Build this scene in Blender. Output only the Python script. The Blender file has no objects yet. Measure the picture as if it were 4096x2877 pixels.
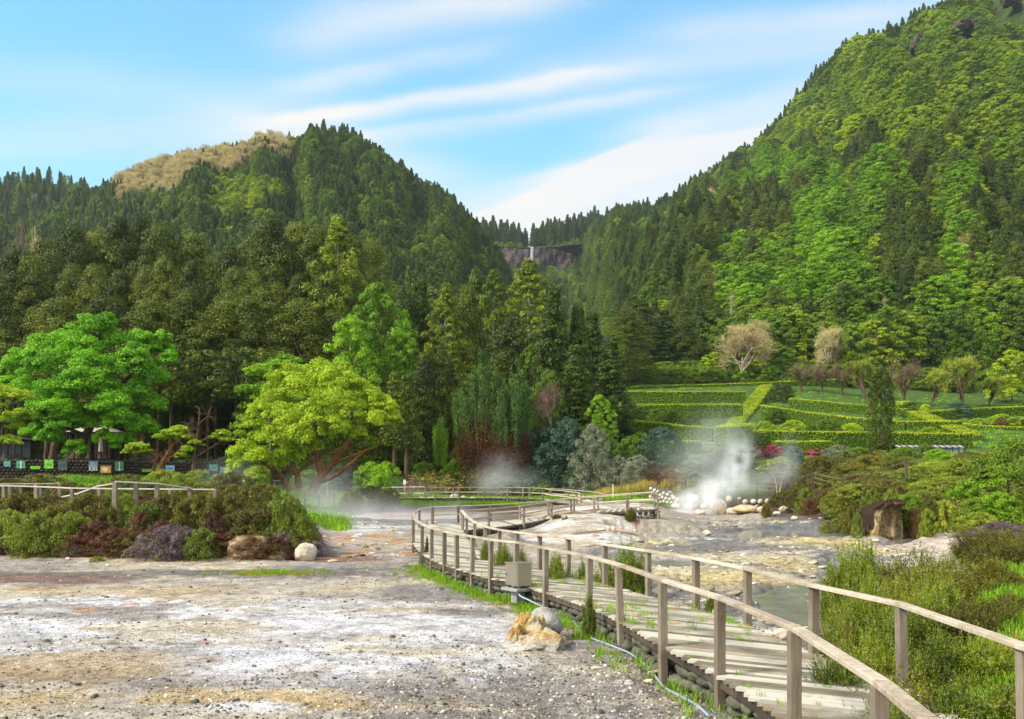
HAZE = True
import bpy, math, random
import numpy as np
from mathutils import Vector
SC = bpy.context.scene
COL = SC.collection
F = 1024 * 30.0 / 36.0      # focal length in picture widths of 1024
CX, HY, CZ = 512.0, 482.5, 2.85
R = math.radians

def pw(px, py, Y):
    return np.array([(px - CX) / F * Y, Y, CZ - (py - HY) / F * Y])
def gp(px, py, z=0.0):
    Y = (CZ - z) * F / (py - HY)
    return pw(px, py, Y)

# ---------------- noise ----------------
def _h(i, j, k, s):
    n = (i * 374761393 + j * 668265263 + k * 2147483647 + s * 144665) & 0xffffffff
    n = ((n ^ (n >> 13)) * 1274126177) & 0xffffffff
    n = ((n ^ (n >> 16)) * 2246822519) & 0xffffffff
    return ((n ^ (n >> 15)) & 0xffffff) / float(0xffffff)
def vnoise(x, y, z=None, s=0):
    x = np.asarray(x, float); y = np.asarray(y, float)
    z = np.zeros_like(x) if z is None else np.asarray(z, float)
    i = np.floor(x).astype(np.int64); j = np.floor(y).astype(np.int64); k = np.floor(z).astype(np.int64)
    a, b, c = x - i, y - j, z - k
    a = a * a * (3 - 2 * a); b = b * b * (3 - 2 * b); c = c * c * (3 - 2 * c)
    def L(k):
        p = _h(i, j, k, s) * (1 - a) + _h(i + 1, j, k, s) * a
        q = _h(i, j + 1, k, s) * (1 - a) + _h(i + 1, j + 1, k, s) * a
        return p * (1 - b) + q * b
    return (L(k) * (1 - c) + L(k + 1) * c) * 2 - 1
def fbm(x, y, sc=1.0, o=4, s=0, z=None):
    r = 0; a = 1.0; t = 0
    for q in range(o):
        f = 2.03 ** q / sc
        r = r + a * vnoise(np.asarray(x) * f + 17.3 * q, np.asarray(y) * f - 9.1 * q, None if z is None else np.asarray(z) * f, s + q)
        t += a; a *= 0.5
    return r / t
def ss(a, b, x):
    t = np.clip((np.asarray(x, float) - a) / (b - a), 0, 1)
    return t * t * (3 - 2 * t)

# ---------------- ground height ----------------
FAN = [
 (-400, [(0,0),(26,0),(31,.3),(36,1.5),(60,1.9),(88,3.4),(120,4.5),(200,12),(330,30),(2000,60)]),
 (-60, [(0,0),(28,0),(32,.3),(37,1.6),(60,1.9),(88,3.4),(120,4.5),(200,12),(330,30),(2000,60)]),
 (120, [(0,0),(29,0),(32.5,.35),(37,1.6),(60,1.8),(88,3.3),(120,4.5),(200,12),(330,30),(2000,60)]),
 (235, [(0,0),(30,0),(33,.4),(36.5,1.4),(60,1.6),(88,3.1),(120,4.5),(200,12),(330,30),(2000,60)]),
 (300, [(0,0),(31,0),(34,.3),(37,.8),(45,.5),(70,.5),(80,1.0),(95,1.9),(120,3.5),(200,11),(330,30),(2000,60)]),
 (335, [(0,0),(45,0),(66,.05),(74,.5),(80,1.0),(95,1.7),(120,3.2),(200,11),(330,30),(2000,60)]),
 (430, [(0,0),(66,.1),(73,.7),(80,1.2),(95,1.5),(112,2.6),(150,6),(200,12),(330,34),(2000,60)]),
 (520, [(0,0),(38,0),(46,.35),(68,.4),(75,1.0),(98,1.3),(101,3.2),(125,4.5),(160,9),(200,16),(330,40),(2000,60)]),
 (600, [(0,0),(34,0),(46,.7),(53,1.0),(66,1.0),(78,1.2),(96,1.6),(101,3.2),(112,6.3),(135,12),(165,17.8),(195,25.3),(230,32),(330,60),(2000,90)]),
 (655, [(0,0),(40,0),(50,.7),(56,.65),(66,.6),(78,.6),(82.5,.9),(85.5,2.3),(98,4.2),(112,7.4),(135,12),(165,17.8),(195,25.3),(230,34),(330,70),(2000,120)]),
 (720, [(0,0),(60,.05),(68,.3),(73.2,.55),(75.5,1.5),(84,2.3),(98,4.8),(112,7.6),(135,12),(165,17.8),(195,25.3),(230,36),(330,80),(2000,140)]),
 (800, [(0,0),(52,0),(58,.3),(66,.75),(72.5,1.1),(75,1.8),(78,2.1),(98,4.6),(112,7.6),(135,12),(165,17.8),(195,25.0),(230,38),(330,90),(2000,150)]),
 (870, [(0,.05),(45.2,0),(46,.3),(48.5,1.6),(64,2.4),(80,3.7),(98,5.5),(112,7.5),(135,12),(165,17.2),(195,24),(230,38),(330,95),(2000,160)]),
 (935, [(0,.05),(20,0.1),(36,.1),(42,.2),(45,.8),(50,1.5),(64,2.8),(80,4.0),(98,5.4),(112,7.5),(135,11.5),(165,16.8),(195,23),(230,38),(330,100),(2000,170)]),
 (1010, [(0,0.3),(8,.3),(13,.65),(20,.8),(28,.6),(35,.5),(41,.8),(50,1.7),(64,3.1),(80,4.3),(98,5.6),(112,7.6),(135,11.5),(165,16.8),(195,23),(230,38),(330,100),(2000,170)]),
 (1300, [(0,0.7),(8,1.0),(13,1.2),(20,1.6),(28,1.6),(35,1.6),(41,1.9),(50,2.6),(64,3.8),(80,4.9),(98,6.2),(112,8.6),(135,12.5),(165,18),(195,25),(230,40),(330,105),(2000,170)]),
]
def ground(x, y):
    x = np.asarray(x, float); y = np.asarray(y, float)
    yy = np.maximum(y, 0.5)
    u = x / np.maximum(yy, 6.0) * F + CX
    u = np.clip(u, FAN[0][0], FAN[-1][0] - .01)
    H = [np.interp(yy, [p[0] for p in t], [p[1] for p in t]) for _, t in FAN]
    out = np.zeros_like(u + yy)
    us = [c for c, _ in FAN]
    for i in range(len(us) - 1):
        m = (u >= us[i]) & (u < us[i + 1])
        t = (u - us[i]) / (us[i + 1] - us[i]); t = t * t * (3 - 2 * t)
        out = np.where(m, H[i] * (1 - t) + H[i + 1] * t, out)
    return out
def gz(x, y): return float(ground(np.array([x]), np.array([y]))[0])

# ---------------- meshes ----------------
class MB:
    """collects arrays of vertices and equal-sided faces for ONE mesh"""
    def __init__(s): s.v = []; s.f = []; s.n = 0; s.m = []
    def add(s, V, Fc, mi=0):
        V = np.asarray(V, np.float32).reshape(-1, 3); Fc = np.asarray(Fc, np.int64)
        if len(V) == 0 or len(Fc) == 0: return s
        s.v.append(V); s.f.append(Fc + s.n); s.m.append(np.full(len(Fc), mi, np.int32)); s.n += len(V)
        return s
    def mesh(s, name, mats, smooth=False):
        me = bpy.data.meshes.new(name)
        V = np.concatenate(s.v); me.vertices.add(len(V)); me.vertices.foreach_set('co', V.ravel())
        nl = sum(f.size for f in s.f); nf = sum(len(f) for f in s.f)
        me.loops.add(nl); me.polygons.add(nf)
        me.loops.foreach_set('vertex_index', np.concatenate([f.ravel() for f in s.f]).astype(np.int32))
        tot = np.concatenate([np.full(len(f), f.shape[1], np.int32) for f in s.f])
        st = np.concatenate([[0], np.cumsum(tot)[:-1]]).astype(np.int32)
        me.polygons.foreach_set('loop_start', st); me.polygons.foreach_set('loop_total', tot)
        me.polygons.foreach_set('material_index', np.concatenate(s.m))
        me.polygons.foreach_set('use_smooth', np.full(nf, bool(smooth)))
        for m in (mats if isinstance(mats, (list, tuple)) else [mats]): me.materials.append(m)
        me.update(calc_edges=True); me.validate()
        return me

def tag(o, label=None, cat=None, group=None, kind=None):
    if label: o['label'] = label
    if cat: o['category'] = cat
    if group: o['group'] = group
    if kind: o['kind'] = kind
    return o
def link(name, me, parent=None):
    o = bpy.data.objects.new(name, me); COL.objects.link(o)
    if parent is not None: o.parent = parent
    return o
def empty(name, loc=(0, 0, 0), rz=0, sc=1):
    o = bpy.data.objects.new(name, None); COL.objects.link(o); o.location = loc
    o.rotation_euler = (0, 0, rz); o.scale = (sc, sc, sc) if np.isscalar(sc) else sc
    o.empty_display_size = .2
    return o

BOXF = np.array([[0,1,3,2],[4,6,7,5],[0,4,5,1],[2,3,7,6],[0,2,6,4],[1,5,7,3]])
def box(mb, c, ax, ay, az, mi=0):
    """box with centre c and half-axis vectors"""
    c, ax, ay, az = [np.asarray(q, float) for q in (c, ax, ay, az)]
    V = [c + i * ax + j * ay + k * az for i in (-1, 1) for j in (-1, 1) for k in (-1, 1)]
    return mb.add(V, BOXF, mi)
def bev_box(mb, c, ax, ay, az, b=.006, mi=0):
    """box with chamfered long edges (b = fraction-free chamfer in metres); az is the long axis"""
    c, ax, ay, az = [np.asarray(q, float) for q in (c, ax, ay, az)]
    lx, ly = np.linalg.norm(ax), np.linalg.norm(ay)
    ux, uy = ax / lx, ay / ly
    pr = [(-lx + b, -ly), (lx - b, -ly), (lx, -ly + b), (lx, ly - b), (lx - b, ly), (-lx + b, ly), (-lx, ly - b), (-lx, -ly + b)]
    V = [c + ux * p + uy * q + az * k for k in (-1, 1) for p, q in pr]
    mb.add(V, [[i, (i + 1) % 8, 8 + (i + 1) % 8, 8 + i] for i in range(8)], mi)
    mb.add(V, [list(range(7, -1, -1)), list(range(8, 16))], mi)
    return mb
def beam(mb, p, q, w, h, mi=0, up=(0, 0, 1), b=.006):
    p = np.asarray(p, float); q = np.asarray(q, float); d = q - p; L = np.linalg.norm(d); d = d / L
    s = np.cross(d, up); s /= np.linalg.norm(s); t = np.cross(s, d)
    return bev_box(mb, (p + q) / 2, s * w / 2, t * h / 2, d * L / 2, min(b, w * .2, h * .2), mi)
def tube(mb, P, rad, n=6, mi=0, cap=True):
    P = np.asarray(P, float); rad = np.broadcast_to(np.asarray(rad, float), (len(P),))
    T = np.gradient(P, axis=0); T /= np.linalg.norm(T, axis=1)[:, None] + 1e-9
    ref = np.array([0, 0, 1.0]) if abs(T[0][2]) < .9 else np.array([1.0, 0, 0])
    V = []
    for i in range(len(P)):
        a = np.cross(T[i], ref); a /= np.linalg.norm(a) + 1e-9; b = np.cross(T[i], a); ref = np.cross(a, T[i]) if False else ref
        an = np.arange(n) / n * 2 * math.pi
        V.append(P[i] + rad[i] * (np.cos(an)[:, None] * a + np.sin(an)[:, None] * b))
    V = np.concatenate(V)
    Fq = [[r * n + i, r * n + (i + 1) % n, (r + 1) * n + (i + 1) % n, (r + 1) * n + i] for r in range(len(P) - 1) for i in range(n)]
    mb.add(V, Fq, mi)
    if cap:
        mb.add(V[:n], [list(range(n))], mi); mb.add(V[-n:], [list(range(n))], mi)
    return mb
_ico = {}
def ico(sub):
    if sub not in _ico:
        import bmesh
        b = bmesh.new(); bmesh.ops.create_icosphere(b, subdivisions=sub, radius=1); b.verts.ensure_lookup_table()
        _ico[sub] = (np.array([v.co[:] for v in b.verts]), np.array([[v.index for v in f.verts] for f in b.faces])); b.free()
    return _ico[sub]
def rock(mb, c, r, seed=0, sub=3, rough=.25, mi=0, flat=.35, facet=0.0, rz=None):
    V, Fc = ico(sub); V = V.copy()
    n = fbm(V[:, 0] * 1.1 + seed * 7.7, V[:, 1] * 1.1, 1.0, 4, seed, V[:, 2] * 1.1)
    V = V * (1 + rough * n[:, None] * 1.6)
    if facet > 0:
        rg = np.random.RandomState(seed + 5)
        for _ in range(7):
            d = rg.normal(size=3); d /= np.linalg.norm(d)
            k = .62 + .25 * rg.rand(); e = V @ d - k
            V = V - np.clip(e, 0, 9)[:, None] * d * facet
    V[:, 2] = np.where(V[:, 2] < -flat, -flat + (V[:, 2] + flat) * .25, V[:, 2])
    a = (seed * 1.7) if rz is None else rz
    r = np.broadcast_to(np.asarray(r, float), (3,)); V = V * r
    V = np.stack([V[:, 0] * math.cos(a) - V[:, 1] * math.sin(a), V[:, 0] * math.sin(a) + V[:, 1] * math.cos(a), V[:, 2]], 1)
    return mb.add(V + np.asarray(c, float), Fc, mi)

# ---------------- leaves ----------------
def norm(a): return a / (np.linalg.norm(a, axis=-1, keepdims=True) + 1e-9)
def leaf_quads(mb, C, N, L, W, rg, T=None, jit=.5, mi=0):
    n = len(C)
    if n == 0: return mb
    N = norm(N + rg.normal(size=(n, 3)) * jit)
    if T is None: T = rg.normal(size=(n, 3))
    else: T = T + rg.normal(size=(n, 3)) * .25
    T = norm(T - (T * N).sum(1)[:, None] * N); B = np.cross(N, T)
    L = np.broadcast_to(np.asarray(L, float), (n,)) * rg.uniform(.7, 1.3, n); W = np.broadcast_to(np.asarray(W, float), (n,)) * rg.uniform(.7, 1.3, n)
    a, b = T * L[:, None] * .5, B * W[:, None] * .5
    V = np.stack([C - a, C + b - a * .1, C + a, C - b - a * .1], 1).reshape(-1, 3)
    return mb.add(V, np.arange(n * 4).reshape(-1, 4), mi)
def lobes(mb, c, r, per, ls, rg, asp=.6, up=0.0, jit=.45, cut=-.35, out=None, mi=0, fill=.25):
    """c (k,3) centres, r (k,3) radii; leaves spread over each lobe's shell"""
    c = np.asarray(c, float); r = np.asarray(r, float); k = len(c)
    n = k * per; D = norm(rg.normal(size=(n, 3)))
    bad = D[:, 2] < cut; D[bad, 2] *= -rg.uniform(0, 1, bad.sum()); D = norm(D)
    cc = np.repeat(c, per, 0); rr = np.repeat(r, per, 0)
    rad = np.where(rg.rand(n) < fill, rg.uniform(.35, .9, n), rg.uniform(.82, 1.08, n))
    P = cc + rr * D * rad[:, None]
    N = norm(D / rr); N = norm(N + np.array([0, 0, up]))
    T = None if out is None else D * .6 + np.array([0, 0, out])
    return leaf_quads(mb, P, N, ls, ls * asp, rg, T, jit, mi)
# ---------------- materials ----------------
def newmat(name, rough=.8, spec=.3):
    m = bpy.data.materials.new(name); m.use_nodes = True
    nt = m.node_tree; b = nt.nodes['Principled BSDF']
    b.inputs['Roughness'].default_value = rough
    b.inputs['Specular IOR Level'].default_value = spec
    return m, nt, b
def N(nt, t, **k):
    n = nt.nodes.new(t)
    for a, v in k.items():
        if a.startswith('i_'): n.inputs[a[2:].replace('_', ' ')].default_value = v
        elif a[0] == 'n' and a[1:].isdigit(): n.inputs[int(a[1:])].default_value = v
        else: setattr(n, a, v)
    return n
def ramp(nt, fac, stops, interp='LINEAR'):
    r = nt.nodes.new('ShaderNodeValToRGB'); r.color_ramp.interpolation = interp
    while len(r.color_ramp.elements) < len(stops): r.color_ramp.elements.new(.5)
    for e, (p, c) in zip(r.color_ramp.elements, stops):
        e.position = p; e.color = (*c, 1) if len(c) == 3 else c
    nt.links.new(fac, r.inputs[0]); return r.outputs[0]
def mixc(nt, f, a, b, mode='MIX'):
    m = nt.nodes.new('ShaderNodeMix'); m.data_type = 'RGBA'; m.blend_type = mode
    for s, v in ((m.inputs[0], f), (m.inputs[6], a), (m.inputs[7], b)):
        if isinstance(v, (int, float)): s.default_value = v
        elif isinstance(v, tuple): s.default_value = (*v, 1) if len(v) == 3 else v
        else: nt.links.new(v, s)
    return m.outputs[2]
def mth(nt, op, a, b=0.0, c=0.0, clamp=False):
    m = nt.nodes.new('ShaderNodeMath'); m.operation = op; m.use_clamp = clamp
    for s, v in zip(m.inputs, (a, b, c)):
        if isinstance(v, (int, float)): s.default_value = v
        else: nt.links.new(v, s)
    return m.outputs[0]
def noise(nt, scale, detail=3, vec=None, rough=.55, dist=0.0):
    n = N(nt, 'ShaderNodeTexNoise'); n.inputs['Scale'].default_value = scale; n.inputs['Detail'].default_value = detail
    n.inputs['Roughness'].default_value = rough; n.inputs['Distortion'].default_value = dist
    if vec is not None: nt.links.new(vec, n.inputs['Vector'])
    return n.outputs['Fac']
def coords(nt, which='Object'): return N(nt, 'ShaderNodeTexCoord').outputs[which]
def mapping(nt, vec, sc=(1, 1, 1), rot=(0, 0, 0)):
    m = N(nt, 'ShaderNodeMapping'); m.inputs['Scale'].default_value = sc; m.inputs['Rotation'].default_value = rot
    nt.links.new(vec, m.inputs[0]); return m.outputs[0]
def bump(nt, b, h, strength=.4, dist=.02):
    n = N(nt, 'ShaderNodeBump'); n.inputs['Strength'].default_value = strength; n.inputs['Distance'].default_value = dist
    nt.links.new(h, n.inputs['Height']); nt.links.new(n.outputs[0], b.inputs['Normal'])

NOBOOST = ('azalea_blossom', 'tan_twig_leaves', 'pink_twig_leaves', 'dead_brown_leaves', 'dead_grey_twigs', 'silver_leaves', 'blue_green_leaves', 'withered_ginger_leaves', 'heath_red_sprays')
def leafmat(name, cols, obj_var=.35, nscale=.35, trans=.22, rough=.6, extra=None):
    """cols: dark, mid, light leaf colours; the mix varies per leaf, by clump and per plant"""
    cols = [(min(.8, c[0] * 1.9), min(.85, c[1] * 1.55), c[2] * .8) for c in cols] if name not in NOBOOST else cols
    m, nt, b = newmat(name, rough, .25)
    geo = N(nt, 'ShaderNodeNewGeometry'); oi = N(nt, 'ShaderNodeObjectInfo')
    nz = noise(nt, nscale, 2, coords(nt, 'Object'))
    f = mth(nt, 'ADD', mth(nt, 'MULTIPLY', geo.outputs['Random Per Island'], .4), mth(nt, 'MULTIPLY', mth(nt, 'SUBTRACT', nz, .5), 1.5))
    f = mth(nt, 'ADD', f, mth(nt, 'MULTIPLY', oi.outputs['Random'], obj_var))
    f = mth(nt, 'ADD', f, .3 - obj_var / 2)
    st = [(i / (len(cols) - 1) * .8 + .1, c) for i, c in enumerate(cols)]
    c = ramp(nt, f, st)
    if extra is not None:   # a share of dead or flowering sprays
        col, share = extra
        g = mth(nt, 'GREATER_THAN', mth(nt, 'ADD', mth(nt, 'MULTIPLY', geo.outputs['Random Per Island'], .5), noise(nt, nscale * 2.3, 2, coords(nt, 'Object'))), 1.12 - share)
        c = mixc(nt, g, c, col)
    nt.links.new(c, b.inputs['Base Color'])
    tr = N(nt, 'ShaderNodeBsdfTranslucent'); nt.links.new(c, tr.inputs[0])
    mx = N(nt, 'ShaderNodeMixShader'); mx.inputs[0].default_value = trans
    nt.links.new(b.outputs[0], mx.inputs[1]); nt.links.new(tr.outputs[0], mx.inputs[2])
    nt.links.new(mx.outputs[0], nt.nodes['Material Output'].inputs[0])
    return m
def barkmat(name, c1, c2, sc=6):
    m, nt, b = newmat(name, .9, .1)
    v = mapping(nt, coords(nt), (1, 1, .25)); n = noise(nt, sc, 4, v)
    nt.links.new(ramp(nt, n, [(.3, c1), (.7, c2)]), b.inputs['Base Color']); bump(nt, b, n, .6, .03); return m
def rockmat(name, cols, sc=1.5, strength=.6, layer=1.0, dist=.06):
    m, nt, b = newmat(name, .9, .2)
    v = mapping(nt, coords(nt), (1, 1, layer)); n = noise(nt, sc, 6, v, .62); n2 = noise(nt, sc * 6, 4, v, .65)
    st = [(.28 + .44 * i / (len(cols) - 1), c) for i, c in enumerate(cols)]
    c = ramp(nt, n, st); c = mixc(nt, .45, c, mixc(nt, n2, (.12, .11, .1), (.95, .92, .88)), 'MULTIPLY')
    c = mixc(nt, 1.0, c, (1.6, 1.6, 1.6), 'MULTIPLY')
    nt.links.new(c, b.inputs['Base Color'])
    bump(nt, b, mth(nt, 'ADD', n, mth(nt, 'MULTIPLY', n2, .5)), strength, dist); return m
def woodmat(name, c1, c2, c3, spread=.5, grain_axis=None):
    m, nt, b = newmat(name, .85, .2)
    geo = N(nt, 'ShaderNodeNewGeometry'); oi = N(nt, 'ShaderNodeObjectInfo')
    sc = (1, 1, .06) if grain_axis is None else grain_axis
    v = mapping(nt, coords(nt), sc); g = noise(nt, 55, 5, v, .65); g2 = noise(nt, 2.2, 3, coords(nt))
    f = mth(nt, 'ADD', mth(nt, 'MULTIPLY', geo.outputs['Random Per Island'], spread), mth(nt, 'MULTIPLY', g, .55))
    f = mth(nt, 'ADD', f, mth(nt, 'MULTIPLY', mth(nt, 'SUBTRACT', g2, .5), .55)); f = mth(nt, 'ADD', f, mth(nt, 'MULTIPLY', oi.outputs['Random'], .2))
    nt.links.new(ramp(nt, f, [(.2, c1), (.55, c2), (.9, c3)]), b.inputs['Base Color']); bump(nt, b, g, .5, .004); return m
def plain(name, c, rough=.6, spec=.3, metal=0):
    m, nt, b = newmat(name, rough, spec); b.inputs['Base Color'].default_value = (*c, 1); b.inputs['Metallic'].default_value = metal
    n = noise(nt, 9, 4, coords(nt)); nt.links.new(mixc(nt, .35, c, mixc(nt, n, (.4, .4, .4), (1.3, 1.3, 1.3)), 'MULTIPLY'), b.inputs['Base Color'])
    return m

M = {}
M['cedar'] = leafmat('cedar_needles', [(.013,.028,.004), (.032,.060,.007), (.054,.092,.010), (.085,.12,.014)], .55, .22, .2, extra=((.12,.075,.025), .09))
M['cedar_green'] = leafmat('cedar_green_needles', [(.014,.030,.007), (.030,.062,.011), (.058,.10,.017)], .4, .22, .18)
M['far_conifer'] = leafmat('far_conifer_needles', [(.014,.034,.010), (.028,.060,.014), (.050,.092,.016)], .6, .12, .1)
M['bright'] = leafmat('bright_leaves', [(.040,.100,.008), (.090,.215,.012), (.16,.32,.02)], .45, .3, .35)
M['mid'] = leafmat('mid_leaves', [(.026,.062,.009), (.060,.125,.013), (.105,.19,.02)], .6, .25, .3)
M['slope'] = leafmat('slope_leaves', [(.055,.11,.008), (.125,.21,.014), (.20,.30,.022)], .7, .2, .35)
M['lime'] = leafmat('lime_leaves', [(.075,.14,.008), (.155,.27,.014), (.25,.38,.03)], .3, .35, .3)
M['maple'] = leafmat('maple_leaves', [(.030,.10,.006), (.070,.22,.010), (.13,.34,.016)], .2, .3, .3)
M['tan'] = leafmat('tan_twig_leaves', [(.27,.21,.09), (.44,.36,.14), (.58,.49,.22)], .5, .2, .2)
M['pinktwig'] = leafmat('pink_twig_leaves', [(.12,.07,.05), (.2,.12,.08), (.27,.18,.11)], .3, .2, .2)
M['juniper'] = leafmat('juniper_leaves', [(.012,.038,.014), (.026,.072,.022), (.055,.14,.025)], .1, .5, .12)
M['redbrown'] = leafmat('dead_brown_leaves', [(.05,.022,.010), (.11,.045,.018), (.18,.08,.03)], .3, .6, .15)
M['bluegreen'] = leafmat('blue_green_leaves', [(.02,.05,.035), (.05,.1,.06), (.09,.16,.09)], .2, .6, .15)
M['silver'] = leafmat('silver_leaves', [(.10,.12,.07), (.18,.2,.12), (.27,.29,.18)], .3, .6, .2)
M['olive'] = leafmat('olive_feather_leaves', [(.040,.075,.010), (.085,.14,.014), (.14,.20,.02)], .4, .3, .25)
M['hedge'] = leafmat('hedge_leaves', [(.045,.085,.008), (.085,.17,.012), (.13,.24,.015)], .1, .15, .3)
M['hedgetop'] = leafmat('hedge_sunlit_new_growth', [(.11,.19,.010), (.18,.27,.014), (.25,.34,.02)], .1, .3, .25)  # top leaves: sunlit brightness put into the colour, plus yellower new growth
M['heath'] = leafmat('heath_sprays', [(.024,.036,.004), (.10,.13,.008), (.21,.235,.02)], .4, 5.5, .25, extra=((.42,.36,.2), .16))
M['heathgreen'] = leafmat('heath_green_sprays', [(.018,.038,.004), (.080,.135,.008), (.17,.24,.016)], .4, 5.5, .25, extra=((.36,.33,.18), .13))
M['heatholive'] = leafmat('heath_olive_sprays', [(.022,.028,.006), (.060,.072,.010), (.12,.14,.018)], .4, 3.0, .2, extra=((.11,.065,.03), .16))
M['heathred'] = leafmat('heath_red_sprays', [(.045,.018,.010), (.10,.038,.018), (.16,.07,.03)], .5, 1.3, .15)
M['heathgrey'] = leafmat('dead_grey_twigs', [(.09,.06,.06), (.16,.11,.11), (.24,.18,.17)], .3, 1.3, .1)
M['yellowbush'] = leafmat('yellow_green_bush', [(.055,.10,.012), (.13,.20,.025), (.23,.31,.05)], .4, .8, .25, extra=((.32,.2,.08), .12))
M['pink'] = leafmat('azalea_blossom', [(.30,.03,.07), (.55,.07,.15), (.65,.2,.27)], .2, 1.2, .2, extra=((.06,.12,.02), .12))
M['grassb'] = leafmat('grass_blades', [(.05,.12,.006), (.10,.24,.012), (.18,.32,.03)], .3, .3, .3)
M['drygrass'] = leafmat('dry_grass_blades', [(.12,.10,.04), (.24,.22,.10), (.36,.34,.18)], .3, .4, .3)
M['mossgrass'] = leafmat('moss_tufts', [(.07,.10,.01), (.12,.17,.015), (.3,.2,.06)], .8, .4, .2)
M['bark'] = barkmat('brown_bark', (.05,.03,.018), (.13,.085,.05))
M['darkbark'] = barkmat('dark_bark', (.025,.016,.011), (.07,.045,.03))
M['orangebark'] = barkmat('orange_bark', (.10,.04,.015), (.26,.12,.05))
M['palebark'] = barkmat('pale_bark', (.2,.17,.12), (.42,.37,.28))
M['dead'] = barkmat('dead_pale_wood', (.25,.2,.13), (.5,.42,.28))
M['core'] = plain('hedge_core', (.045,.085,.010), .9, .1)
M['plank'] = woodmat('weathered_planks', (.085,.065,.04), (.21,.175,.12), (.42,.385,.31), .8, (.05, 1, 1))
M['post'] = woodmat('weathered_posts', (.075,.056,.038), (.20,.16,.115), (.34,.29,.22), .25, (1, 1, .05))
M['rail'] = woodmat('weathered_rails', (.20,.15,.10), (.46,.39,.29), (.66,.60,.48), .2, (.3, .3, .3))
M['darkbeam'] = woodmat('dark_edge_beam', (.03,.022,.016), (.075,.055,.04), (.14,.11,.08), .3, (.3, .3, .3))
M['railwhite'] = woodmat('bleached_rails', (.35,.31,.26), (.55,.51,.45), (.72,.69,.63), .2, (.3, .3, .3))
M['whiterock'] = rockmat('pale_rock', [(.22,.18,.12), (.38,.34,.26), (.52,.49,.42)], 1.4)
M['greyrock'] = rockmat('grey_rock', [(.09,.09,.085), (.19,.185,.17), (.32,.31,.28)], 2.5)
M['darkstone'] = rockmat('dark_stone', [(.03,.03,.03), (.07,.068,.06), (.13,.12,.10)], 6, .5, 1, .01)
M['cliffrock'] = rockmat('tan_layered_rock', [(.035,.024,.014), (.13,.09,.045), (.26,.19,.095), (.36,.29,.17)], 1.6, 1.0, 2.0, .2)
M['orangerock'] = rockmat('orange_rock', [(.18,.10,.05), (.33,.24,.13), (.45,.39,.26)], 1.6)
M['pinkrock'] = rockmat('pink_rock', [(.4,.2,.13), (.5,.33,.25), (.58,.5,.42)], 1.6)
M['purplecliff'] = rockmat('purple_basalt', [(.008,.007,.009), (.024,.019,.020), (.055,.040,.034), (.06,.07,.02)], .12, .9, .5, 1.2)
M['footstone'] = rockmat('footing_stone', [(.030,.032,.022), (.075,.075,.05), (.15,.14,.085)], 3.0, .9, 1, .05)
M['wallstone'] = rockmat('dark_wall_stone', [(.015,.013,.012), (.035,.03,.026), (.07,.06,.05)], 2.2)
M['plaster'] = rockmat('stained_plaster', [(.09,.045,.03), (.17,.085,.06), (.28,.2,.15)], .7, .4, .5)
M['mortar'] = plain('mortar', (.10,.095,.085), .95, .1)
M['darksoil'] = rockmat('dark_root_soil', [(.02,.012,.008), (.05,.03,.018), (.09,.055,.03)], 2.5)
def sulphur():   # white crust below, ochre and orange knobs
    m, nt, b = newmat('sulphur_crusted_rock', .9, .2)
    n = noise(nt, 3.6, 8, coords(nt), .68); n2 = noise(nt, 17, 5, coords(nt), .7)
    g = N(nt, 'ShaderNodeNewGeometry'); sx = N(nt, 'ShaderNodeSeparateXYZ'); nt.links.new(coords(nt), sx.inputs[0])
    c = ramp(nt, n, [(.30, (.45,.45,.43)), (.43, (.50,.45,.31)), (.50, (.50,.33,.10)), (.56, (.33,.15,.04)), (.62, (.48,.36,.12)), (.70, (.52,.49,.40))])
    low = mth(nt, 'MULTIPLY', mth(nt, 'SUBTRACT', .30, sx.outputs[2]), 4.0, clamp=True)
    c = mixc(nt, mth(nt, 'MULTIPLY', low, .8), c, (.52,.51,.47)); c = mixc(nt, .4, c, mixc(nt, n2, (.3,.3,.3), (1.4,1.4,1.4)), 'MULTIPLY')
    nt.links.new(c, b.inputs['Base Color']); bump(nt, b, mth(nt, 'ADD', n, n2), 1.0, .07); return m
M['sulphur'] = sulphur()
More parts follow.
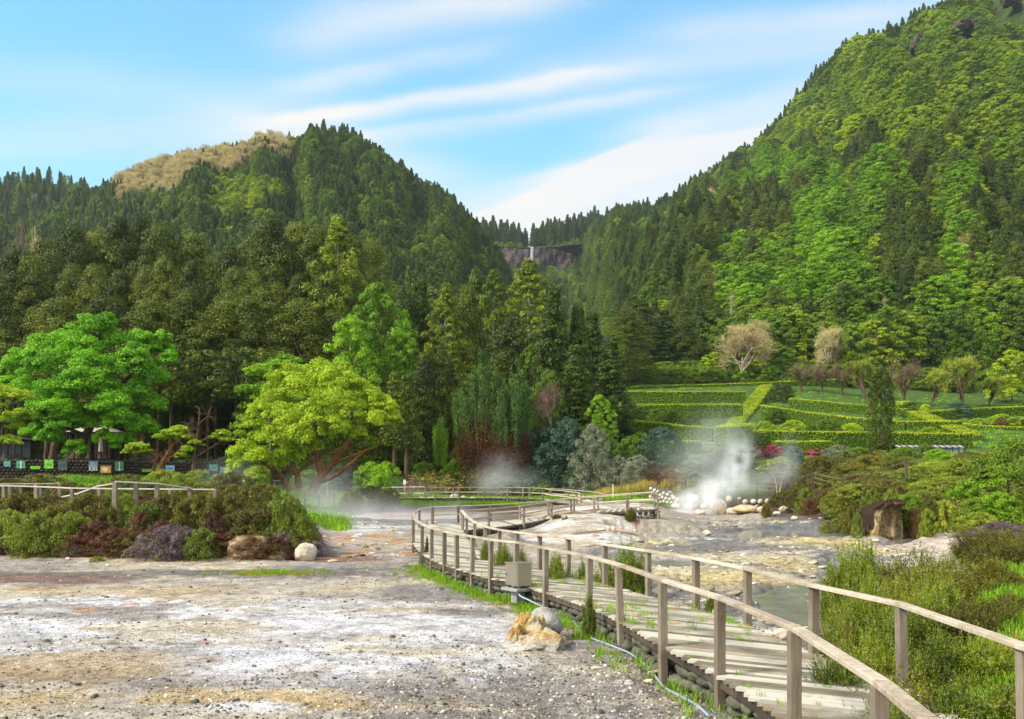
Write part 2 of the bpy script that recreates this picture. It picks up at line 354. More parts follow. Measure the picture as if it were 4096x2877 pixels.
# ---------------- plant kinds ----------------
KIND = {}
def prof_cone(t): return np.clip((1 - t) ** .8 * .95 + .06, 0, 1) * np.clip(t * 6 + .4, 0, 1)
def prof_cone2(t): return np.clip((1 - t ** 1.5) ** .8, .08, 1) * np.clip(t * 6 + .4, 0, 1)
def prof_wood(t): return np.clip(1.02 * (1 - t ** 4) ** .6, .2, 1) * np.clip(t * 4 + .65, 0, 1)
def prof_cedar(t): return np.clip(1.05 * (1 - t ** 3.2) ** .75, .12, 1) * np.clip(t * 4 + .6, 0, 1)
def prof_dome(t): return np.sqrt(np.clip(1 - ((t - .35) / .65) ** 2 * np.where(t > .35, 1, .4), .02, 1))
def prof_col(t): return np.clip(np.sin(np.clip(t * .93 + .07, 0, 1) * math.pi) ** .42, .1, 1)
def crown(rg, h, r, prof, base, nl, lr, flat, lean=0, inner=.2, tz=.55):
    t = (np.arange(nl) + rg.rand(nl)) / nl; a = np.arange(nl) * 2.39996 + rg.rand(nl) * .9
    wob = 1 + .22 * np.sin(a * 2 + rg.rand() * 6) * rg.rand() + .18 * rg.normal(size=nl) * .6
    sz = r * lr * (tz + (1.15 - tz) * (1 - t)) * rg.uniform(.7, 1.25, nl)
    Rr = np.clip(r * prof(t) * wob - sz * .55, 0, None) * np.where(rg.rand(nl) < inner, rg.uniform(.2, .7, nl), 1)
    z = h * (base + (1 - base) * t) - sz * flat * .6
    c = np.stack([np.cos(a) * Rr + lean * t * h, np.sin(a) * Rr, z], 1)
    return c, np.stack([sz, sz, sz * flat], 1)
def trunk_mesh(name, h, r0, mat, limbs=0, rg=None, spread=3.0, base=.3, lean=0, top=.93):
    mb = MB(); k = 8; z = np.linspace(-.3, h * top, k); w = h * .006
    P = np.stack([lean * z + np.sin(z * .7) * w, np.cos(z * .5) * w, z], 1)
    tube(mb, P, r0 * (1 - np.linspace(0, 1, k) * .85), 8)
    for i in range(limbs):
        t = rg.uniform(base, .85); a = rg.rand() * 6.28; L = spread * (1.1 - t) * rg.uniform(.6, 1.1)
        p0 = np.array([lean * t * h, 0, t * h]); d = np.array([math.cos(a), math.sin(a), .35])
        Q = [p0, p0 + d * L * .5 + [0, 0, .1 * L], p0 + d * L + [0, 0, .35 * L]]
        tube(mb, Q, [r0 * .32, r0 * .2, r0 * .08], 5, cap=False)
    return mb.mesh(name, M[mat] if isinstance(mat, str) else mat, True)
def kind(name, h, r, leaf, bark, seed, prof, base, nl, per, lr, flat, ls, asp=.55, up=.2, out=.3, jit=.5, r0=None, limbs=10, inner=.2, cut=-.35, tz=.55):
    rg = np.random.RandomState(seed); mb = MB()
    c, rr = crown(rg, h, r, prof, base, nl, lr, flat, 0, inner, tz)
    lobes(mb, c, rr, per, ls, rg, asp, up, jit, cut, out)
    me = mb.mesh(name + '_crown', M[leaf])
    tm = trunk_mesh(name + '_trunk', h, r0 or h * .016, bark, limbs, rg, r * .9, base)
    KIND[name] = dict(parts=[('trunk', tm), ('crown', me)], h=h, r=r)
for i in range(3):
    kind('cedar%d' % i, 24, 4.4, 'cedar', 'darkbark', 10 + i, prof_cedar, .12, 170, 150, .31, .8, .42, .38, .35, .8, .45, limbs=16, tz=.85)
for i in range(3):
    kind('wood%d' % i, 33, 5.6, 'cedar', 'darkbark', 14 + i, prof_wood, .10, 150, 270, .33, .78, .36, .42, .35, .6, .36, limbs=20, tz=.9, inner=.15)
for i in range(2):
    kind('cedargreen%d' % i, 22, 3.6, 'cedar_green', 'darkbark', 20 + i, prof_cone2, .1, 140, 110, .30, .7, .48, .4, .3, .6, .45, tz=.75)
for i in range(2):
    kind('tier%d' % i, 17, 5.6, 'bright', 'bark', 30 + i, prof_dome, .14, 120, 120, .26, .58, .42, .5, .6, .1, .45, limbs=14)
for i in range(2):
    kind('dome%d' % i, 15, 5.4, 'mid', 'bark', 40 + i, prof_dome, .15, 85, 110, .28, .75, .45, .6, .4, .2, .5)
kind('slopetree0', 13, 5.2, 'slope', 'bark', 46, prof_dome, .12, 90, 90, .26, .55, .50, .6, .6, .2, .5)
for i in range(2):
    kind('spire%d' % i, 20, 3.6, 'far_conifer', 'darkbark', 50 + i, prof_cone, .06, 120, 60, .34, .6, .7, .4, .3, .3, .5, limbs=12, cut=-.8)
kind('lime0', 15, 4.6, 'lime', 'bark', 60, prof_dome, .2, 90, 110, .26, .6, .36, .5, .7, .1, .5)
for i in range(2): kind('tall%d' % i, 26, 4.2, 'olive', 'palebark', 64 + i, prof_cedar, .18, 130, 110, .30, .75, .42, .45, .4, .4, .5, limbs=16)
kind('cypress', 10.5, 1.75, 'cedar', 'darkbark', 70, prof_col, .04, 170, 90, .34, 1.3, .20, .5, .1, 1.5, .4, limbs=0)
kind('roundbush', 3, 1.9, 'cedar_green', 'bark', 71, prof_dome, .22, 70, 110, .3, .8, .16, .6, .3, .3)
kind('orangetree', 3, 1.8, 'lime', 'bark', 72, prof_dome, .08, 55, 110, .32, .7, .2, .6, .4, .3)
kind('orangetreedark', 3, 1.8, 'mid', 'bark', 73, prof_dome, .08, 55, 110, .32, .7, .2, .6, .4, .3)
kind('azalea', 1.5, 1.15, 'pink', 'bark', 74, prof_dome, .03, 60, 120, .3, .7, .09, .8, .3, .3)
kind('smallgreen', 1.2, .9, 'hedgetop', 'bark', 75, prof_dome, .03, 50, 100, .3, .7, .09, .8, .3, .3)
kind('bluebush', 4.4, 2.6, 'bluegreen', 'bark', 76, prof_dome, .03, 90, 120, .28, .8, .2, .6, .2, .5)
kind('bigblue', 8.5, 3.6, 'bluegreen', 'bark', 176, prof_dome, .03, 120, 130, .28, .85, .24, .55, .2, .4)
kind('bigsilver', 7.5, 3.0, 'silver', 'bark', 177, prof_dome, .03, 120, 140, .27, .85, .2, .5, .2, .4)
kind('silverbush', 3, 2.2, 'silver', 'bark', 77, prof_dome, .03, 90, 120, .26, .8, .13, .5, .2, .5)
kind('leafybush', 2.6, 1.7, 'mid', 'bark', 78, prof_dome, .02, 80, 110, .28, .8, .14, .6, .2, .5)
kind('brightbush', 2.4, 1.5, 'bright', 'bark', 79, prof_dome, .02, 80, 110, .28, .8, .13, .6, .2, .5)
kind('yellowbush', 2.4, 1.7, 'yellowbush', 'dead', 80, prof_dome, .02, 80, 120, .28, .9, .12, .35, .1, 1.0)
kind('glossybush', 4, 2.6, 'mid', 'bark', 81, prof_dome, .02, 120, 130, .24, .8, .18, .6, .3, .3)
for kn_, lm_ in (('bholive', 'heatholive'), ('bhgreen', 'heathgreen'), ('bhred', 'heathred'), ('bhyellow', 'yellowbush')):
    for i in range(2): kind(kn_ + str(i), 1.6, 1.25, lm_, 'bark', 90 + i + len(kn_) * 3, prof_dome, .0, 80, 170, .27, .8, .085, .4, .35, 1.3, .45, limbs=14, r0=.05)
kind('bhgrey', 1.2, 1.3, 'heathgrey', 'dead', 99, prof_dome, .0, 80, 150, .3, .7, .16, .12, .1, -.3, .4, limbs=14, r0=.05)
kind('redbush', 1.6, 1.3, 'heathred', 'bark', 82, prof_dome, .02, 60, 110, .3, .8, .09, .35, .1, .8)

# twiggy, leafless trees: recursive branches, fine twigs as thin blades
def twig_tree(name, h, r, barkm, twigm, seed, levels=4, nt=2600, upw=.55, leaf=.0, tl=.5, tw=.035, r0=.16, base=.18):
    rg = np.random.RandomState(seed); mb = MB(); tips = []
    def grow(p, d, L, rad, lv):
        d = d / np.linalg.norm(d); m = p + d * L * .5 + rg.normal(size=3) * L * .05
        q = p + d * L + rg.normal(size=3) * L * .07
        tube(mb, [p, m, q], [rad, rad * .8, rad * .6], 5 if lv < 2 else 3, cap=False)
        if lv >= 2: tips.append((m, d, L)); tips.append((q, d, L))
        if lv >= levels: return
        for k in range(3 if lv else 6):
            a = rg.rand() * 6.28; sp = rg.uniform(.5, .95)
            side = np.cross(d, [math.cos(a), math.sin(a), .3]); side /= np.linalg.norm(side)
            grow(p + (q - p) * rg.uniform(.45, 1), d * (1 - sp * .5) + side * sp + np.array([0, 0, upw * .35]), L * rg.uniform(.55, .75), rad * .55, lv + 1)
    grow(np.array([0, 0, -.2]), np.array([0, 0, 1.0]), h * (base + .14), r0, 0)
    V = np.concatenate(mb.v); ext = max(V[:, 2].max(), .1); er = np.percentile(np.hypot(V[:, 0], V[:, 1]), 98)
    S = np.array([r / er, r / er, h / ext]); mb.v = [v * S for v in mb.v]
    tm = mb.mesh(name + '_trunk', M[barkm], True)
    m2 = MB(); ti = rg.randint(0, len(tips), nt); P = np.array([tips[i][0] for i in ti]) * S; D = np.array([tips[i][1] for i in ti])
    D = norm(D + rg.normal(size=(nt, 3)) * .55 + [0, 0, upw * .4])
    leaf_quads(m2, P + D * tl * .5 + rg.normal(size=(nt, 3)) * .15, norm(rg.normal(size=(nt, 3))), tl, tw, rg, D, .2)
    KIND[name] = dict(parts=[('trunk', tm), ('crown', m2.mesh(name + '_crown', M[twigm]))], h=h, r=r)
twig_tree('paletwig', 10, 4, 'dead', 'tan', 5, 5, 4200, .7, tl=1.0, tw=.045, base=.08, r0=.12)
twig_tree('yellowtwig', 8, 3.2, 'bark', 'yellowbush', 6, 5, 3600, 1.3, tl=.8, tw=.06, base=.04, r0=.11)
twig_tree('pinktwig', 7, 3.2, 'bark', 'pinktwig', 7, 5, 1700, 1.3, tl=.8, tw=.03, base=.03, r0=.10)
twig_tree('deadtree', 9, 2.6, 'dead', 'tan', 8, 4, 500, .3, tl=.4, tw=.02, r0=.13, base=.5)
twig_tree('twigshrub', 2, 1.5, 'dead', 'pinktwig', 9, 5, 4200, .6, tl=.35, tw=.016, r0=.03, base=.05)

# heath shrub made of feathery upright plumes
def plume_shrub(name, leafm, seed, h=1.2, r=.9, npl=430, nn=50, L=.32, w=.017, ll=.050, vert=.5):
    rg = np.random.RandomState(seed); mb = MB(); st = MB()
    D = norm(rg.normal(size=(npl, 3))); D[:, 2] = np.abs(D[:, 2])
    fb = 1 + .22 * fbm(D[:, 0] * 2 + seed, D[:, 1] * 2, 1, 3, seed, D[:, 2] * 2) * 2
    rad = rg.uniform(.55, 1.0, npl) ** .6
    ncl = 30; CD = norm(rg.normal(size=(ncl, 3))); CD[:, 2] = np.abs(CD[:, 2]); cl = rg.randint(0, ncl, npl)      # sprays stand in tufts with gaps between
    D = norm(D * .24 + CD[cl]); D[:, 2] = np.abs(D[:, 2]); tall = rg.uniform(.75, 1.2, ncl)[cl]
    C = D * np.array([r, r, h * .82]) * (rad * tall)[:, None]
    ax = norm(D * .75 + np.array([0, 0, vert]) + rg.normal(size=(npl, 3)) * .25)
    Ls = L * rg.uniform(.6, 1.35, npl)
    s = np.tile(np.linspace(0, 1, nn), npl); i = np.repeat(np.arange(npl), nn); k = len(i)
    bend = norm(rg.normal(size=(npl, 3)))[i]
    P = C[i] + ax[i] * (s * Ls[i])[:, None] + bend * (s ** 2 * Ls[i] * .18)[:, None]
    T = norm(ax[i] * .75 + rg.normal(size=(k, 3)) * .55)
    P = P + T * ll * .5 + norm(rg.normal(size=(k, 3))) * (ll * .45 * (1.2 - s))[:, None]
    leaf_quads(mb, P, norm(rg.normal(size=(k, 3))), ll, w * (1.25 - .6 * s), rg, T, .2)
    n2 = 900; D2 = norm(rg.normal(size=(n2, 3))); D2[:, 2] = np.abs(D2[:, 2]); leaf_quads(mb, D2 * np.array([r, r, h * .82]) * (rg.uniform(.3, .72, n2))[:, None], D2, .13, .05, rg, None, .6)
    cc_ = CD * np.array([r, r, h * .82]) * rg.uniform(.55, .82, (ncl, 1)); lobes(mb, cc_, np.tile([r * .34, r * .34, h * .30], (ncl, 1)), 300, .055, rg, .30, .3, .6, -.6, 1.6)
    # bare inner branches
    for q in rg.choice(npl, 46, replace=False):
        e = C[q]; b0 = np.array([e[0] * .12, e[1] * .12, -.05]); m = (b0 + e) / 2 + rg.normal(size=3) * .05
        tube(st, [b0, m, e], [.014, .009, .004], 4, cap=False)
    KIND[name] = dict(parts=[('stems', st.mesh(name + '_stems', M['bark'], True)), ('foliage', mb.mesh(name + '_foliage', M[leafm]))], h=h, r=r)
for i in range(2): plume_shrub('heath%d' % i, 'heath', 100 + i)
for i in range(2): plume_shrub('heathgreen%d' % i, 'heathgreen', 110 + i, npl=420, L=.38, vert=.7)
for i in range(2): plume_shrub('heatholive%d' % i, 'heatholive', 120 + i, npl=700, nn=40, L=.30, w=.018, ll=.045, vert=.35)
plume_shrub('heathred', 'heathred', 130, npl=1200, nn=11, L=.24, w=.016, ll=.045, vert=.4)
plume_shrub('heathgrey', 'heathgrey', 131, h=.9, npl=700, nn=9, L=.32, w=.006, ll=.10, vert=.1)
plume_shrub('conebush', 'heathgreen', 132, h=1.6, r=.5, npl=420, L=.3, vert=1.6)
# fern-like clump
def fern(name, leafm, seed, r=1.6, n=16):
    rg = np.random.RandomState(seed); mb = MB(); st = MB()
    for a in np.arange(n) * 2.4:
        k = 16; s = np.linspace(0, 1, k); el = rg.uniform(.5, 1.1)
        P = np.stack([np.cos(a) * s * r, np.sin(a) * s * r, r * (el * s - .85 * s ** 2) + .3], 1)
        tube(st, P, .03 * (1 - s * .8), 4, cap=False); side = np.array([-math.sin(a), math.cos(a), -.25])
        for sg in (-1, 1):
            W = r * .22 * np.sin(s * 2.9 + .2)
            C = P + side * sg * (W * .5)[:, None]; leaf_quads(mb, C, np.tile([0, 0, 1.0], (k, 1)), W, .12 * r, rg, np.tile(side * sg, (k, 1)), .15)
    KIND[name] = dict(parts=[('stems', st.mesh(name + '_stems', M['bark'])), ('fronds', mb.mesh(name + '_fronds', M[leafm]))], h=r, r=r)
fern('fern', 'bright', 3)
# broad leaved ginger clump with drooping yellow and brown leaves
def ginger(name, seed):
    rg = np.random.RandomState(seed); mb = MB(); st = MB()
    for q in range(42):
        p = rg.normal(size=2) * .7; h = rg.uniform(1.1, 2.0); ln = rg.normal(size=2) * .35
        s = np.linspace(0, 1, 5); P = np.stack([p[0] + ln[0] * s ** 2, p[1] + ln[1] * s ** 2, h * s], 1); tube(st, P, .018, 4, cap=False)
        n = 14; t = rg.uniform(.25, 1, n); C = np.stack([np.interp(t, s, P[:, j]) for j in range(3)], 1)
        T = norm(np.stack([rg.normal(size=n), rg.normal(size=n), rg.uniform(-.4, .5, n)], 1))
        leaf_quads(mb, C + T * .2, norm(np.cross(T, rg.normal(size=(n, 3)))), .48, .10, rg, T, .2, 0 if rg.rand() < .6 else 1)
    KIND[name] = dict(parts=[('stems', st.mesh(name + '_stems', M['bark'])), ('leaves', mb.mesh(name + '_leaves', [M['brightginger'], M['redginger']]))], h=2, r=1.4)
M['brightginger'] = leafmat('ginger_leaves', [(.05,.12,.012), (.14,.2,.02), (.34,.28,.04)], .3, 1.2, .25)
M['redginger'] = leafmat('withered_ginger_leaves', [(.2,.08,.03), (.36,.18,.07), (.48,.33,.14)], .3, 1.2, .25)
ginger('ginger', 4)

NAMES = dict(cedar='cedar_tree', cedargreen='conifer_tree', tier='broadleaf_tree', dome='woodland_tree', slopetree='hillside_tree', spire='spruce_tree', lime='lime_green_tree')
def plant(kindname, name, loc, rz, sc, label, cat, group=None):
    K = KIND[kindname]; o = empty(name, tuple(float(q) for q in loc), rz, sc)
    tag(o, label, cat, group)
    for pn, me in K['parts']: link(pn, me, o)
    return o
def tree_at(kindname, name, px, top, Y, wpx, label, cat='tree', group=None, base=None, sink=0.0, rz=None):
    """a plant whose top shows at height TOP and whose crown is WPX wide, standing on the ground at distance Y"""
    K = KIND[kindname]; p = pw(px, top, Y); z0 = gz(p[0], Y) if base is None else base
    h = max(p[2] - z0, .15) + sink; w = wpx / 2 / F * Y
    a = (px * 1.37 + top) % 6.28 if rz is None else rz
    return plant(kindname, name, (p[0], Y, z0 - sink), a, (w / K['r'], w / K['r'], h / K['h']), label, cat, group)

# ---------------- scattering one mass of uncountable things with geometry nodes ----------------
def scatter(name, meshes, P, rot, scl, idx, seedcol=None):
    me = bpy.data.meshes.new(name + '_points'); P = np.asarray(P, np.float32); n = len(P)
    me.vertices.add(n); me.vertices.foreach_set('co', P.ravel())
    for nm, ty, arr in (('rot', 'FLOAT_VECTOR', rot), ('scl', 'FLOAT_VECTOR', scl)):
        at = me.attributes.new(nm, ty, 'POINT'); arr = np.asarray(arr, np.float32)
        if arr.ndim == 1: arr = np.repeat(arr[:, None], 3, 1)
        at.data.foreach_set('vector', arr.ravel())
    at = me.attributes.new('idx', 'INT', 'POINT'); at.data.foreach_set('value', np.asarray(idx, np.int32))
    src = bpy.data.collections.new(name + '_kinds')
    for i, q in enumerate(meshes):
        so = bpy.data.objects.new('%03d_%s' % (i, name), q); src.objects.link(so)
    o = link(name, me); o['kind'] = 'stuff'
    g = bpy.data.node_groups.new(name + '_scatter', 'GeometryNodeTree')
    g.interface.new_socket('Geometry', in_out='INPUT', socket_type='NodeSocketGeometry')
    g.interface.new_socket('Geometry', in_out='OUTPUT', socket_type='NodeSocketGeometry')
    gi = g.nodes.new('NodeGroupInput'); go = g.nodes.new('NodeGroupOutput')
    iop = g.nodes.new('GeometryNodeInstanceOnPoints'); ci = g.nodes.new('GeometryNodeCollectionInfo')
    ci.inputs['Collection'].default_value = src; ci.inputs['Separate Children'].default_value = True; ci.inputs['Reset Children'].default_value = True
    def attr(nm, ty):
        a = g.nodes.new('GeometryNodeInputNamedAttribute'); a.data_type = ty; a.inputs['Name'].default_value = nm
        return [s for s in a.outputs if s.enabled and s.name == 'Attribute'][0]
    L = g.links.new
    L(gi.outputs[0], iop.inputs['Points']); L(ci.outputs[0], iop.inputs['Instance']); iop.inputs['Pick Instance'].default_value = True
    L(attr('idx', 'INT'), iop.inputs['Instance Index']); L(attr('scl', 'FLOAT_VECTOR'), iop.inputs['Scale'])
    e2r = g.nodes.new('FunctionNodeEulerToRotation'); L(attr('rot', 'FLOAT_VECTOR'), e2r.inputs[0]); L(e2r.outputs[0], iop.inputs['Rotation'])
    L(iop.outputs[0], go.inputs[0])
    md = o.modifiers.new('scatter', 'NODES'); md.node_group = g
    return o
# ---------------- camera, light, sky ----------------
cam = bpy.data.cameras.new('camera'); cam.lens = 30; cam.sensor_width = 36; cam.clip_end = 6000; cam.clip_start = .05
cam.shift_y = (HY - 359.5) / 1024.0
co = bpy.data.objects.new('camera', cam); COL.objects.link(co); co.location = (0, 0, CZ); co.rotation_euler = (R(90), 0, 0); SC.camera = co
SUN_EL, SUN_AZ = 40.0, -112.0        # azimuth measured from +Y (view direction), negative = left; the sun is left and a little behind
sd = Vector((math.sin(R(SUN_AZ)) * math.cos(R(SUN_EL)), math.cos(R(SUN_AZ)) * math.cos(R(SUN_EL)), math.sin(R(SUN_EL))))
sl = bpy.data.lights.new('sun', 'SUN'); sl.energy = 3.6; sl.angle = R(13); sl.color = (1, .93, .83)
so = bpy.data.objects.new('sun', sl); COL.objects.link(so); so.rotation_euler = sd.to_track_quat('Z', 'Y').to_euler()
W = bpy.data.worlds.new('World'); SC.world = W; W.use_nodes = True
nt = W.node_tree; bg = nt.nodes['Background']
sky = N(nt, 'ShaderNodeTexSky'); sky.sky_type = 'NISHITA'; sky.sun_disc = False; sky.sun_elevation = R(SUN_EL); sky.sun_rotation = R(SUN_AZ)
sky.air_density = 1.0; sky.dust_density = .6; sky.ozone_density = 1.5
gen = coords(nt, 'Generated'); sx = N(nt, 'ShaderNodeSeparateXYZ'); nt.links.new(gen, sx.inputs[0])
X_, Y_, Z_ = sx.outputs
yy = mth(nt, 'MAXIMUM', Y_, .12)
U = mth(nt, 'DIVIDE', X_, yy); V_ = mth(nt, 'DIVIDE', Z_, yy)
cv = N(nt, 'ShaderNodeCombineXYZ'); nt.links.new(U, cv.inputs[0]); nt.links.new(V_, cv.inputs[1]); cv = cv.outputs[0]
def uv(x, y): return (x - 1148) / 1912.0, (1082 - y) / 1912.0
wx = noise(nt, 3.0, 4, cv, .6); wy = noise(nt, 2.3, 4, mapping(nt, cv, (1, 1, 1), (0, 0, 1.0)), .6)
Uw = mth(nt, 'ADD', U, mth(nt, 'MULTIPLY', mth(nt, 'SUBTRACT', wx, .5), .10)); Vw = mth(nt, 'ADD', V_, mth(nt, 'MULTIPLY', mth(nt, 'SUBTRACT', wy, .5), .05))
fib = noise(nt, 6.0, 6, mapping(nt, cv, (.45, 2.6, 1), (0, 0, R(-14))), .62, .3)     # fibrous streaks rising to the right
soft = noise(nt, 2.2, 5, mapping(nt, cv, (.7, 1.8, 1), (0, 0, R(-12))), .55)
def streak(x0, y0, x1, y1, wu, wd, amp, nz=1.0, l0=.08, l1=.08):
    """a cloud bank lying along the segment, thickness wu above and wd below (2296-pixel units of sky angle)"""
    a, b = uv(x0, y0); c, d = uv(x1, y1); Lg = math.hypot(c - a, d - b); ux, uy = (c - a) / Lg, (d - b) / Lg
    s = mth(nt, 'ADD', mth(nt, 'MULTIPLY', mth(nt, 'SUBTRACT', Uw, a), ux), mth(nt, 'MULTIPLY', mth(nt, 'SUBTRACT', Vw, b), uy))
    t = mth(nt, 'ADD', mth(nt, 'MULTIPLY', mth(nt, 'SUBTRACT', Uw, a), -uy), mth(nt, 'MULTIPLY', mth(nt, 'SUBTRACT', Vw, b), ux))
    tu = mth(nt, 'DIVIDE', mth(nt, 'MAXIMUM', t, 0.0), wu / 1912.0); td = mth(nt, 'DIVIDE', mth(nt, 'MINIMUM', t, 0.0), wd / 1912.0)
    q = mth(nt, 'ADD', mth(nt, 'MULTIPLY', tu, tu), mth(nt, 'MULTIPLY', td, td))
    e0 = mth(nt, 'DIVIDE', mth(nt, 'MAXIMUM', mth(nt, 'MULTIPLY', s, -1.0), 0.0), l0); e1 = mth(nt, 'DIVIDE', mth(nt, 'MAXIMUM', mth(nt, 'SUBTRACT', s, Lg), 0.0), l1)
    q = mth(nt, 'ADD', q, mth(nt, 'ADD', mth(nt, 'MULTIPLY', e0, e0), mth(nt, 'MULTIPLY', e1, e1)))
    g = mth(nt, 'EXPONENT', mth(nt, 'MULTIPLY', q, -1.0))
    f = mth(nt, 'ADD', 1 - nz, mth(nt, 'MULTIPLY', fib, 2 * nz))
    return mth(nt, 'MULTIPLY', mth(nt, 'MULTIPLY', g, f), amp)
CL = [ (760,60,1180,-20,60,55,.85,.8), (760,160,1000,115,22,30,.7,.9), (740,245,1240,170,16,26,.95,.6), (1240,170,1900,90,55,50,.55,.6), (840,290,1400,215,14,26,.65,.8),
       (1290,375,1700,300,16,70,.95,.25), (1090,475,1320,375,10,60,1.0,.3), (1500,280,1900,180,40,120,.8,.5), (1100,490,2000,430,60,120,.6,.3), (1600,60,2300,0,40,30,.45,.8),
       (-200,330,700,300,70,60,.45,.8), (0,180,620,240,60,40,.28,.9), (600,300,900,360,40,60,.4,.7), (-2500,500,3000,520,120,300,.35,.5), (-2200,-900,2600,-900,300,300,.8,1.0)]
tot = None
for c in CL:
    s_ = streak(*c); tot = s_ if tot is None else mth(nt, 'ADD', tot, s_)
den = mth(nt, 'MULTIPLY', tot, .80, clamp=True)
den = mth(nt, 'MULTIPLY', den, mth(nt, 'MULTIPLY', mth(nt, 'SUBTRACT', Y_, .1), 6.0, clamp=True))
skc = mixc(nt, 1.0, sky.outputs[0], (.48, 1.12, 1.28), 'MULTIPLY')
veil = mth(nt, 'SUBTRACT', .72, mth(nt, 'MULTIPLY', V_, .75), clamp=True)
skc = mixc(nt, mth(nt, 'MULTIPLY', veil, mth(nt, 'ADD', .62, mth(nt, 'MULTIPLY', soft, .5))), skc, (2.45, 4.65, 5.5))
lum = ramp(nt, soft, [(.3, (3.4, 3.85, 4.4)), (.6, (4.5, 4.3, 4.0))])
c_ = mixc(nt, den, skc, lum)
back = mth(nt, 'MULTIPLY', mth(nt, 'ADD', mth(nt, 'MULTIPLY', Y_, -1.6), .35), 1.5, clamp=True)   # unseen bright overcast behind and overhead, added as neutral fill light
high = mth(nt, 'MULTIPLY', mth(nt, 'SUBTRACT', Z_, .62), 3.0, clamp=True); bk = mth(nt, 'MULTIPLY', mth(nt, 'MAXIMUM', back, high), mth(nt, 'ADD', .45, mth(nt, 'MULTIPLY', soft, .7)), clamp=True)
c_ = mixc(nt, bk, c_, (8.3, 8.1, 7.8))
nt.links.new(c_, bg.inputs[0]); bg.inputs[1].default_value = .12
SC.view_settings.view_transform = 'Standard'; SC.view_settings.look = 'None'; SC.view_settings.exposure = .9; SC.view_settings.gamma = 1
SC.render.film_transparent = False
cy = SC.cycles
cy.max_bounces = 6; cy.diffuse_bounces = 3; cy.glossy_bounces = 2; cy.transmission_bounces = 3; cy.volume_bounces = 3; cy.transparent_max_bounces = 6
cy.volume_step_rate = 1.0; cy.volume_max_steps = 128; cy.use_adaptive_sampling = True; cy.adaptive_threshold = .02; cy.use_denoising = True
# ---------------- the ground sheet ----------------
def z3(x, y): return ((2696 + x / 1.498) / 4, (1800 + y / 1.498) / 4)
def z2(x, y): return ((1400 + x / 1.498) / 4, (1800 + y / 1.498) / 4)
def z1(x, y): return ((x / 1.498) / 4, (1800 + y / 1.498) / 4)
def poly_w(pts, z=0.0): return np.array([gp(px, py, z)[:2] for px, py in pts])
POOLS = [
 [z3(*q) for q in ((545,870),(600,838),(700,818),(800,822),(715,870),(722,900),(765,935),(840,975),(930,1010),(1010,1045),(900,1062),(700,1010),(560,990),(490,965),(540,930))],
 [z3(*q) for q in ((330,500),(420,480),(560,472),(800,476),(1080,496),(1100,524),(900,522),(700,512),(560,508),(420,530))],
 [z3(*q) for q in ((1330,528),(1500,520),(1530,545),(1400,566),(1270,580),(1250,560))],
 [z3(*q) for q in ((940,655),(1050,665),(1075,765),(1015,765),(960,715),(925,690))],
 [z2(*q) for q in ((1560,498),(1800,494),(2200,498),(2500,504),(2480,530),(2100,520),(1700,524),(1540,516))],
 [z2(*q) for q in ((1340,610),(1700,650),(1990,650),(2080,670),(1900,684),(1500,640))],
]
PW = [poly_w(p) for p in POOLS]
PL = [float(np.percentile(ground(P[:, 0], P[:, 1]), 15)) - .05 for P in PW]
def poly_dist(x, y, P):
    """signed distance, negative inside"""
    d = np.full(x.shape, 1e9); ins = np.zeros(x.shape, bool); n = len(P)
    for i in range(n):
        a, b = P[i], P[(i + 1) % n]; e = b - a; L = e @ e
        t = np.clip(((x - a[0]) * e[0] + (y - a[1]) * e[1]) / L, 0, 1)
        d = np.minimum(d, np.hypot(x - a[0] - t * e[0], y - a[1] - t * e[1]))
        c = (a[1] > y) != (b[1] > y)
        with np.errstate(divide='ignore', invalid='ignore'):
            ins ^= c & (x < (b[0] - a[0]) * (y - a[1]) / (b[1] - a[1] + 1e-12) + a[0])
    return np.where(ins, -d, d)
def pooldist(x, y, level=False):
    d = np.full(x.shape, 50.0); lev = np.zeros(x.shape)
    for P, lv in zip(PW, PL):
        lo, hi = P.min(0) - 3, P.max(0) + 3; m = (x > lo[0]) & (x < hi[0]) & (y > lo[1]) & (y < hi[1])
        if m.any():
            dd = poly_dist(x[m], y[m], P); lev[m] = np.where(dd < d[m], lv, lev[m]); d[m] = np.minimum(d[m], dd)
    return (d, lev) if level else d
def mudmask(x, y):      # the crusty mud flat right of the walk
    u = x / np.maximum(y, 5) * F + CX
    return ss(560, 640, u + 8 * fbm(x, y, 3, 3, 4)) * ss(9, 12, y) * (1 - ss(60, 72, y)) * (1 - ss(.25, .6, ground(x, y)))
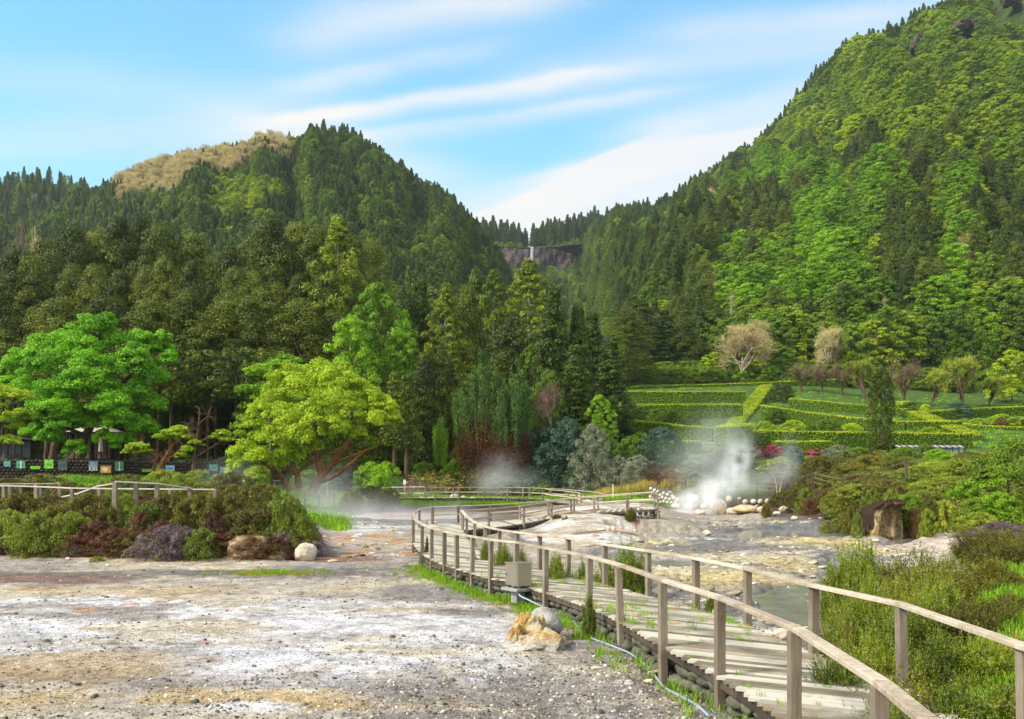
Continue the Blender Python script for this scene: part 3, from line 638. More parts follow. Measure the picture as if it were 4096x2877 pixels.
def relief(x, y):
    near = 1 - ss(70, 130, y)
    r = .07 * fbm(x, y, 4.0, 3, 1) + near * (.035 * fbm(x, y, .8, 3, 2) + .016 * fbm(x, y, .16, 3, 3))
    mm = mudmask(x, y); q = fbm(x * .8, y * .35, 1.1, 5, 11); st = np.round(q * 5 + .25 * fbm(x, y, .3, 2, 12)) / 5
    r = r + mm * (.26 * (.3 * q + .7 * st) + .02)
    big = .30 * ss(30, 60, y) * fbm(x, y, 9, 3, 5) * ss(.2, 1.5, ground(x, y)); r = r + big
    # rims and low mounds beside the far walk
    for (px, py, z, rx, ry, h) in ((505,548,0,16,9,.55),(640,516,.0,18,5,.45),(583,517,0,22,6,.4),(700,512,0,20,6,.35),(560,528,0,20,5,.3),(840,532,0,30,5,.22),(800,543,0,60,3,.18),(880,545,0,50,3,.16),(350,524,0,40,3,.35),(390,512,0,30,2,.4)):
        c = gp(px, py, z); sx_ = rx * c[1] / F; sy_ = max((gp(px, py - ry)[1] - gp(px, py + ry)[1]) / 2, .8)
        r = r + h * np.exp(-(((x - c[0]) / sx_) ** 2 + ((y - c[1]) / sy_) ** 2)) * (1 + .5 * fbm(x, y, .9, 3, 8))
    pd, lev = pooldist(x, y, True); pd = pd + .45 * fbm(x, y, .9, 4, 21)
    k = 1 - ss(-.1, .55, pd)
    return r * (1 - k) + k * (lev - .06 - ground(x, y))
def gz2(x, y):
    x = np.array([x], float); y = np.array([y], float); return float((ground(x, y) + relief(x, y))[0])


ang = np.concatenate([np.linspace(-172, -40, 26), np.linspace(-38, 38, 800), np.linspace(40, 172, 26)])
inv = np.linspace(1 / 15.5, 1 / 135.0, 600); rad = np.concatenate([np.linspace(.6, 15.2, 24), 1 / inv, np.geomspace(140, 3500, 60)])
A, Rr = np.meshgrid(np.radians(ang), rad, indexing='ij')
GX, GY = np.sin(A) * Rr, np.cos(A) * Rr - 8.0
gx, gy = GX.ravel(), GY.ravel()
g0 = ground(gx, gy); gh = g0 + relief(gx, gy)
n1, n2 = GX.shape; idx = np.arange(n1 * n2).reshape(n1, n2)
q = np.stack([idx[:-1, :-1], idx[:-1, 1:], idx[1:, 1:], idx[1:, :-1]], -1).reshape(-1, 4)[:, ::-1]
# albedo: crusts, gravel and stains of the fumarole field
def rgb(*c): return np.array(c, float)
uu = gx / np.maximum(gy, 5) * F + CX
nA, nB, nC, nD = fbm(gx * .7, gy, 5, 5, 31), fbm(gx * .5, gy, 1.7, 5, 32), fbm(gx, gy, .5, 4, 33), fbm(gx, gy, .16, 3, 34)
nE, nF_ = fbm(gx * .6, gy, 2.6, 5, 35), fbm(gx * .55, gy, 1.2, 5, 36)
alb = np.tile(rgb(.30, .27, .235), (len(gx), 1))
def lay(col, m, k=1.0):
    global alb
    m = np.clip(m * k, 0, 1)[:, None]; alb = alb * (1 - m) + rgb(*col) * m
def blob(px, py, rx, ry, z=0.0, edge=.5, s=40):
    c = gp(px, py, z); a = rx * c[1] / F; b = (gp(px, py - ry, z)[1] - gp(px, py + ry, z)[1]) / 2
    d = np.hypot((gx - c[0]) / a, (gy - c[1]) / b) + edge * (.50 * nE + .42 * nF_ + .35 * nC + .30 * nD) * 1.3
    return 1 - ss(.6, 1.25, d)
flat = 1 - ss(.15, .7, g0)
lay((.43, .39, .30), flat * ss(-.15, .35, nE + .4 * nC))
white = np.maximum.reduce([blob(150, 612, 240, 26), blob(380, 622, 170, 28), blob(480, 650, 60, 26), blob(330, 655, 150, 22), blob(60, 600, 90, 12), blob(110, 642, 150, 18), blob(250, 700, 90, 14), blob(500, 680, 60, 10)])
wn = ss(-.48, .16, nB * .8 + nE * .5 + .3 * nC)
lay((.52, .52, .50), white * wn)
lay((.60, .61, .63), white * ss(-.05, .3, nF_ + .3 * nD) * .95)
lay((.46, .40, .26), flat * (1 - ss(30, 34, gy)) * ss(.18, .46, nF_ - .5 * nB) * .75)
for (px, py, rx, ry, k) in ((240,698,120,9,.9),(120,560,150,3,.5),(110,590,130,6,.6),(330,706,60,6,.8),(60,668,120,14,.55),(30,700,70,14,.7),(300,668,40,5,.3)):
    lay((.48, .34, .13), blob(px, py, rx, ry, 0, .9), k * .9)
for (px, py, rx, ry) in ((84,609,8,2),(165,600,9,1.6),(130,603,10,1.2),(205,643,9,2),(452,704,8,3),(352,650,6,1.5)):
    lay((.46, .17, .06), blob(px, py, rx, ry, 0, .9), .6)
dk = np.maximum.reduce([blob(560, 690, 170, 26, 0, .6), blob(470, 612, 70, 6, 0, .6), blob(450, 592, 110, 8), blob(640, 700, 90, 40), blob(590, 640, 60, 20), blob(300, 572, 130, 5, 0, .7), blob(430, 716, 150, 9, 0, .7)])
lay((.215, .20, .185), dk * .85)
lay((.13, .115, .10), dk * ss(.05, .5, nF_ + .3 * nD) * .6)
lay((.20, .105, .065), np.maximum(blob(40, 577, 110, 6), blob(330, 560, 60, 3)) * .85)
lay((.13, .115, .10), blob(250, 573, 260, 4.5, 0, .7) * .7)
# middle field behind the bend
lay((.40, .34, .24), flat * ss(34, 38, gy) * (1 - ss(60, 64, gy)) * ss(-.3, .3, nE))
for (px, py, rx, ry) in ((345,539,10,2),(395,542,9,2),(380,537,14,2),(430,548,16,2),(360,553,16,2.5),(410,555,20,2)):
    lay((.46, .22, .08), blob(px, py, rx, ry, 0, .9), .9)
wf = ss(46, 52, gy) * (1 - ss(74, 79, gy)) * (1 - ss(455, 500, uu)) * (uu > 280)
lay((.46, .47, .46), wf * ss(-.35, .15, nE)); lay((.62, .62, .60), wf * ss(.0, .35, nF_))
lay((.19, .20, .20), ss(53, 56, gy) * (1 - ss(62, 66, gy)) * (1 - ss(455, 500, uu)) * (uu > 325) * .8)
lay((.40, .2, .13), ss(64, 66, gy) * (1 - ss(68, 70, gy)) * (1 - ss(430, 450, uu)) * (uu > 330) * .5)
# right: mud, yellow crust, orange line
mm = mudmask(gx, gy)
lay((.21, .195, .175), mm * .9)
lay((.50, .44, .27), mm * ss(-.02, .35, nE + .25 * nC) * .95)
lay((.58, .55, .46), mm * ss(.08, .42, nF_ - .3 * nE) * .9)
for (px, py, rx, ry) in ((730,578,60,10),(650,545,40,6),(840,545,60,5),(790,565,40,6),(900,552,40,5),(800,612,40,6)): lay((.50, .41, .17), blob(px, py, rx, ry) * mm, .75)
for (px, py, rx, ry) in ((650,536,90,5),(760,531,90,5),(700,548,60,3),(860,622,40,14),(770,600,50,6)): lay((.17, .165, .16), blob(px, py, rx, ry, 0, .8) * mm, .85)
lay((.42, .17, .07), blob(650, 523, 75, 1.6, 0, .5) * .8)
lay((.40, .22, .10), blob(600, 521, 60, 1.2, 0, .5) * .8)
qq_ = fbm(gx * .8, gy * .35, 1.1, 5, 11); fr_ = np.abs(((qq_ * 5) % 1.0) - .5); lay((.11, .075, .04), mm * (1 - ss(.03, .16, fr_)) * ss(-.3, .2, nF_) * .85)
lay((.28, .15, .08), mm * ss(.25, .5, nA + .4 * nF_) * .6)
pd = pooldist(gx, gy); lay((.15, .145, .135), (1 - ss(0, 1.1, pd + .5 * nF_)) * (gy < 70) * .8)
# right rim under the cave bank: whitish pink soil
lay((.50, .42, .36), blob(905, 540, 40, 12, .2) * .8)
lay((.30, .12, .07), blob(925, 528, 26, 8, .5) * ss(-.1, .3, nF_) * .8)
# banks and vegetated ground
soil = ss(.12, .5, g0); lay((.085, .055, .035), soil)
lay((.12, .055, .03), soil * (1 - ss(37, 39, gy)) * (uu < 330) * ss(-.1, .3, nE))
lay((.17, .115, .05), soil * (1 - ss(36, 38, gy)) * (uu < 330) * ss(.1, .4, nF_))
mound = (uu > 520) * (uu < 640) * ss(30, 34, gy) * (1 - ss(70, 74, gy)) * (g0 > .1)
lay((.46, .41, .29), mound * .95); lay((.62, .60, .55), mound * ss(-.1, .3, nF_)); lay((.22, .13, .07), mound * ss(.05, .35, nE + .3 * nC))
lay((.36, .33, .25), (uu > 640) * (uu < 760) * (gy < 72) * (g0 > .1) * .9)
pth = (uu < 345) * ss(38, 40, gy) * (1 - ss(47, 50, gy)); lay((.40, .29, .23), pth * .95)
grass = ss(73, 77, gy + 1.5 * nE); lay((.055, .125, .012), grass * (.75 + .25 * nF_)); lay((.12, .19, .02), grass * ss(.15, .5, nE) * .6)
grl = ss(50, 54, gy) * (uu < 345); lay((.055, .12, .012), grl * .9)
lay((.060, .125, .012), (uu > 560) * ss(100, 104, gy) * .85)
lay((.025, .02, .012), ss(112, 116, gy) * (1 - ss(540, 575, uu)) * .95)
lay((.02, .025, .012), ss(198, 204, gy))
lay((.09, .20, .012), (uu > 975) * (gy < 22) * ss(.2, .4, g0) * .9)
# moss and rusty grass beside the walk
for (px, py, rx, ry) in ((462,572,52,5),(425,568,26,3)): lay((.09, .16, .015), blob(px, py, rx, ry, 0, .8) * .9)
for (px, py, rx, ry) in ((485,583,38,6),(520,596,26,6)): lay((.27, .13, .04), blob(px, py, rx, ry, 0, .8) * .9)
lay((.20, .17, .02), blob(268, 573, 40, 2.4, 0, .7) * .9)
alb = alb * (1 + .30 * nC[:, None] + .22 * nD[:, None]) * rgb(.82, .80, .82)
wet = np.clip(mm * ss(.05, -.35, nE) * .9 + (1 - ss(0, .8, pd)), 0, 1)
gmb = MB(); gmb.add(np.stack([gx, gy, gh], 1), q)
m, nt, b = newmat('ground', .9, .25)
at = N(nt, 'ShaderNodeAttribute', attribute_name='alb'); aw = N(nt, 'ShaderNodeAttribute', attribute_name='wet')
pos = N(nt, 'ShaderNodeNewGeometry').outputs['Position']
v1 = N(nt, 'ShaderNodeTexVoronoi'); v1.inputs['Scale'].default_value = 26; nt.links.new(pos, v1.inputs['Vector'])
v2 = N(nt, 'ShaderNodeTexVoronoi'); v2.inputs['Scale'].default_value = 9; nt.links.new(pos, v2.inputs['Vector'])
f1 = noise(nt, 4, 8, pos, .7); f2 = noise(nt, 40, 4, pos, .7); f3 = noise(nt, 1.1, 6, mapping(nt, pos, (.6, 1.2, 1)), .7)
c = mixc(nt, .9, at.outputs['Color'], ramp(nt, f1, [(.32, (.55,.52,.47)), (.5, (1,1,1)), (.68, (1.35,1.35,1.38))]), 'MULTIPLY')
c = mixc(nt, .75, c, ramp(nt, f2, [(.3, (.45,.43,.40)), (.5, (1,1,1)), (.7, (1.3,1.3,1.3))]), 'MULTIPLY')
c = mixc(nt, .6, c, ramp(nt, f3, [(.36, (.6,.57,.5)), (.5, (1,1,1)), (.64, (1.15,1.15,1.15))]), 'MULTIPLY')
peb = ramp(nt, v1.outputs['Color'], [(.25, (.55,.53,.5)), (.6, (1,1,1)), (.95, (1.35,1.3,1.25))])
c = mixc(nt, .5, c, peb, 'MULTIPLY')
v3 = N(nt, 'ShaderNodeTexVoronoi'); v3.feature = 'DISTANCE_TO_EDGE'; v3.inputs['Scale'].default_value = 2.6
wv = N(nt, 'ShaderNodeVectorMath', operation='MULTIPLY_ADD'); nzv = N(nt, 'ShaderNodeTexNoise'); nzv.inputs['Scale'].default_value = 2.2; nzv.inputs['Detail'].default_value = 5; nt.links.new(pos, nzv.inputs['Vector'])
nt.links.new(nzv.outputs['Color'], wv.inputs[0]); wv.inputs[1].default_value = (1.1, 1.1, 1.1); nt.links.new(pos, wv.inputs[2]); nt.links.new(wv.outputs[0], v3.inputs['Vector'])
crk = ramp(nt, v3.outputs['Distance'], [(.0, (.42, .36, .28)), (.035, (1, 1, 1))])
c = mixc(nt, ramp(nt, noise(nt, .9, 3, pos), [(.42, (0, 0, 0)), (.6, (.8, .8, .8))]), c, mixc(nt, 1.0, c, crk, 'MULTIPLY'))
nt.links.new(c, b.inputs['Base Color'])
nt.links.new(ramp(nt, aw.outputs['Fac'], [(.2, (.92,)*3), (.9, (.28,)*3)]), b.inputs['Roughness'])
h = mth(nt, 'ADD', mth(nt, 'MULTIPLY', f1, 1.2), mth(nt, 'MULTIPLY', f2, .3)); h = mth(nt, 'ADD', h, mth(nt, 'MULTIPLY', v1.outputs['Distance'], -.35)); h = mth(nt, 'ADD', h, mth(nt, 'MULTIPLY', v2.outputs['Distance'], -.3))
bump(nt, b, h, .8, .05)
gme = gmb.mesh('ground', m, True)
ca = gme.attributes.new('alb', 'FLOAT_COLOR', 'POINT'); ca.data.foreach_set('color', np.concatenate([np.clip(alb, .004, .9), np.ones((len(alb), 1))], 1).astype(np.float32).ravel())
wa = gme.attributes.new('wet', 'FLOAT', 'POINT'); wa.data.foreach_set('value', wet.astype(np.float32))
tag(link('ground', gme), kind='structure')

# muddy pools
m, nt, b = newmat('muddy_water', .12, .5); pos = N(nt, 'ShaderNodeNewGeometry').outputs['Position']
nt.links.new(ramp(nt, noise(nt, 1.2, 4, pos), [(.35, (.13,.13,.105)), (.65, (.21,.205,.175))]), b.inputs['Base Color']); bump(nt, b, noise(nt, 9, 2, pos), .12, .01)
wm = MB(); gxs = []
for P, lv in zip(PW, PL):
    lo, hi = P.min(0) - .8, P.max(0) + .8
    X2, Y2 = np.meshgrid(np.linspace(lo[0], hi[0], 60), np.linspace(lo[1], hi[1], 60), indexing='ij'); d = poly_dist(X2.ravel(), Y2.ravel(), P).reshape(X2.shape)
    ii = np.arange(3600).reshape(60, 60); qq = np.stack([ii[:-1, :-1], ii[1:, :-1], ii[1:, 1:], ii[:-1, 1:]], -1).reshape(-1, 4)
    keep = d.ravel()[qq].min(1) < .6; gr = ground(X2, Y2)
    wm.add(np.stack([X2.ravel(), Y2.ravel(), np.full(X2.size, lv)], 1), qq[keep])
tag(link('water', wm.mesh('water', m)), kind='structure')

# ---------------- hills ----------------
class Hill:
    def __init__(s, foot, ridge, bulge=0, rib=(8, 1.2), amp=10, seed=0, back=500):
        s.f = np.array([pw(*q) for q in foot]); s.r = np.array([pw(*q) for q in ridge]); s.n = len(foot)
        s.bulge, s.rib, s.amp, s.seed, s.back = bulge, rib, amp, seed, back
    def pos(s, a, t):
        k = np.clip(a, 0, 1) * (s.n - 1)
        def itp(P): return np.stack([np.interp(k, np.arange(s.n), P[:, j]) for j in range(3)], -1)
        f, r = itp(s.f), itp(s.r); tt = np.minimum(t, 1)[..., None]
        P = f * (1 - tt) + r * tt; w = np.sin(np.pi * np.clip(t, 0, 1)) ** .7
        nz = vnoise(a * s.rib[0] * 3, t * s.rib[1] * 1.5, None, s.seed) * .6 + vnoise(a * s.rib[0] * 7, t * s.rib[1] * 3, None, s.seed + 1) * .35 + vnoise(a * 60, t * 14, None, s.seed + 2) * .12
        P[..., 2] += w * (s.bulge + s.amp * nz); P[..., 1] -= w * s.amp * nz * .8
        ov = np.clip(t - 1, 0, 9); P[..., 1] += ov * s.back; P[..., 2] -= ov * s.back * .7
        return P
    def build(s, name, mat, na=160, nt=90, tmax=1.5):
        a, t = np.meshgrid(np.linspace(0, 1, na), np.concatenate([np.linspace(0, 1, nt), np.linspace(1.03, tmax, 8)]), indexing='ij')
        P = s.pos(a, t); i = np.arange(a.size).reshape(a.shape)
        qq = np.stack([i[:-1, :-1], i[1:, :-1], i[1:, 1:], i[:-1, 1:]], -1).reshape(-1, 4)
        mb = MB(); mb.add(P.reshape(-1, 3), qq); return tag(link(name, mb.mesh(name, mat, True)), kind='structure')
    def sample(s, n, rg, tmin=0, tmax=1.02):
        a, t = rg.rand(n * 4), rg.uniform(tmin, tmax, n * 4); e = 1e-3
        P = s.pos(a, t); A = np.linalg.norm(np.cross(s.pos(a + e, t) - P, s.pos(a, np.minimum(t, .998) + e) - s.pos(a, np.minimum(t, .998))), axis=1)
        k = rg.rand(len(a)) < A / np.percentile(A, 97); a, t, P = a[k][:n], t[k][:n], P[k][:n]
        return a, t, P
m, nt, b = newmat('hill_undergrowth', .95, .1); pos = N(nt, 'ShaderNodeNewGeometry').outputs['Position']
nt.links.new(ramp(nt, noise(nt, .12, 6, pos, .65), [(.3, (.012,.022,.007)), (.55, (.035,.06,.012)), (.75, (.07,.095,.018))]), b.inputs['Base Color']); bump(nt, b, noise(nt, .3, 5, pos), 1, 2)
M['hill'] = m
HR = Hill([(592,338,600),(612,347,380),(640,384,215),(720,380,208),(800,378,205),(880,376,203),(960,374,202),(1050,372,200),(1150,370,200),(1280,368,200),(1450,360,200),(1700,350,200)],
          [(584,240,950),(618,219,900),(670,205,820),(723,172,780),(760,150,745),(795,108,715),(818,78,690),(848,56,668),(888,42,648),(936,16,620),(1035,-45,600),(1200,-110,580)], 4, (7, .8), 24, 5)
HL = Hill([(-60,320,420),(20,320,400),(90,320,380),(150,320,370),(200,320,365),(250,320,360),(290,320,355),(320,320,350),(350,320,350),(390,320,352),(430,320,360),(460,320,380),(485,325,430),(500,330,470),(520,335,520)],
          [(40,236,720),(85,203,700),(125,184,680),(160,169,665),(203,161,650),(252,150,640),(290,147,625),(312,139,612),(341,137,600),(379,160,590),(410,184,582),(446,206,575),(470,228,570),(488,248,568),(509,282,565)], 6, (6, 1), 16, 9)
HF = Hill([(-500,330,500),(-200,330,500),(-60,330,500),(60,330,520),(130,330,540),(200,330,560)],
          [(-500,165,900),(-200,172,900),(0,183,860),(74,184,830),(98,198,800),(180,240,770)], 4, (4, 1), 12, 14)
HA = Hill([(430,345,560),(480,345,560),(530,345,560),(580,345,560),(640,345,600)], [(470,272,935),(500,271,925),(530,268,925),(578,270,925),(600,262,925)], 0, (3, 1), 10, 18)
HB = Hill([(440,249,930),(480,248,930),(505,247,930),(530,248,930),(556,247,930),(590,243,930),(640,238,930)], [(440,240,990),(480,243,990),(500,240,985),(530,248,975),(552,241,975),(600,230,960),(650,218,940)], 0, (3, 1), 2, 19)
HR.build('hill_right', M['hill'], 260, 140); HL.build('hill_left', M['hill']); HF.build('hill_far_left', M['hill'], 90, 50); HA.build('hill_apron', M['hill'], 80, 50); HB.build('hill_plateau', M['hill'], 60, 20)
# basalt cliff with the waterfall: a thick face between the apron and the plateau
def cliff(name, a, label, depth=14, amp=5, seed=1, nx=90, ny=34, obj=True):
    """a: list of (px, ytop, ybottom, Y)"""
    a = np.array(a, float); k = np.linspace(0, len(a) - 1, nx); v = np.linspace(0, 1, ny)
    px, yt, yb, Yd = [np.interp(k, np.arange(len(a)), a[:, j]) for j in range(4)]
    X = np.repeat(((px - CX) / F * Yd)[:, None], ny, 1); Yw = np.repeat(Yd[:, None], ny, 1)
    zt = CZ - (yt - HY) / F * Yd; zb = CZ - (yb - HY) / F * Yd; Z = zt[:, None] * (1 - v) + zb[:, None] * v
    n = fbm(X.ravel(), Z.ravel() * .45, amp * 2.6, 5, seed).reshape(X.shape); hexy = np.abs(np.sin(X * .55 + 2 * n))
    Yw = Yw + n * amp * 2 + hexy * amp * .12 - 2.0 * v * amp * .3
    mb = MB(); i = np.arange(nx * ny).reshape(nx, ny); Vf = np.stack([X, Yw, Z], -1).reshape(-1, 3)
    qq = np.stack([i[:-1, :-1], i[:-1, 1:], i[1:, 1:], i[1:, :-1]], -1).reshape(-1, 4)[:, ::-1]; mb.add(Vf, qq)
    Vb = Vf.copy(); Vb[:, 1] += depth; mb.add(Vb, qq[:, ::-1])
    top = Vf.reshape(nx, ny, 3)[:, 0]; tb = Vb.reshape(nx, ny, 3)[:, 0]; j = np.arange(nx - 1)
    mb.add(np.concatenate([top, tb]), np.stack([j, j + 1, nx + j + 1, nx + j], 1))
    return tag(link(name, mb.mesh(name, M['purplecliff'], False)), kind='structure')
cliff('cliff_terrain', [(498,247,264,922),(507,246,268,918),(520,247,271,915),(528,248.5,273,917),(536,248.5,274,916),(550,249,277,912),(562,251,277,908),(572,255,272,912),(580,258,266,918)], None)
wfm, nt, b = newmat('falling_water', .5, .3); b.inputs['Base Color'].default_value = (.5, .52, .55, 1)
mb = MB(); c0, c1 = pw(532.2, 247.5, 904), pw(531.2, 262.5, 899)
for dx, w in ((0, .75), (-1.2, .4), (1.1, .3)):
    tube(mb, [c0 + [dx, 6, 2.0], c0 + [dx, 0, .6], (c0 + c1) / 2 + [dx, -.5, 0], c1 + [dx * 1.3, 0, 0]], [w * .5, w * .5, w * .55, w * .7], 6)
tag(link('waterfall', mb.mesh('waterfall', wfm, True)), 'thin white waterfall dropping over the dark purple cliff between the hills', 'waterfall')
# rock faces high on the right hill
def outcrop(px, py, w, h, seed, label):
    # find the hill point that shows there
    a, t = np.meshgrid(np.linspace(.2, 1, 240), np.linspace(.05, 1, 160)); P = HR.pos(a, t); u = P[..., 0] / P[..., 1] * F + CX; v = HY - (P[..., 2] - CZ) / P[..., 1] * F
    j = np.argmin(((u - px) ** 2 + (v - py) ** 2 + P[..., 1] * .0).ravel()); p = P.reshape(-1, 3)[j]; s = p[1] / F
    mb = MB()
    for q in range(5):
        rg = np.random.RandomState(seed + q); rock(mb, p + np.array([rg.uniform(-.35, .35) * w * s, -6, rg.uniform(-.3, .3) * h * s + 6]), (w * s * .3, 7, h * s * .42), seed * 3 + q, 4, .35, flat=1, rz=rg.uniform(-.3, .3))
    tag(link('rock_outcrop', mb.mesh('rock_outcrop', M['purplecliff'])), label, 'rock outcrop')
    return p
OC = [outcrop(1012, 14, 30, 34, 3, 'bare purple-brown rock face high on the right hill at the picture corner'), outcrop(916, 61, 12, 16, 4, 'small dark rock face showing through the upper right hillside scrub'), outcrop(962, 44, 26, 12, 5, 'wide dark rock ledge below the crest of the right hill')]

# ---------------- forests ----------------
def crownmesh(k): return [me for n, me in KIND[k]['parts'] if n in ('crown', 'foliage')][0]
FK = ['cedar0', 'cedar1', 'cedargreen0', 'spire0', 'spire1', 'tier0', 'dome0', 'dome1', 'slopetree0', 'lime0', 'paletwig', 'cedar2', 'cedargreen1', 'tier1']
FI = {k: i for i, k in enumerate(FK)}
def forest(name, hill, n, pick, seed, individuals=None):
    rg = np.random.RandomState(seed); a, t, P = hill.sample(n, rg)
    u = P[:, 0] / P[:, 1] * F + CX; v = HY - (P[:, 2] - CZ) / P[:, 1] * F
    keep = (u > -40) & (u < 1070) & (v > -60); a, t, P, u, v = a[keep], t[keep], P[keep], u[keep], v[keep]
    nz = fbm(P[:, 0], P[:, 2] * 1.3, 60, 3, seed + 3); nz2 = fbm(P[:, 0], P[:, 2] * 1.3, 22, 2, seed + 7)
    K, S = [], []
    for i in range(len(P)):
        k, s = pick(a[i], t[i], u[i], v[i], nz[i], nz2[i], rg); K.append(k); S.append(s * rg.uniform(.75, 1.25))
    K = np.array(K); S = np.array(S); ok = S > 0.05
    ind = np.zeros(len(P), bool)
    if individuals:
        c = np.where(ok & (u > 560) & (u < 1050))[0]; c = c[np.argsort(P[c, 1])][:individuals]; ind[c] = True
    m = ok & ~ind; n = m.sum()
    rot = np.stack([rg.normal(size=n) * .04, rg.normal(size=n) * .04, rg.rand(n) * 6.28], 1)
    sc = np.stack([S[m] * rg.uniform(.85, 1.15, n), S[m] * rg.uniform(.85, 1.15, n), S[m]], 1)
    o = scatter(name, [crownmesh(k) for k in FK], P[m] - np.array([0, 0, 1.0]), rot, sc, [FI[k] for k in K[m]])
    print('FOREST', name, n)
    return o, [(K[i], P[i], S[i], u[i], v[i]) for i in np.where(ind)[0]]
def pick_right(a, t, u, v, nz, nz2, rg):
    for (ox, oy, w, h) in ((1010,14,22,28),(916,61,9,12),(962,44,18,11)):
        if abs(u - ox) < w and abs(v - oy - 4) < h: return 'dome0', 0
    if t > .95: return (['spire0', 'spire1', 'cedargreen0', 'dome0'][rg.randint(4)], rg.uniform(.4, .7))
    if t > .90 and u > 640: return (('spire0', .8) if rg.rand() < .3 else ('slopetree0', .6))
    if u < 600 or (u < 690 and nz2 < .25) or (u < 760 and v < 230 and nz < .12):
        r = rg.rand()
        return ('cedargreen%d' % rg.randint(2), .66) if r < .45 else ('spire%d' % rg.randint(2), .66) if r < .55 else ('dome%d' % rg.randint(2), .7) if r < .85 else ('cedar0', .6)
    up = v + .55 * (u - 1024) * -.0
    if v < 165 + .10 * (u - 800) + nz * 40:
        return ('slopetree0', rg.uniform(.4, 1.25)) if rg.rand() < .6 + .3 * nz2 else ('dome%d' % rg.randint(2), rg.uniform(.5, 1.1)) if rg.rand() < .7 else ('tier0', .7)
    g = max(math.exp(-((u - cx) / sx) ** 2 - ((v - cy) / sy) ** 2) for cx, cy, sx, sy in ((722,295,34,45),(830,240,60,50),(800,290,50,40),(895,215,40,40),(960,320,38,70),(985,190,40,60),(860,330,40,30),(740,330,30,30),(790,190,60,20)))
    dkk = max(math.exp(-((u - cx) / sx) ** 2 - ((v - cy) / sy) ** 2) for cx, cy, sx, sy in ((925,170,22,50),(835,165,30,16),(1000,250,26,70),(905,300,24,55),(775,235,24,20),(688,300,24,80),(1010,120,20,20)))
    if g - dkk + nz2 * .5 > .30: return ('tier%d' % rg.randint(2), rg.uniform(.55, 1.05)) if rg.rand() < .6 else ('dome%d' % rg.randint(2), rg.uniform(.7, 1.0)) if rg.rand() < .7 else ('slopetree0', .9) if rg.rand() < .6 else ('cedargreen0', .75)
    r = rg.rand()
    if dkk > .4 or nz < -.05: return ('cedar%d' % rg.randint(3), .75) if r < .4 else ('cedargreen%d' % rg.randint(2), .8) if r < .75 else ('dome1', .85)
    return ('dome%d' % rg.randint(2), .85) if r < .5 else ('slopetree0', .9) if r < .8 else ('paletwig', 1.3) if r < .83 else ('cedar1', .7)
def pick_left(a, t, u, v, nz, nz2, rg):
    tanz = (u < 322) and (u > 118) and t > .74 - .25 * math.exp(-((u - 178) / 16) ** 2) + .06 * nz
    if tanz and u > 290: return ('slopetree0', .5) if t > .93 else ('cedargreen0', .5)
    if tanz and rg.rand() < .22: return (['slopetree0', 'dome0', 'cedargreen0'][rg.randint(3)], .5)
    if tanz and not (205 < u < 330 and t < .90): return ('paletwig', rg.uniform(.6, 1.2))
    if tanz: return ('paletwig', 1.1) if u < 240 or rg.rand() < .3 else ('cedargreen0', .5)
    if math.exp(-((u - 245) / 50) ** 2 - ((v - 205) / 22) ** 2) + nz2 * .5 > .55: return ('slopetree0', rg.uniform(.5, .9))
    r = rg.rand()
    if t > .96: return (['spire0', 'cedargreen0', 'dome0', 'cedargreen1'][rg.randint(4)], rg.uniform(.3, .55))
    return ('cedargreen%d' % rg.randint(2), .52) if r < .5 else ('spire%d' % rg.randint(2), .5) if r < .6 else ('dome%d' % rg.randint(2), .62) if r < .93 else ('slopetree0', .6)
def pick_far(a, t, u, v, nz, nz2, rg): return ('spire%d' % rg.randint(2), rg.uniform(.5, .8)) if rg.rand() < .35 else ('cedargreen0', .7) if rg.rand() < .6 else ('dome0', .7)
def pick_apron(a, t, u, v, nz, nz2, rg):
    r = rg.rand(); s = 1 if u < 505 or u > 572 else .75
    return ('slopetree0', .6 * s + .1) if r < .45 else ('dome1', .7 * s) if r < .8 else ('cedargreen1', .7 * s)
def pick_top(a, t, u, v, nz, nz2, rg):
    if 527 < u < 532.5: return ('dome0', .12)
    if t < .25: return ('slopetree0', .4)
    return ('cedargreen%d' % rg.randint(2), rg.uniform(.8, 1.2)) if rg.rand() < .6 else ('spire%d' % rg.randint(2), rg.uniform(.9, 1.2))
_, IND = forest('forest_right', HR, 12500, pick_right, 1, 130)
forest('forest_left', HL, 8500, pick_left, 2); forest('forest_far_left', HF, 2200, pick_far, 3); forest('forest_apron', HA, 800, pick_apron, 4); forest('forest_plateau', HB, 420, pick_top, 5)
PHR = {'cedar': ('brown green conifer', 'conifer tree'), 'cedargreen': ('deep green conifer', 'conifer tree'), 'spire': ('narrow dark spruce', 'spruce'), 'tier': ('bright green layered broadleaf tree', 'broadleaf tree'), 'dome': ('mid green round topped tree', 'woodland tree'), 'slopetree': ('yellow green leafy tree', 'hillside tree'), 'paletwig': ('pale bare twiggy tree', 'bare tree'), 'lime': ('lime green tree', 'tree')}
for (k, P, s, u, v) in IND:
    st_ = k.rstrip('0123456789'); d, c = PHR[st_]
    where = 'above the left end of the top hedge' if u < 720 else 'above the middle of the garden terraces' if u < 880 else 'on the slope behind the columnar cypress' if u < 960 else 'on the slope at the right edge of the valley'
    plant(k, NAMES.get(st_, 'bare_tree'), P - np.array([0, 0, .6]), (u * 3.1) % 6.28, (s, s, s), '%s %s' % (d, where), c, '%ss %s' % (d, where))
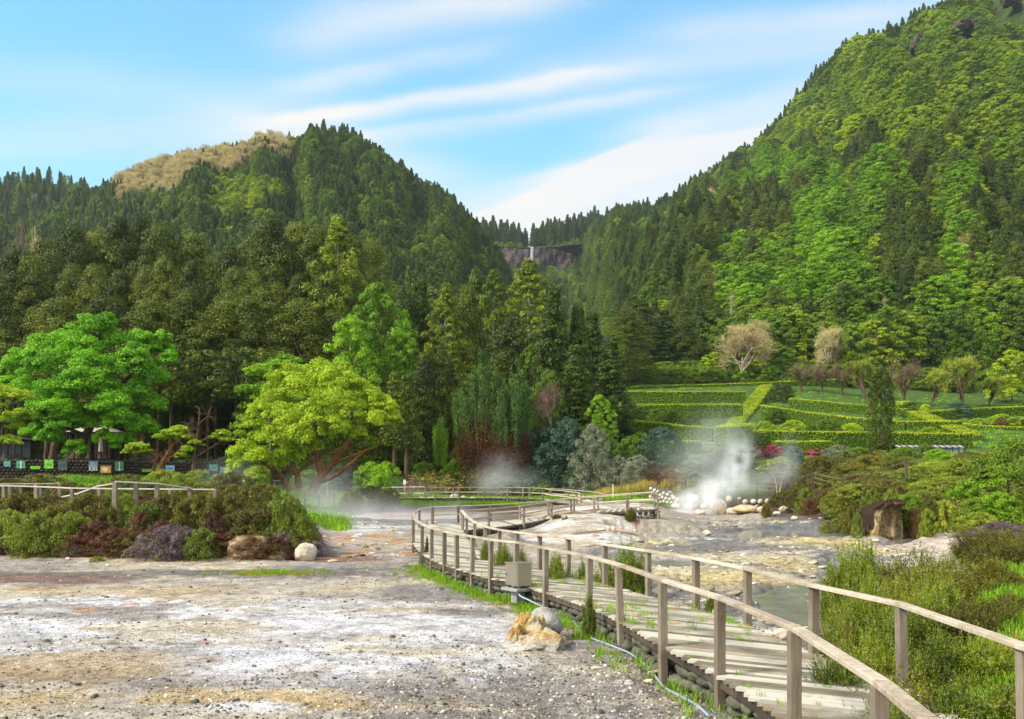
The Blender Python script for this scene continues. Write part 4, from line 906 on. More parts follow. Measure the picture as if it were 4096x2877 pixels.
# ---------------- boardwalks ----------------
def resample(P, step):
    P = np.asarray(P, float); d = np.r_[0, np.cumsum(np.linalg.norm(np.diff(P[:, :2], axis=0), axis=1))]
    n = max(2, int(round(d[-1] / step)) + 1); s = np.linspace(0, d[-1], n)
    return np.stack([np.interp(s, d, P[:, j]) for j in range(P.shape[1])], 1)
def smooth(P, it=2):
    P = np.asarray(P, float)
    for _ in range(it):
        Q = [P[0]]
        for a, b in zip(P[:-1], P[1:]): Q += [a * .75 + b * .25, a * .25 + b * .75]
        P = np.array(Q + [P[-1]])
    return P
LEFT = [(2.35,1.5,.45),(2.45,3.6,.45),(2.53,5.2,.45),(2.67,6.15,.45),(2.82,8.42,.45),(2.63,10.66,.45),(2.26,12.56,.45),(1.93,14.8,.45),(1.53,16.65,.45),(.767,18.8,.45),(.117,20.6,.45),(-.51,21.5,.45),(-1.03,22.8,.45),(-1.5,23.9,.45),(-1.95,25.1,.45),(-2.5,26.9,.45),(-3.02,29.1,.45)]
LEFT2 = LEFT + [(-3.9,34,.45),(-4.5,39,.48),(-4.75,44,.52),(-4.4,47.2,.55)]
FARSIDE = [(-4.4,47.2,.55),(-3,47.8,.58),(-1.2,48.8,.62),(.5,50.4,.68),(2.3,53.2,.76),(4.0,55.0,.92),(5.6,55.2,1.06),(7.4,54.4,1.2),(8.9,53.4,1.32)]
RIGHT = [(4.2,1.5,.45),(4.45,4.2,.45),(4.52,7.56,.45),(4.62,10.15,.45),(4.22,12.05,.45),(3.94,14.4,.45),(3.49,16.3,.45),(2.86,18.1,.45),(2.15,20,.45),(1.43,22.3,.45),(.73,23.5,.45),(.09,24.9,.45),(-.41,26.2,.45),(-.88,28,.45),(-1.42,31.5,.45),(-2.0,37,.46),(-2.45,41.8,.52)]
NEARSIDE = [(-2.45,41.8,.52),(-1.2,43.4,.55),(.6,46,.64),(2.3,50.6,.76),(3.6,52.2,.90),(5.0,51.8,1.03),(6.9,51.2,1.16),(8.7,50.8,1.32)]
GAPS = []
def boardwalk(name, Ls, Rs, label, rails, plank_w=.19, footing=None, group=None):
    o = empty(name, (0, 0, 0)); tag(o, label, 'boardwalk')
    mb = MB(); rg = np.random.RandomState(7)
    for Lp, Rp in zip(Ls, Rs):
        L, Rg = smooth(Lp, 1), smooth(Rp, 1)
        dl = np.linalg.norm(np.diff(L[:, :2], axis=0), axis=1).sum(); dr = np.linalg.norm(np.diff(Rg[:, :2], axis=0), axis=1).sum()
        n = int((dl + dr) / 2 / plank_w)
        A = resample(L, dl / n * 1.0001); B = resample(Rg, dr / n * 1.0001); n = min(len(A), len(B))
        for i in range(n):
            a, c = A[i], B[i]; j = min(i + 1, n - 1); j0 = max(i - 1, 0)
            dA = np.linalg.norm(A[j] - A[j0]) / (j - j0) ; dB = np.linalg.norm(B[j] - B[j0]) / (j - j0)
            d = (c - a); W = np.linalg.norm(d); d /= W; s = np.cross(d, [0, 0, 1])
            ga, gb = dA * .48 - .015, dB * .48 - .015; ga = max(min(ga, .13), .03); gb = max(min(gb, .13), .03); GAPS.append((a - s * dA * .5, c - s * dB * .5))
            e0, e1 = rg.uniform(.02, .055), rg.uniform(.02, .055); zz = rg.normal() * .004; tw = rg.normal() * .004
            a2, c2 = a - d * e0, c + d * e1; up = np.array([0, 0, 1.0]); V = []
            for k in (-.038, 0):
                V += [a2 - s * ga + up * (k + zz - tw), a2 + s * ga + up * (k + zz + tw), c2 + s * gb + up * (k + zz - tw), c2 - s * gb + up * (k + zz + tw)]
            mb.add(V, [[0, 1, 2, 3], [7, 6, 5, 4], [0, 4, 5, 1], [1, 5, 6, 2], [2, 6, 7, 3], [3, 7, 4, 0]])
    link('deck', mb.mesh(name + '_deck', M['plank']), o)
    for E, post_lo, mid in rails:
        E = np.array(E, float); S = smooth(E, 1)
        eb = MB()
        for a, c in zip(S[:-1], S[1:]): beam(eb, a + [0, 0, -.10], c + [0, 0, -.10], .05, .13)
        link('edge_beam', eb.mesh(name + '_edge', M['darkbeam']), o)
        rb = MB(); T = E + [0, 0, .95]
        for a, c in zip(T[:-1], T[1:]):
            d = (c - a) / np.linalg.norm(c - a); beam(rb, a - d * .002, c + d * .002, .125, .05, b=.006)
            if mid: beam(rb, a + [0, 0, -.45], c + [0, 0, -.45], .05, .08)
        link('handrail', rb.mesh(name + '_rail', M['rail']), o)
        for i, p in enumerate(E):
            g_ = gz2(p[0], p[1]); rr = np.random.RandomState(int(abs(p[0] * 97 + p[1] * 31)) + i)
            j = E[min(i + 1, len(E) - 1)] - E[max(i - 1, 0)]; j = j / np.linalg.norm(j); s = np.array([j[1], -j[0], 0]); w = .052 + .006 * rr.rand()
            pb = MB(); lo = np.array([p[0], p[1], min(g_ - .05, p[2] - .2)]); hi = np.array([p[0], p[1], p[2] + .925]) + np.r_[rr.normal(size=2) * .018, 0]
            off = s * .035 * post_lo; c = (lo + hi) / 2 + off
            t = (hi - lo); t2 = t / 2; bev_box(pb, c, j * w, s * w, t2, .008)
            link('post', pb.mesh('walk_post', M['post']), o)
    if footing:
        for E in footing:
            S = resample(E, .34); fb = MB(); rg2 = np.random.RandomState(3)
            for p in S:
                g_ = gz2(p[0], p[1]); h = p[2] - .16 - g_
                if h < .12: continue
                for q in range(2 if h < .45 else 3):
                    hh = h / (2 if h < .45 else 3)
                    rock(fb, (p[0] + rg2.normal() * .02, p[1] + rg2.normal() * .03, g_ + hh * (q + .5)), (.19, .15, hh * .62), rg2.randint(999), 2, .45, flat=.9, facet=1.0)
            link('stone_footing', fb.mesh(name + '_footing', M['footstone'], True), o)
    return o
FAR_E = [(-11.5,77.5,1.42),(-9.2,78,1.44),(-7,78.2,1.45),(-4.9,78.4,1.45),(-2.6,78.4,1.45),(-.4,78.2,1.45),(1.6,77.6,1.42),(3.4,76.2,1.36),(4.9,73.6,1.28),(6.0,70,1.2),(6.6,66,1.13),(6.6,62,1.08)]
boardwalk('boardwalk', [LEFT2, FARSIDE], [RIGHT, NEARSIDE], 'curving plank boardwalk with weathered handrails crossing the steaming mud field', [(LEFT, -1, False), (LEFT2[len(LEFT) - 1:], -1, False), (RIGHT, 1, False), (FARSIDE, -1, True), (NEARSIDE, 1, True)], footing=[[(p[0] + .12, p[1], p[2]) for p in LEFT], [(p[0], p[1] + .2, p[2]) for p in NEARSIDE]])
F2 = [(p[0] - (.6 if p[1] > 76 else 1.6), p[1] + (1.6 if p[1] > 74 else .2), p[2]) for p in FAR_E]
boardwalk('boardwalk', [F2], [FAR_E], 'far boardwalk with three bar railing curving in front of the stained retaining wall', [(F2, -1, True), (FAR_E, 1, True)], .2, footing=[[(p[0], p[1] + .15, p[2]) for p in FAR_E]])

def fence(name, pts, label, cat='fence', h=.95, w=.09, mid=(), railm='rail', postm='post', rw=.08, rh=.06, zrail=None, bury=.1, lean=0, wire=False, bare_ends=False, group=None):
    """pts: ground points; posts at each, rails between; zrail lists absolute rail heights"""
    o = empty(name, (0, 0, 0)); tag(o, label, cat, group); T = []
    for i, p in enumerate(pts):
        g_ = gz2(p[0], p[1]); zt = (zrail[i] if zrail is not None else g_ + h); T.append((p[0], p[1], zt)); rr = np.random.RandomState(i * 7 + int(abs(p[0]) * 10))
        pb = MB(); lo = np.array([p[0], p[1], g_ - bury]); hi = np.array([p[0] + rr.normal() * lean, p[1], zt - (0 if wire else .02)]); bev_box(pb, (lo + hi) / 2, (w / 2, 0, 0), (0, w / 2, 0), (hi - lo) / 2, .006)
        link('post', pb.mesh('fence_post', M[postm]), o)
    rb = MB()
    for a, c in zip(T[:-1], T[1:]):
        a, c = np.array(a), np.array(c)
        if wire:
            for k in (.08, .45, .8):
                sg = (a + c) / 2 - [0, 0, .04]; tube(rb, [a - [0, 0, k], sg - [0, 0, k], c - [0, 0, k]], .012, 3)
        else:
            beam(rb, a, c, rw, rh)
            for k in mid: beam(rb, a - [0, 0, k], c - [0, 0, k], rw * .7, rh)
    link('wire' if wire else 'rail', rb.mesh('fence_rail', M['dead' if wire else railm]), o)
    return o
def pl(px, Y): return ((px - CX) / F * Y, Y)
def zr(px, py, Y): return CZ - (py - HY) / F * Y
# left: bleached fence on the bank
Y1 = [(-30,36,487.5),(20,36,487.9),(41,36,488.2),(72,36,488.9),(100,36,489.2),(113,36,489.3)]
fence('fence', [pl(a, b) for a, b, c in [(-40,38,0),(4,37.6,0),(21,37.4,0),(41,37,0),(72,36.5,0),(114,36,0),(170,36,0),(215,36,0)]], 'long bleached timber fence on the left bank behind the dark heath bushes', zrail=[zr(a, p, y) for a, y, p in [(-40,38,485.5),(4,37.6,485.8),(21,37.4,486.2),(41,37,486.8),(72,36.5,488.2),(114,36,488.8),(170,36,489.2),(215,36,489.5)]], railm='railwhite', w=.13, rw=.14, rh=.055)
fence('fence', [pl(115, 33.2), pl(136, 33.6), pl(157, 34.2), pl(190, 36)], 'raised end section of bleached handrail with a dark corner post among the heath bushes', zrail=[zr(115,481.6,33.2), zr(136,482.6,33.6), zr(157,483.6,34.2), zr(190,488.3,36)], railm='railwhite', w=.15, rw=.14, rh=.055)
o = fence('fence', [pl(-10, 45), pl(10, 45), pl(36, 45), pl(60, 45)], 'grey back fence with a slanting brace beside the pink gravel path', zrail=[zr(-10,484.0,45), zr(10,483.9,45), zr(36,483.8,45), zr(60,483.4,45)], w=.16, rw=.12, rh=.06, railm='rail')
bb = MB(); a, c = pw(60, 485.5, 45), pw(51.5, 494.5, 45); beam(bb, a, c, .08, .07); link('brace', bb.mesh('brace', M['orangebark']), o)
fence('fence', [pl(60, 44), pl(78, 43), pl(99, 41), pl(114, 40)], 'low sloping handrail climbing between the two bleached fences', zrail=[zr(52,497.5,44) , zr(72,493.5,43), zr(101,485.8,41), zr(116,483.6,40)], railm='railwhite', w=.12)
fence('fence', [pl(x, 84) for x in (55,62,78,82,92,100,110)], 'thin pole fence on the grass below the picture wall', zrail=[zr(x, 476.4 + (x - 55) * .012, 84) for x in (55,62,78,82,92,100,110)], w=.12, rw=.1, rh=.08)
# centre left: brace gate and fences on the grass
g1 = fence('fence', [pl(x, y) for x, y in ((305,72),(319,72),(334,72),(347,74),(361,78),(376,84))], 'timber fence with a crossed brace panel beside the misty pool', zrail=[zr(305,492.5,72), zr(319,490.2,72), zr(334,490.2,72), zr(347,489.0,74), zr(361,487.6,78), zr(376,486.6,84)], mid=(.75,), w=.13)
bb = MB()
for a, c in ((pw(318, 491.5, 71.9), pw(326, 499.5, 71.9)), (pw(334, 491, 71.8), pw(321, 499.8, 71.8)), (pw(334, 496, 71.7), pw(321, 502.5, 71.7))): beam(bb, a, c, .1, .1)
link('brace', bb.mesh('brace', M['rail']), g1)
fence('fence', [pl(x, 95) for x in (255,275,300,333,348,362,372,385,398,412,425)], 'back timber fence on the lawn under the lime green tree', zrail=[zr(x, 480.3 + .02 * (x - 255), 95) for x in (255,275,300,333,348,362,372,385,398,412,425)], mid=(.6,), w=.15)
fence('fence', [pl(x, y) for x, y in ((392,82),(399,81),(409,80),(425,79))], 'short leaning fence joining the lawn to the far boardwalk', zrail=[zr(392,487,82), zr(399,487.2,81), zr(409,486.6,80), zr(425,486.8,79)], mid=(.6,), w=.13)
# centre and right: dark posts with wire
fence('wire_fence', [pl(x, y) for x, y in ((505,99.5),(525,99.5),(549,99.5),(580,99),(605,97),(634,94),(657,90),(696,84))], 'wire fence on dark posts above the stained retaining wall', w=.16, postm='darkbeam', wire=True, zrail=[zr(505,455,99.5), zr(525,454,99.5), zr(549,455.5,99.5), zr(580,461,99), zr(605,464,97), zr(634,459,94), zr(657,469,90), zr(696,480,84)])
fence('wire_fence', [pl(x, y) for x, y in ((685,80),(696.5,80),(757,76),(785,72),(813,68),(843,64),(872,61),(908,58)) if x != 696.5], 'wire fence with charred black posts climbing the heath slope right of the steam', w=.17, postm='darkbeam', wire=True, lean=.08, zrail=[zr(685,480,80), zr(757,480,76), zr(785,482,72), zr(813,472,68), zr(843,478,64), zr(872,472,61), zr(908,459,58)])
def signpost(px, top, base, Y, w, label, plate=True):
    o = empty('signpost', tuple(pw(px, base, Y))); tag(o, label, 'sign'); hgt = (base - top) / F * Y
    mb = MB(); bev_box(mb, (0, 0, hgt * .5 - .1), (.04, 0, 0), (0, .04, 0), (0, 0, hgt * .5 + .1), .01); link('post', mb.mesh('sign_post', M['railwhite']), o)
    if plate:
        mb = MB(); bev_box(mb, (0, -.08, hgt * .82), (w / F * Y / 2, 0, 0), (0, .025, 0), (0, 0, hgt * .2), .01); link('plate', mb.mesh('sign_plate', M['whitepaint']), o)
M['whitepaint'] = plain('white_painted_board', (.68, .69, .70), .5)
signpost(327.3, 480, 494, 71, 2.4, 'small white sign board on a pole behind the crossed brace panel')
signpost(404.7, 480, 492, 80, 2.6, 'small white sign board at the left end of the far boardwalk')
signpost(613, 484, 495, 66, 1.2, 'plain white marker post beside the bend of the far walk', False)
signpost(351.5, 476.5, 480.5, 100, 1.6, 'tiny white sign under the flowering shrubs above the stained wall') if False else None

# ---------------- stone walls ----------------
def stonewall(name, p0, p1, h, d, stone, mat, label, seed, sub=2, corem='mortar', rough=.12, hz=None, facet=.45):
    """p0,p1 (X,Y) ends, h height (or two heights), stones on the face towards the camera"""
    o = empty(name, (p0[0], p0[1], 0)); tag(o, label, 'stone wall'); p0, p1 = np.array(p0, float), np.array(p1, float); L = np.linalg.norm(p1 - p0); e = (p1 - p0) / L; nrm = np.array([e[1], -e[0]])
    if nrm[1] > 0: nrm = -nrm
    rg = np.random.RandomState(seed); h0, h1 = (h, h) if np.isscalar(h) else h; g0_, g1_ = (gz(*p0), gz(*p1)) if hz is None else hz
    cb, sb = MB(), MB(); V = []
    for p, g_, hh in ((p0, g0_, h0), (p1, g1_, h1)):
        for s_ in (0, -d): 
            for z in (g_ - .4, g_ + hh): V.append((p[0] + nrm[0] * s_ - p0[0], p[1] + nrm[1] * s_ - p0[1], z))
    cb.add(V, [[0, 1, 5, 4], [2, 6, 7, 3], [1, 3, 7, 5], [0, 2, 3, 1], [4, 5, 7, 6]]); link('core', cb.mesh(name + '_core', M[corem]), o)
    n = int(L / stone)
    for i in range(n):
        s_ = (i + .5) / n; hh = h0 + (h1 - h0) * s_; g_ = g0_ + (g1_ - g0_) * s_; r = max(1, int(round(hh / (stone * .8))))
        for k in range(r):
            sz = stone * rg.uniform(.40, .56); ofs = (i + .5 + (.5 if k % 2 else 0) + rg.normal() * .08) / n * L
            if ofs > L: continue
            c = p0 + e * ofs + nrm * .02; rock(sb, (c[0] - p0[0], c[1] - p0[1], g_ + hh * (k + .5) / r), (sz, stone * .35, hh / r * .5), rg.randint(9999), sub, rough, 0, 1.5, facet, rz=math.atan2(e[1], e[0]) + rg.normal() * .06)
    link('stones', sb.mesh(name + '_stones', M[mat], True), o); return o
def wp(px, Y): return ((px - CX) / F * Y, Y)
# picture wall
stonewall('picture_wall', wp(-40, 89), wp(262, 92), (1.95, 1.85), .6, .42, 'wallstone', 'long dark lava stone wall hung with nature pictures under the pines', 3, 2, 'darksoil', hz=(3.35, 3.15))
def picture(px0, px1, py0, py1, kindp, label, Y=88.4):
    Y = Y + (px0 + 40) / 302 * 3; a, c = pw(px0, py0, Y), pw(px1, py1, Y); w, h = abs(c[0] - a[0]), abs(a[2] - c[2])
    m, nt, b = newmat('picture_' + kindp, .4, .4); g = coords(nt, 'Generated'); s_ = N(nt, 'ShaderNodeSeparateXYZ'); nt.links.new(g, s_.inputs[0]); x, z = s_.outputs[0], s_.outputs[2]
    n = noise(nt, 3.5, 5, g); n2 = noise(nt, 5, 3, mapping(nt, g, (4, 1, .4)))
    fall = mth(nt, 'SUBTRACT', 1.0, mth(nt, 'MULTIPLY', mth(nt, 'ABSOLUTE', mth(nt, 'SUBTRACT', x, .52)), 12.0), clamp=True)
    if kindp == 'waterfall': c_ = mixc(nt, fall, ramp(nt, n, [(.35, (.02,.10,.06)), (.6, (.10,.28,.14)), (.8, (.3,.42,.4))]), (.75, .85, .85))
    elif kindp == 'green': c_ = ramp(nt, n, [(.3, (.02,.06,.01)), (.45, (.08,.35,.02)), (.65, (.30,.60,.05))])
    elif kindp == 'dark': c_ = ramp(nt, n, [(.4, (.03,.05,.05)), (.6, (.05,.08,.09)), (.75, (.25,.32,.14))])
    elif kindp == 'trees': c_ = mixc(nt, ramp(nt, n2, [(.45, (0,0,0)), (.55, (1,1,1))]), (.03, .08, .16), mixc(nt, z, (.5, .6, .4), (.18, .3, .6)))
    elif kindp == 'orange': 
        d_ = mth(nt, 'ADD', mth(nt, 'POWER', mth(nt, 'ABSOLUTE', mth(nt, 'SUBTRACT', x, .45)), 2.0), mth(nt, 'POWER', mth(nt, 'ABSOLUTE', mth(nt, 'SUBTRACT', z, .5)), 2.0))
        c_ = mixc(nt, ramp(nt, mth(nt, 'ADD', d_, mth(nt, 'MULTIPLY', n, .06)), [(.09, (1,1,1)), (.13, (0,0,0))]), ramp(nt, n, [(.35, (.35,.16,.03)), (.7, (.65,.36,.08))]), (.7, .6, .35))
    elif kindp == 'blue': c_ = ramp(nt, n, [(.35, (.03,.10,.05)), (.5, (.10,.30,.62)), (.65, (.6,.7,.75))])
    else: c_ = ramp(nt, n, [(.35, (.03,.14,.12)), (.6, (.10,.35,.32)), (.8, (.35,.55,.45))])
    nt.links.new(c_, b.inputs['Base Color'])
    mb = MB(); box(mb, (0, 0, 0), (w / 2, 0, 0), (0, .03, 0), (0, 0, h / 2)); o = link('picture', mb.mesh('picture', m)); o.location = tuple((a + c) / 2)
    tag(o, label, 'picture', None)
for q in [(4,10.5,461,466.5,'teal','small teal landscape picture at the left end of the stone wall'),(16.3,25.2,460.7,468.3,'waterfall','waterfall picture left of the arched bridge picture'),(30.4,40.3,466,469,'green','green picture half hidden behind the heath below the stone wall'),(44.3,53.4,459.3,468.6,'green','bright green picture of a garden arch on the stone wall'),(58,67,460.5,470,'dark','dark grey green picture between the garden arch and the forest pictures'),(88.9,97.7,461.2,470.8,'trees','blue picture of tall tree trunks on the stone wall'),(100.2,111,465.7,472.9,'orange','orange sepia picture on the stone wall'),(115,123.5,461.4,470.8,'waterfall','teal picture of a thin waterfall right of the orange picture'),(153.6,163.3,463.7,470.3,'green','green woodland picture behind the first windswept tree'),(165.2,174.4,465.1,470.8,'blue','blue sky picture between the two windswept trees'),(209.2,217.7,464.3,470.6,'teal','pale green picture right of the second windswept tree'),(219.9,226.8,466.8,472.8,'teal','small blue green picture at the right end of the stone wall'),(142,152,469,472,'green','low green picture mostly hidden behind the mound')]: picture(*q)
# retaining wall, stained plaster with stones, moss on top
o = empty('retaining_wall', tuple(pw(530, 497, 99))); tag(o, 'red brown stained retaining wall with a mossy top behind the far boardwalk', 'retaining wall')
mb = MB(); a0, a1 = pw(462, 497, 98.6), pw(600, 497, 98.6); nx = 70
xs = np.linspace(a0[0], a1[0], nx); zz = np.linspace(.9, 3.35, 12); X, Z = np.meshgrid(xs, zz, indexing='ij'); yv = 98.4 + .12 * fbm(X.ravel(), Z.ravel(), 1.2, 3, 3).reshape(X.shape)
Zt = Z + (Z > 3.2) * .12 * fbm(X.ravel(), Z.ravel() * 0, 2, 3, 5).reshape(X.shape)
P = np.stack([X, yv, Zt], -1).reshape(-1, 3) - np.array(o.location); i = np.arange(nx * 12).reshape(nx, 12); qq = np.stack([i[:-1, :-1], i[1:, :-1], i[1:, 1:], i[:-1, 1:]], -1).reshape(-1, 4); mb.add(P, qq)
P2 = P.copy(); P2[:, 1] += .7; mb.add(P2, qq[:, ::-1]); tp = P.reshape(nx, 12, 3)[:, -1]; tb = P2.reshape(nx, 12, 3)[:, -1]; j = np.arange(nx - 1); mb.add(np.concatenate([tp, tb]), np.stack([j, j + 1, nx + j + 1, nx + j], 1))
link('face', mb.mesh('retaining_face', M['plaster']), o)
sb = MB(); rg = np.random.RandomState(2)
for k in range(60):
    x = rg.uniform(585, 612); y = rg.uniform(478, 498); p = pw(x, y, 98.2) - np.array(o.location); rock(sb, p, (.34, .16, .2), k, 2, .15, facet=.5, flat=1.5)
link('stones', sb.mesh('retaining_stones', M['greyrock'], True), o)
mt = MB(); n = 3500; x = rg.uniform(462, 602, n); p = np.array([pw(a, 478.0, 98.6) for a in x]) + np.stack([rg.normal(size=n) * .1, rg.uniform(-.15, .5, n), rg.normal(size=n) * .08 - .02], 1) - np.array(o.location)
leaf_quads(mt, p, np.tile([0, 0, 1.0], (n, 1)), .22, .1, rg); link('moss', mt.mesh('wall_moss', M['mossgrass']), o)
stonewall('rubble_wall', wp(649, 82), wp(684, 78.5), (2.0, .8), .8, .44, 'whiterock', 'pale rubble stone wall sloping down behind the end of the boardwalk', 11, 2, hz=(.5, .45))
stonewall('rubble_wall', wp(738, 73.4), wp(768, 73.0), (.9, 1.0), .6, .5, 'whiterock', 'low block wall of pale stones right of the steam vents', 12, 2, hz=(.5, .5))
stonewall('rubble_wall', wp(768, 73.4), wp(796, 72.6), (.9, .7), .6, .5, 'whiterock', 'upper course of pale block wall running into the heath slope', 13, 2, hz=(.75, .9))
stonewall('lava_wall', wp(352, 108), wp(402, 108), 1.9, .5, .5, 'wallstone', 'dark brown garden wall on the lawn behind the pine trunks', 14, 2, 'darksoil', hz=(2.9, 2.9))

# ---------------- rocks ----------------
def boulder(px, py, wpx, hpx, mat, label, seed, z=None, name='boulder', rough=.2, facet=.35, depth=.8, group=None, sub=4, sink=.15, Y=None):
    Ys = np.linspace(11, 100, 500); gr_ = ground((px - CX) / F * Ys, Ys) + relief((px - CX) / F * Ys, Ys); hit = np.where(gr_ >= CZ - (py - HY) / F * Ys)[0]   # stand it where the ground shows at that point
    Yd = (Ys[hit[0]] if len(hit) else 90.0) if Y is None else Y; w = wpx / F * Yd / 2; h = hpx / F * Yd; p = pw(px, py, Yd)
    mb = MB(); rock(mb, (0, 0, h * .42), (w, w * depth, h * .58), seed, sub, rough, 0, .7, facet, rz=0)
    o = link(name, mb.mesh(name, M[mat], True)); o.location = (p[0], Yd, p[2] - h * sink * .3)
    return tag(o, label, 'rock', group)
boulder(305.5, 560.5, 23, 19, 'whiterock', 'rounded pale boulder at the right foot of the heath bank', 3, sub=5)
# sulphur knobs in the white crust beside the hose
c = gp(534, 647); o = empty('sulphur_rock', tuple(c), 0, (.95, .95, .86)); tag(o, 'yellow and orange crusted rock cluster standing in the white crust beside the boardwalk', 'rock')
mb = MB(); rock(mb, (0, 0, -.04), (.66, .5, .24), 4, 5, .45, flat=.2); rock(mb, (-.10, .25, .30), (.25, .24, .42), 5, 6, .6, facet=.5, flat=.9); rock(mb, (.06, .3, .34), (.18, .2, .34), 15, 6, .6, facet=.6, flat=.9); rock(mb, (-.36, .05, .12), (.16, .16, .25), 9, 6, .6, facet=.4, flat=.9); rock(mb, (.30, -.12, .10), (.30, .2, .28), 7, 6, .6, facet=.6, flat=.9); rock(mb, (.02, .0, .10), (.2, .2, .22), 8, 5, .55, flat=.9); rock(mb, (-.2, -.1, .06), (.14, .14, .17), 18, 5, .6, flat=.9)
link('crusted_knobs', mb.mesh('crusted_knobs', M['sulphur'], True), o)
mb = MB(); rock(mb, (.22, .85, .26), (.34, .30, .36), 12, 5, .22, facet=.3, flat=.8); tag(link('boulder', mb.mesh('boulder', M['greyrock'], True)), 'grey mossy boulder leaning behind the yellow sulphur rocks', 'rock').location = tuple(c)
mb = MB()
for k, (x, y, w, h) in enumerate(((247,561,36,24),(231,562,20,16),(264,561,24,17),(214,562,12,8),(281,562,18,10))):
    Yd = 30.9; p = pw(x, y, Yd); rock(mb, p + [0, .5, h / F * Yd * .4], (w / F * Yd * .55, 1.0, h / F * Yd * .62), 40 + k, 4, .3, facet=.3)
tag(link('earth_bank', mb.mesh('earth_bank', M['cliffrock'], True)), 'tan eroded earth bank under the largest left heath bush', 'rock outcrop')
RL = [(60,557,8,6,"whiterock","small pale rock at the foot of the heath bank, left of the red heath"),(68,560,5,3,"whiterock","flat white stone at the foot of the heath bank"),(118,548,6,5,"greyrock","grey stone under the dead grey heath"),(108,566,5,2.5,"whiterock","white flat stone below the dead grey heath"),(707,535,9,5,"whiterock","low white rock on the near edge of the grey mud"),
]
for k, (x, y, w, h, mt_, lb) in enumerate(RL[:5]): boulder(x, y, w, h, mt_, lb, 60 + k)
boulder(643, 512, 11, 5, 'pinkrock', 'pink slab of rock beside the brown hollow', 71, .35)
boulder(670, 501.5, 8, 11, 'whiterock', 'tall pointed white rock standing left of the steam', 72, .8, rough=.12, facet=.6)
boulder(676, 508, 9, 5, 'whiterock', 'rounded white rock below the pointed standing rock', 73, .35)
boulder(608.5, 530.5, 5, 4.5, 'pinkrock', 'left one of two pink pointed rocks in the grey mud', 74, 0, facet=.6)
boulder(613.5, 530.5, 5, 5, 'pinkrock', 'right one of two pink pointed rocks in the grey mud', 75, 0, facet=.6)
boulder(601, 530.5, 9, 2.6, 'whiterock', 'flat white rock beside the two pink pointed rocks', 76, 0)
boulder(718, 512, 19, 13.5, 'whiterock', 'largest pale boulder in the middle of the steam vent', 77, .35, sub=5)
boulder(711, 501.5, 11, 8, 'whiterock', 'rounded boulder on top of the steam vent pile', 78, .9)
boulder(729, 501.5, 7, 6, 'whiterock', 'small round boulder right of the vent pile crest', 79, .9)
boulder(739.5, 500.5, 4.6, 4, 'orangerock', 'small yellowish rock on the left end of the block wall', 80, 1.1)
boulder(705, 509, 9, 7, 'whiterock', 'cracked boulder left of the largest vent boulder', 81, .45)
boulder(700, 515, 12, 6, 'pinkrock', 'pinkish vent rock in the thick steam', 82, .15)
boulder(722, 514, 10, 7, 'orangerock', 'orange stained rock under the largest vent boulder', 83, .2)
boulder(733, 514, 14, 7, 'whiterock', 'lumpy yellowish rock mass right of the vent boulders', 84, .2, rough=.35)
boulder(747, 513, 26, 9, 'orangerock', 'wide orange and green stained rock face below the block wall', 85, .3, rough=.15, facet=.5)
boulder(764, 513, 15, 8, 'pinkrock', 'dull pink bank rock right of the orange stained face', 86, .3, rough=.15, facet=.5)
boulder(689, 509, 10, 6, 'whiterock', 'white rock in the thickest steam', 87, .35)
boulder(694, 501, 9, 7, 'whiterock', 'pale rock behind the thickest steam', 88, .9)
boulder(784, 512.5, 11, 6.5, 'whiterock', 'hollowed white rock on the shore right of the vents', 89, .15, rough=.35)
boulder(796, 511, 9, 4, 'whiterock', 'low cream rock right of the hollowed white rock', 90, .2)
boulder(777, 515, 9, 4, 'whiterock', 'cream rock in front of the hollowed white rock', 91, .1)
boulder(795, 520, 8, 4.5, 'whiterock', 'white rock at the waterline right of the vents', 92, 0)
boulder(835, 508, 9, 5.5, 'greyrock', 'grey rounded rock under the red heath slope', 93, .5)
boulder(830, 516, 22, 6, 'darksoil', 'dark brown slab of bank earth under the red heath slope', 94, .3, rough=.3)
boulder(812, 512, 20, 4.5, 'orangerock', 'flat brown and cream ledge below the heath slope', 95, .3, rough=.3)
boulder(850, 545, 12, 3.5, 'orangerock', 'dark edged crust slab in front of the cave', 96, 0, rough=.3)
boulder(876, 541.5, 8, 3, 'whiterock', 'small white rock on the shore in front of the cave', 97, 0)
boulder(637, 592.5, 15, 10, 'greyrock', 'grey slab leaning by the heath bush right of the boardwalk', 98, .0, facet=.6)
boulder(716, 621, 10, 13, 'greyrock', 'small grey slab leaning by a handrail post', 99, .25, facet=.6)
boulder(782, 641, 20, 14, 'whiterock', 'pale rock under the right edge of the boardwalk', 100, 0)
boulder(417, 493, 12, 7, 'whiterock', 'x', 101, 1.15) if False else None
for k, (x, w, h, lb) in enumerate(((381,9,3.5,'flattish white rock on the shore grass, left of the far boardwalk rocks'),(396,10,4,'second white rock on the shore grass below the far boardwalk'),(434,0,0,''),(362,4,2.5,'small white rock on the shore near the misty bushes'))):
    pass
boulder(421.5, 500, 8, 3.4, 'whiterock', 'flat white rock left end of the row below the far boardwalk', 102, 1.0)
boulder(431.5, 500.5, 9.5, 4, 'whiterock', 'wide white rock in the row below the far boardwalk', 103, .95)
boulder(454.5, 499.5, 9, 6.5, 'whiterock', 'tallest white boulder in the row below the far boardwalk', 104, 1.0)
boulder(463, 499, 5, 3.6, 'whiterock', 'small white rock beside the tallest boulder below the far boardwalk', 105, 1.0)
boulder(472, 500, 6, 3.4, 'whiterock', 'white rock at the right end of the row below the far boardwalk', 106, 1.0)
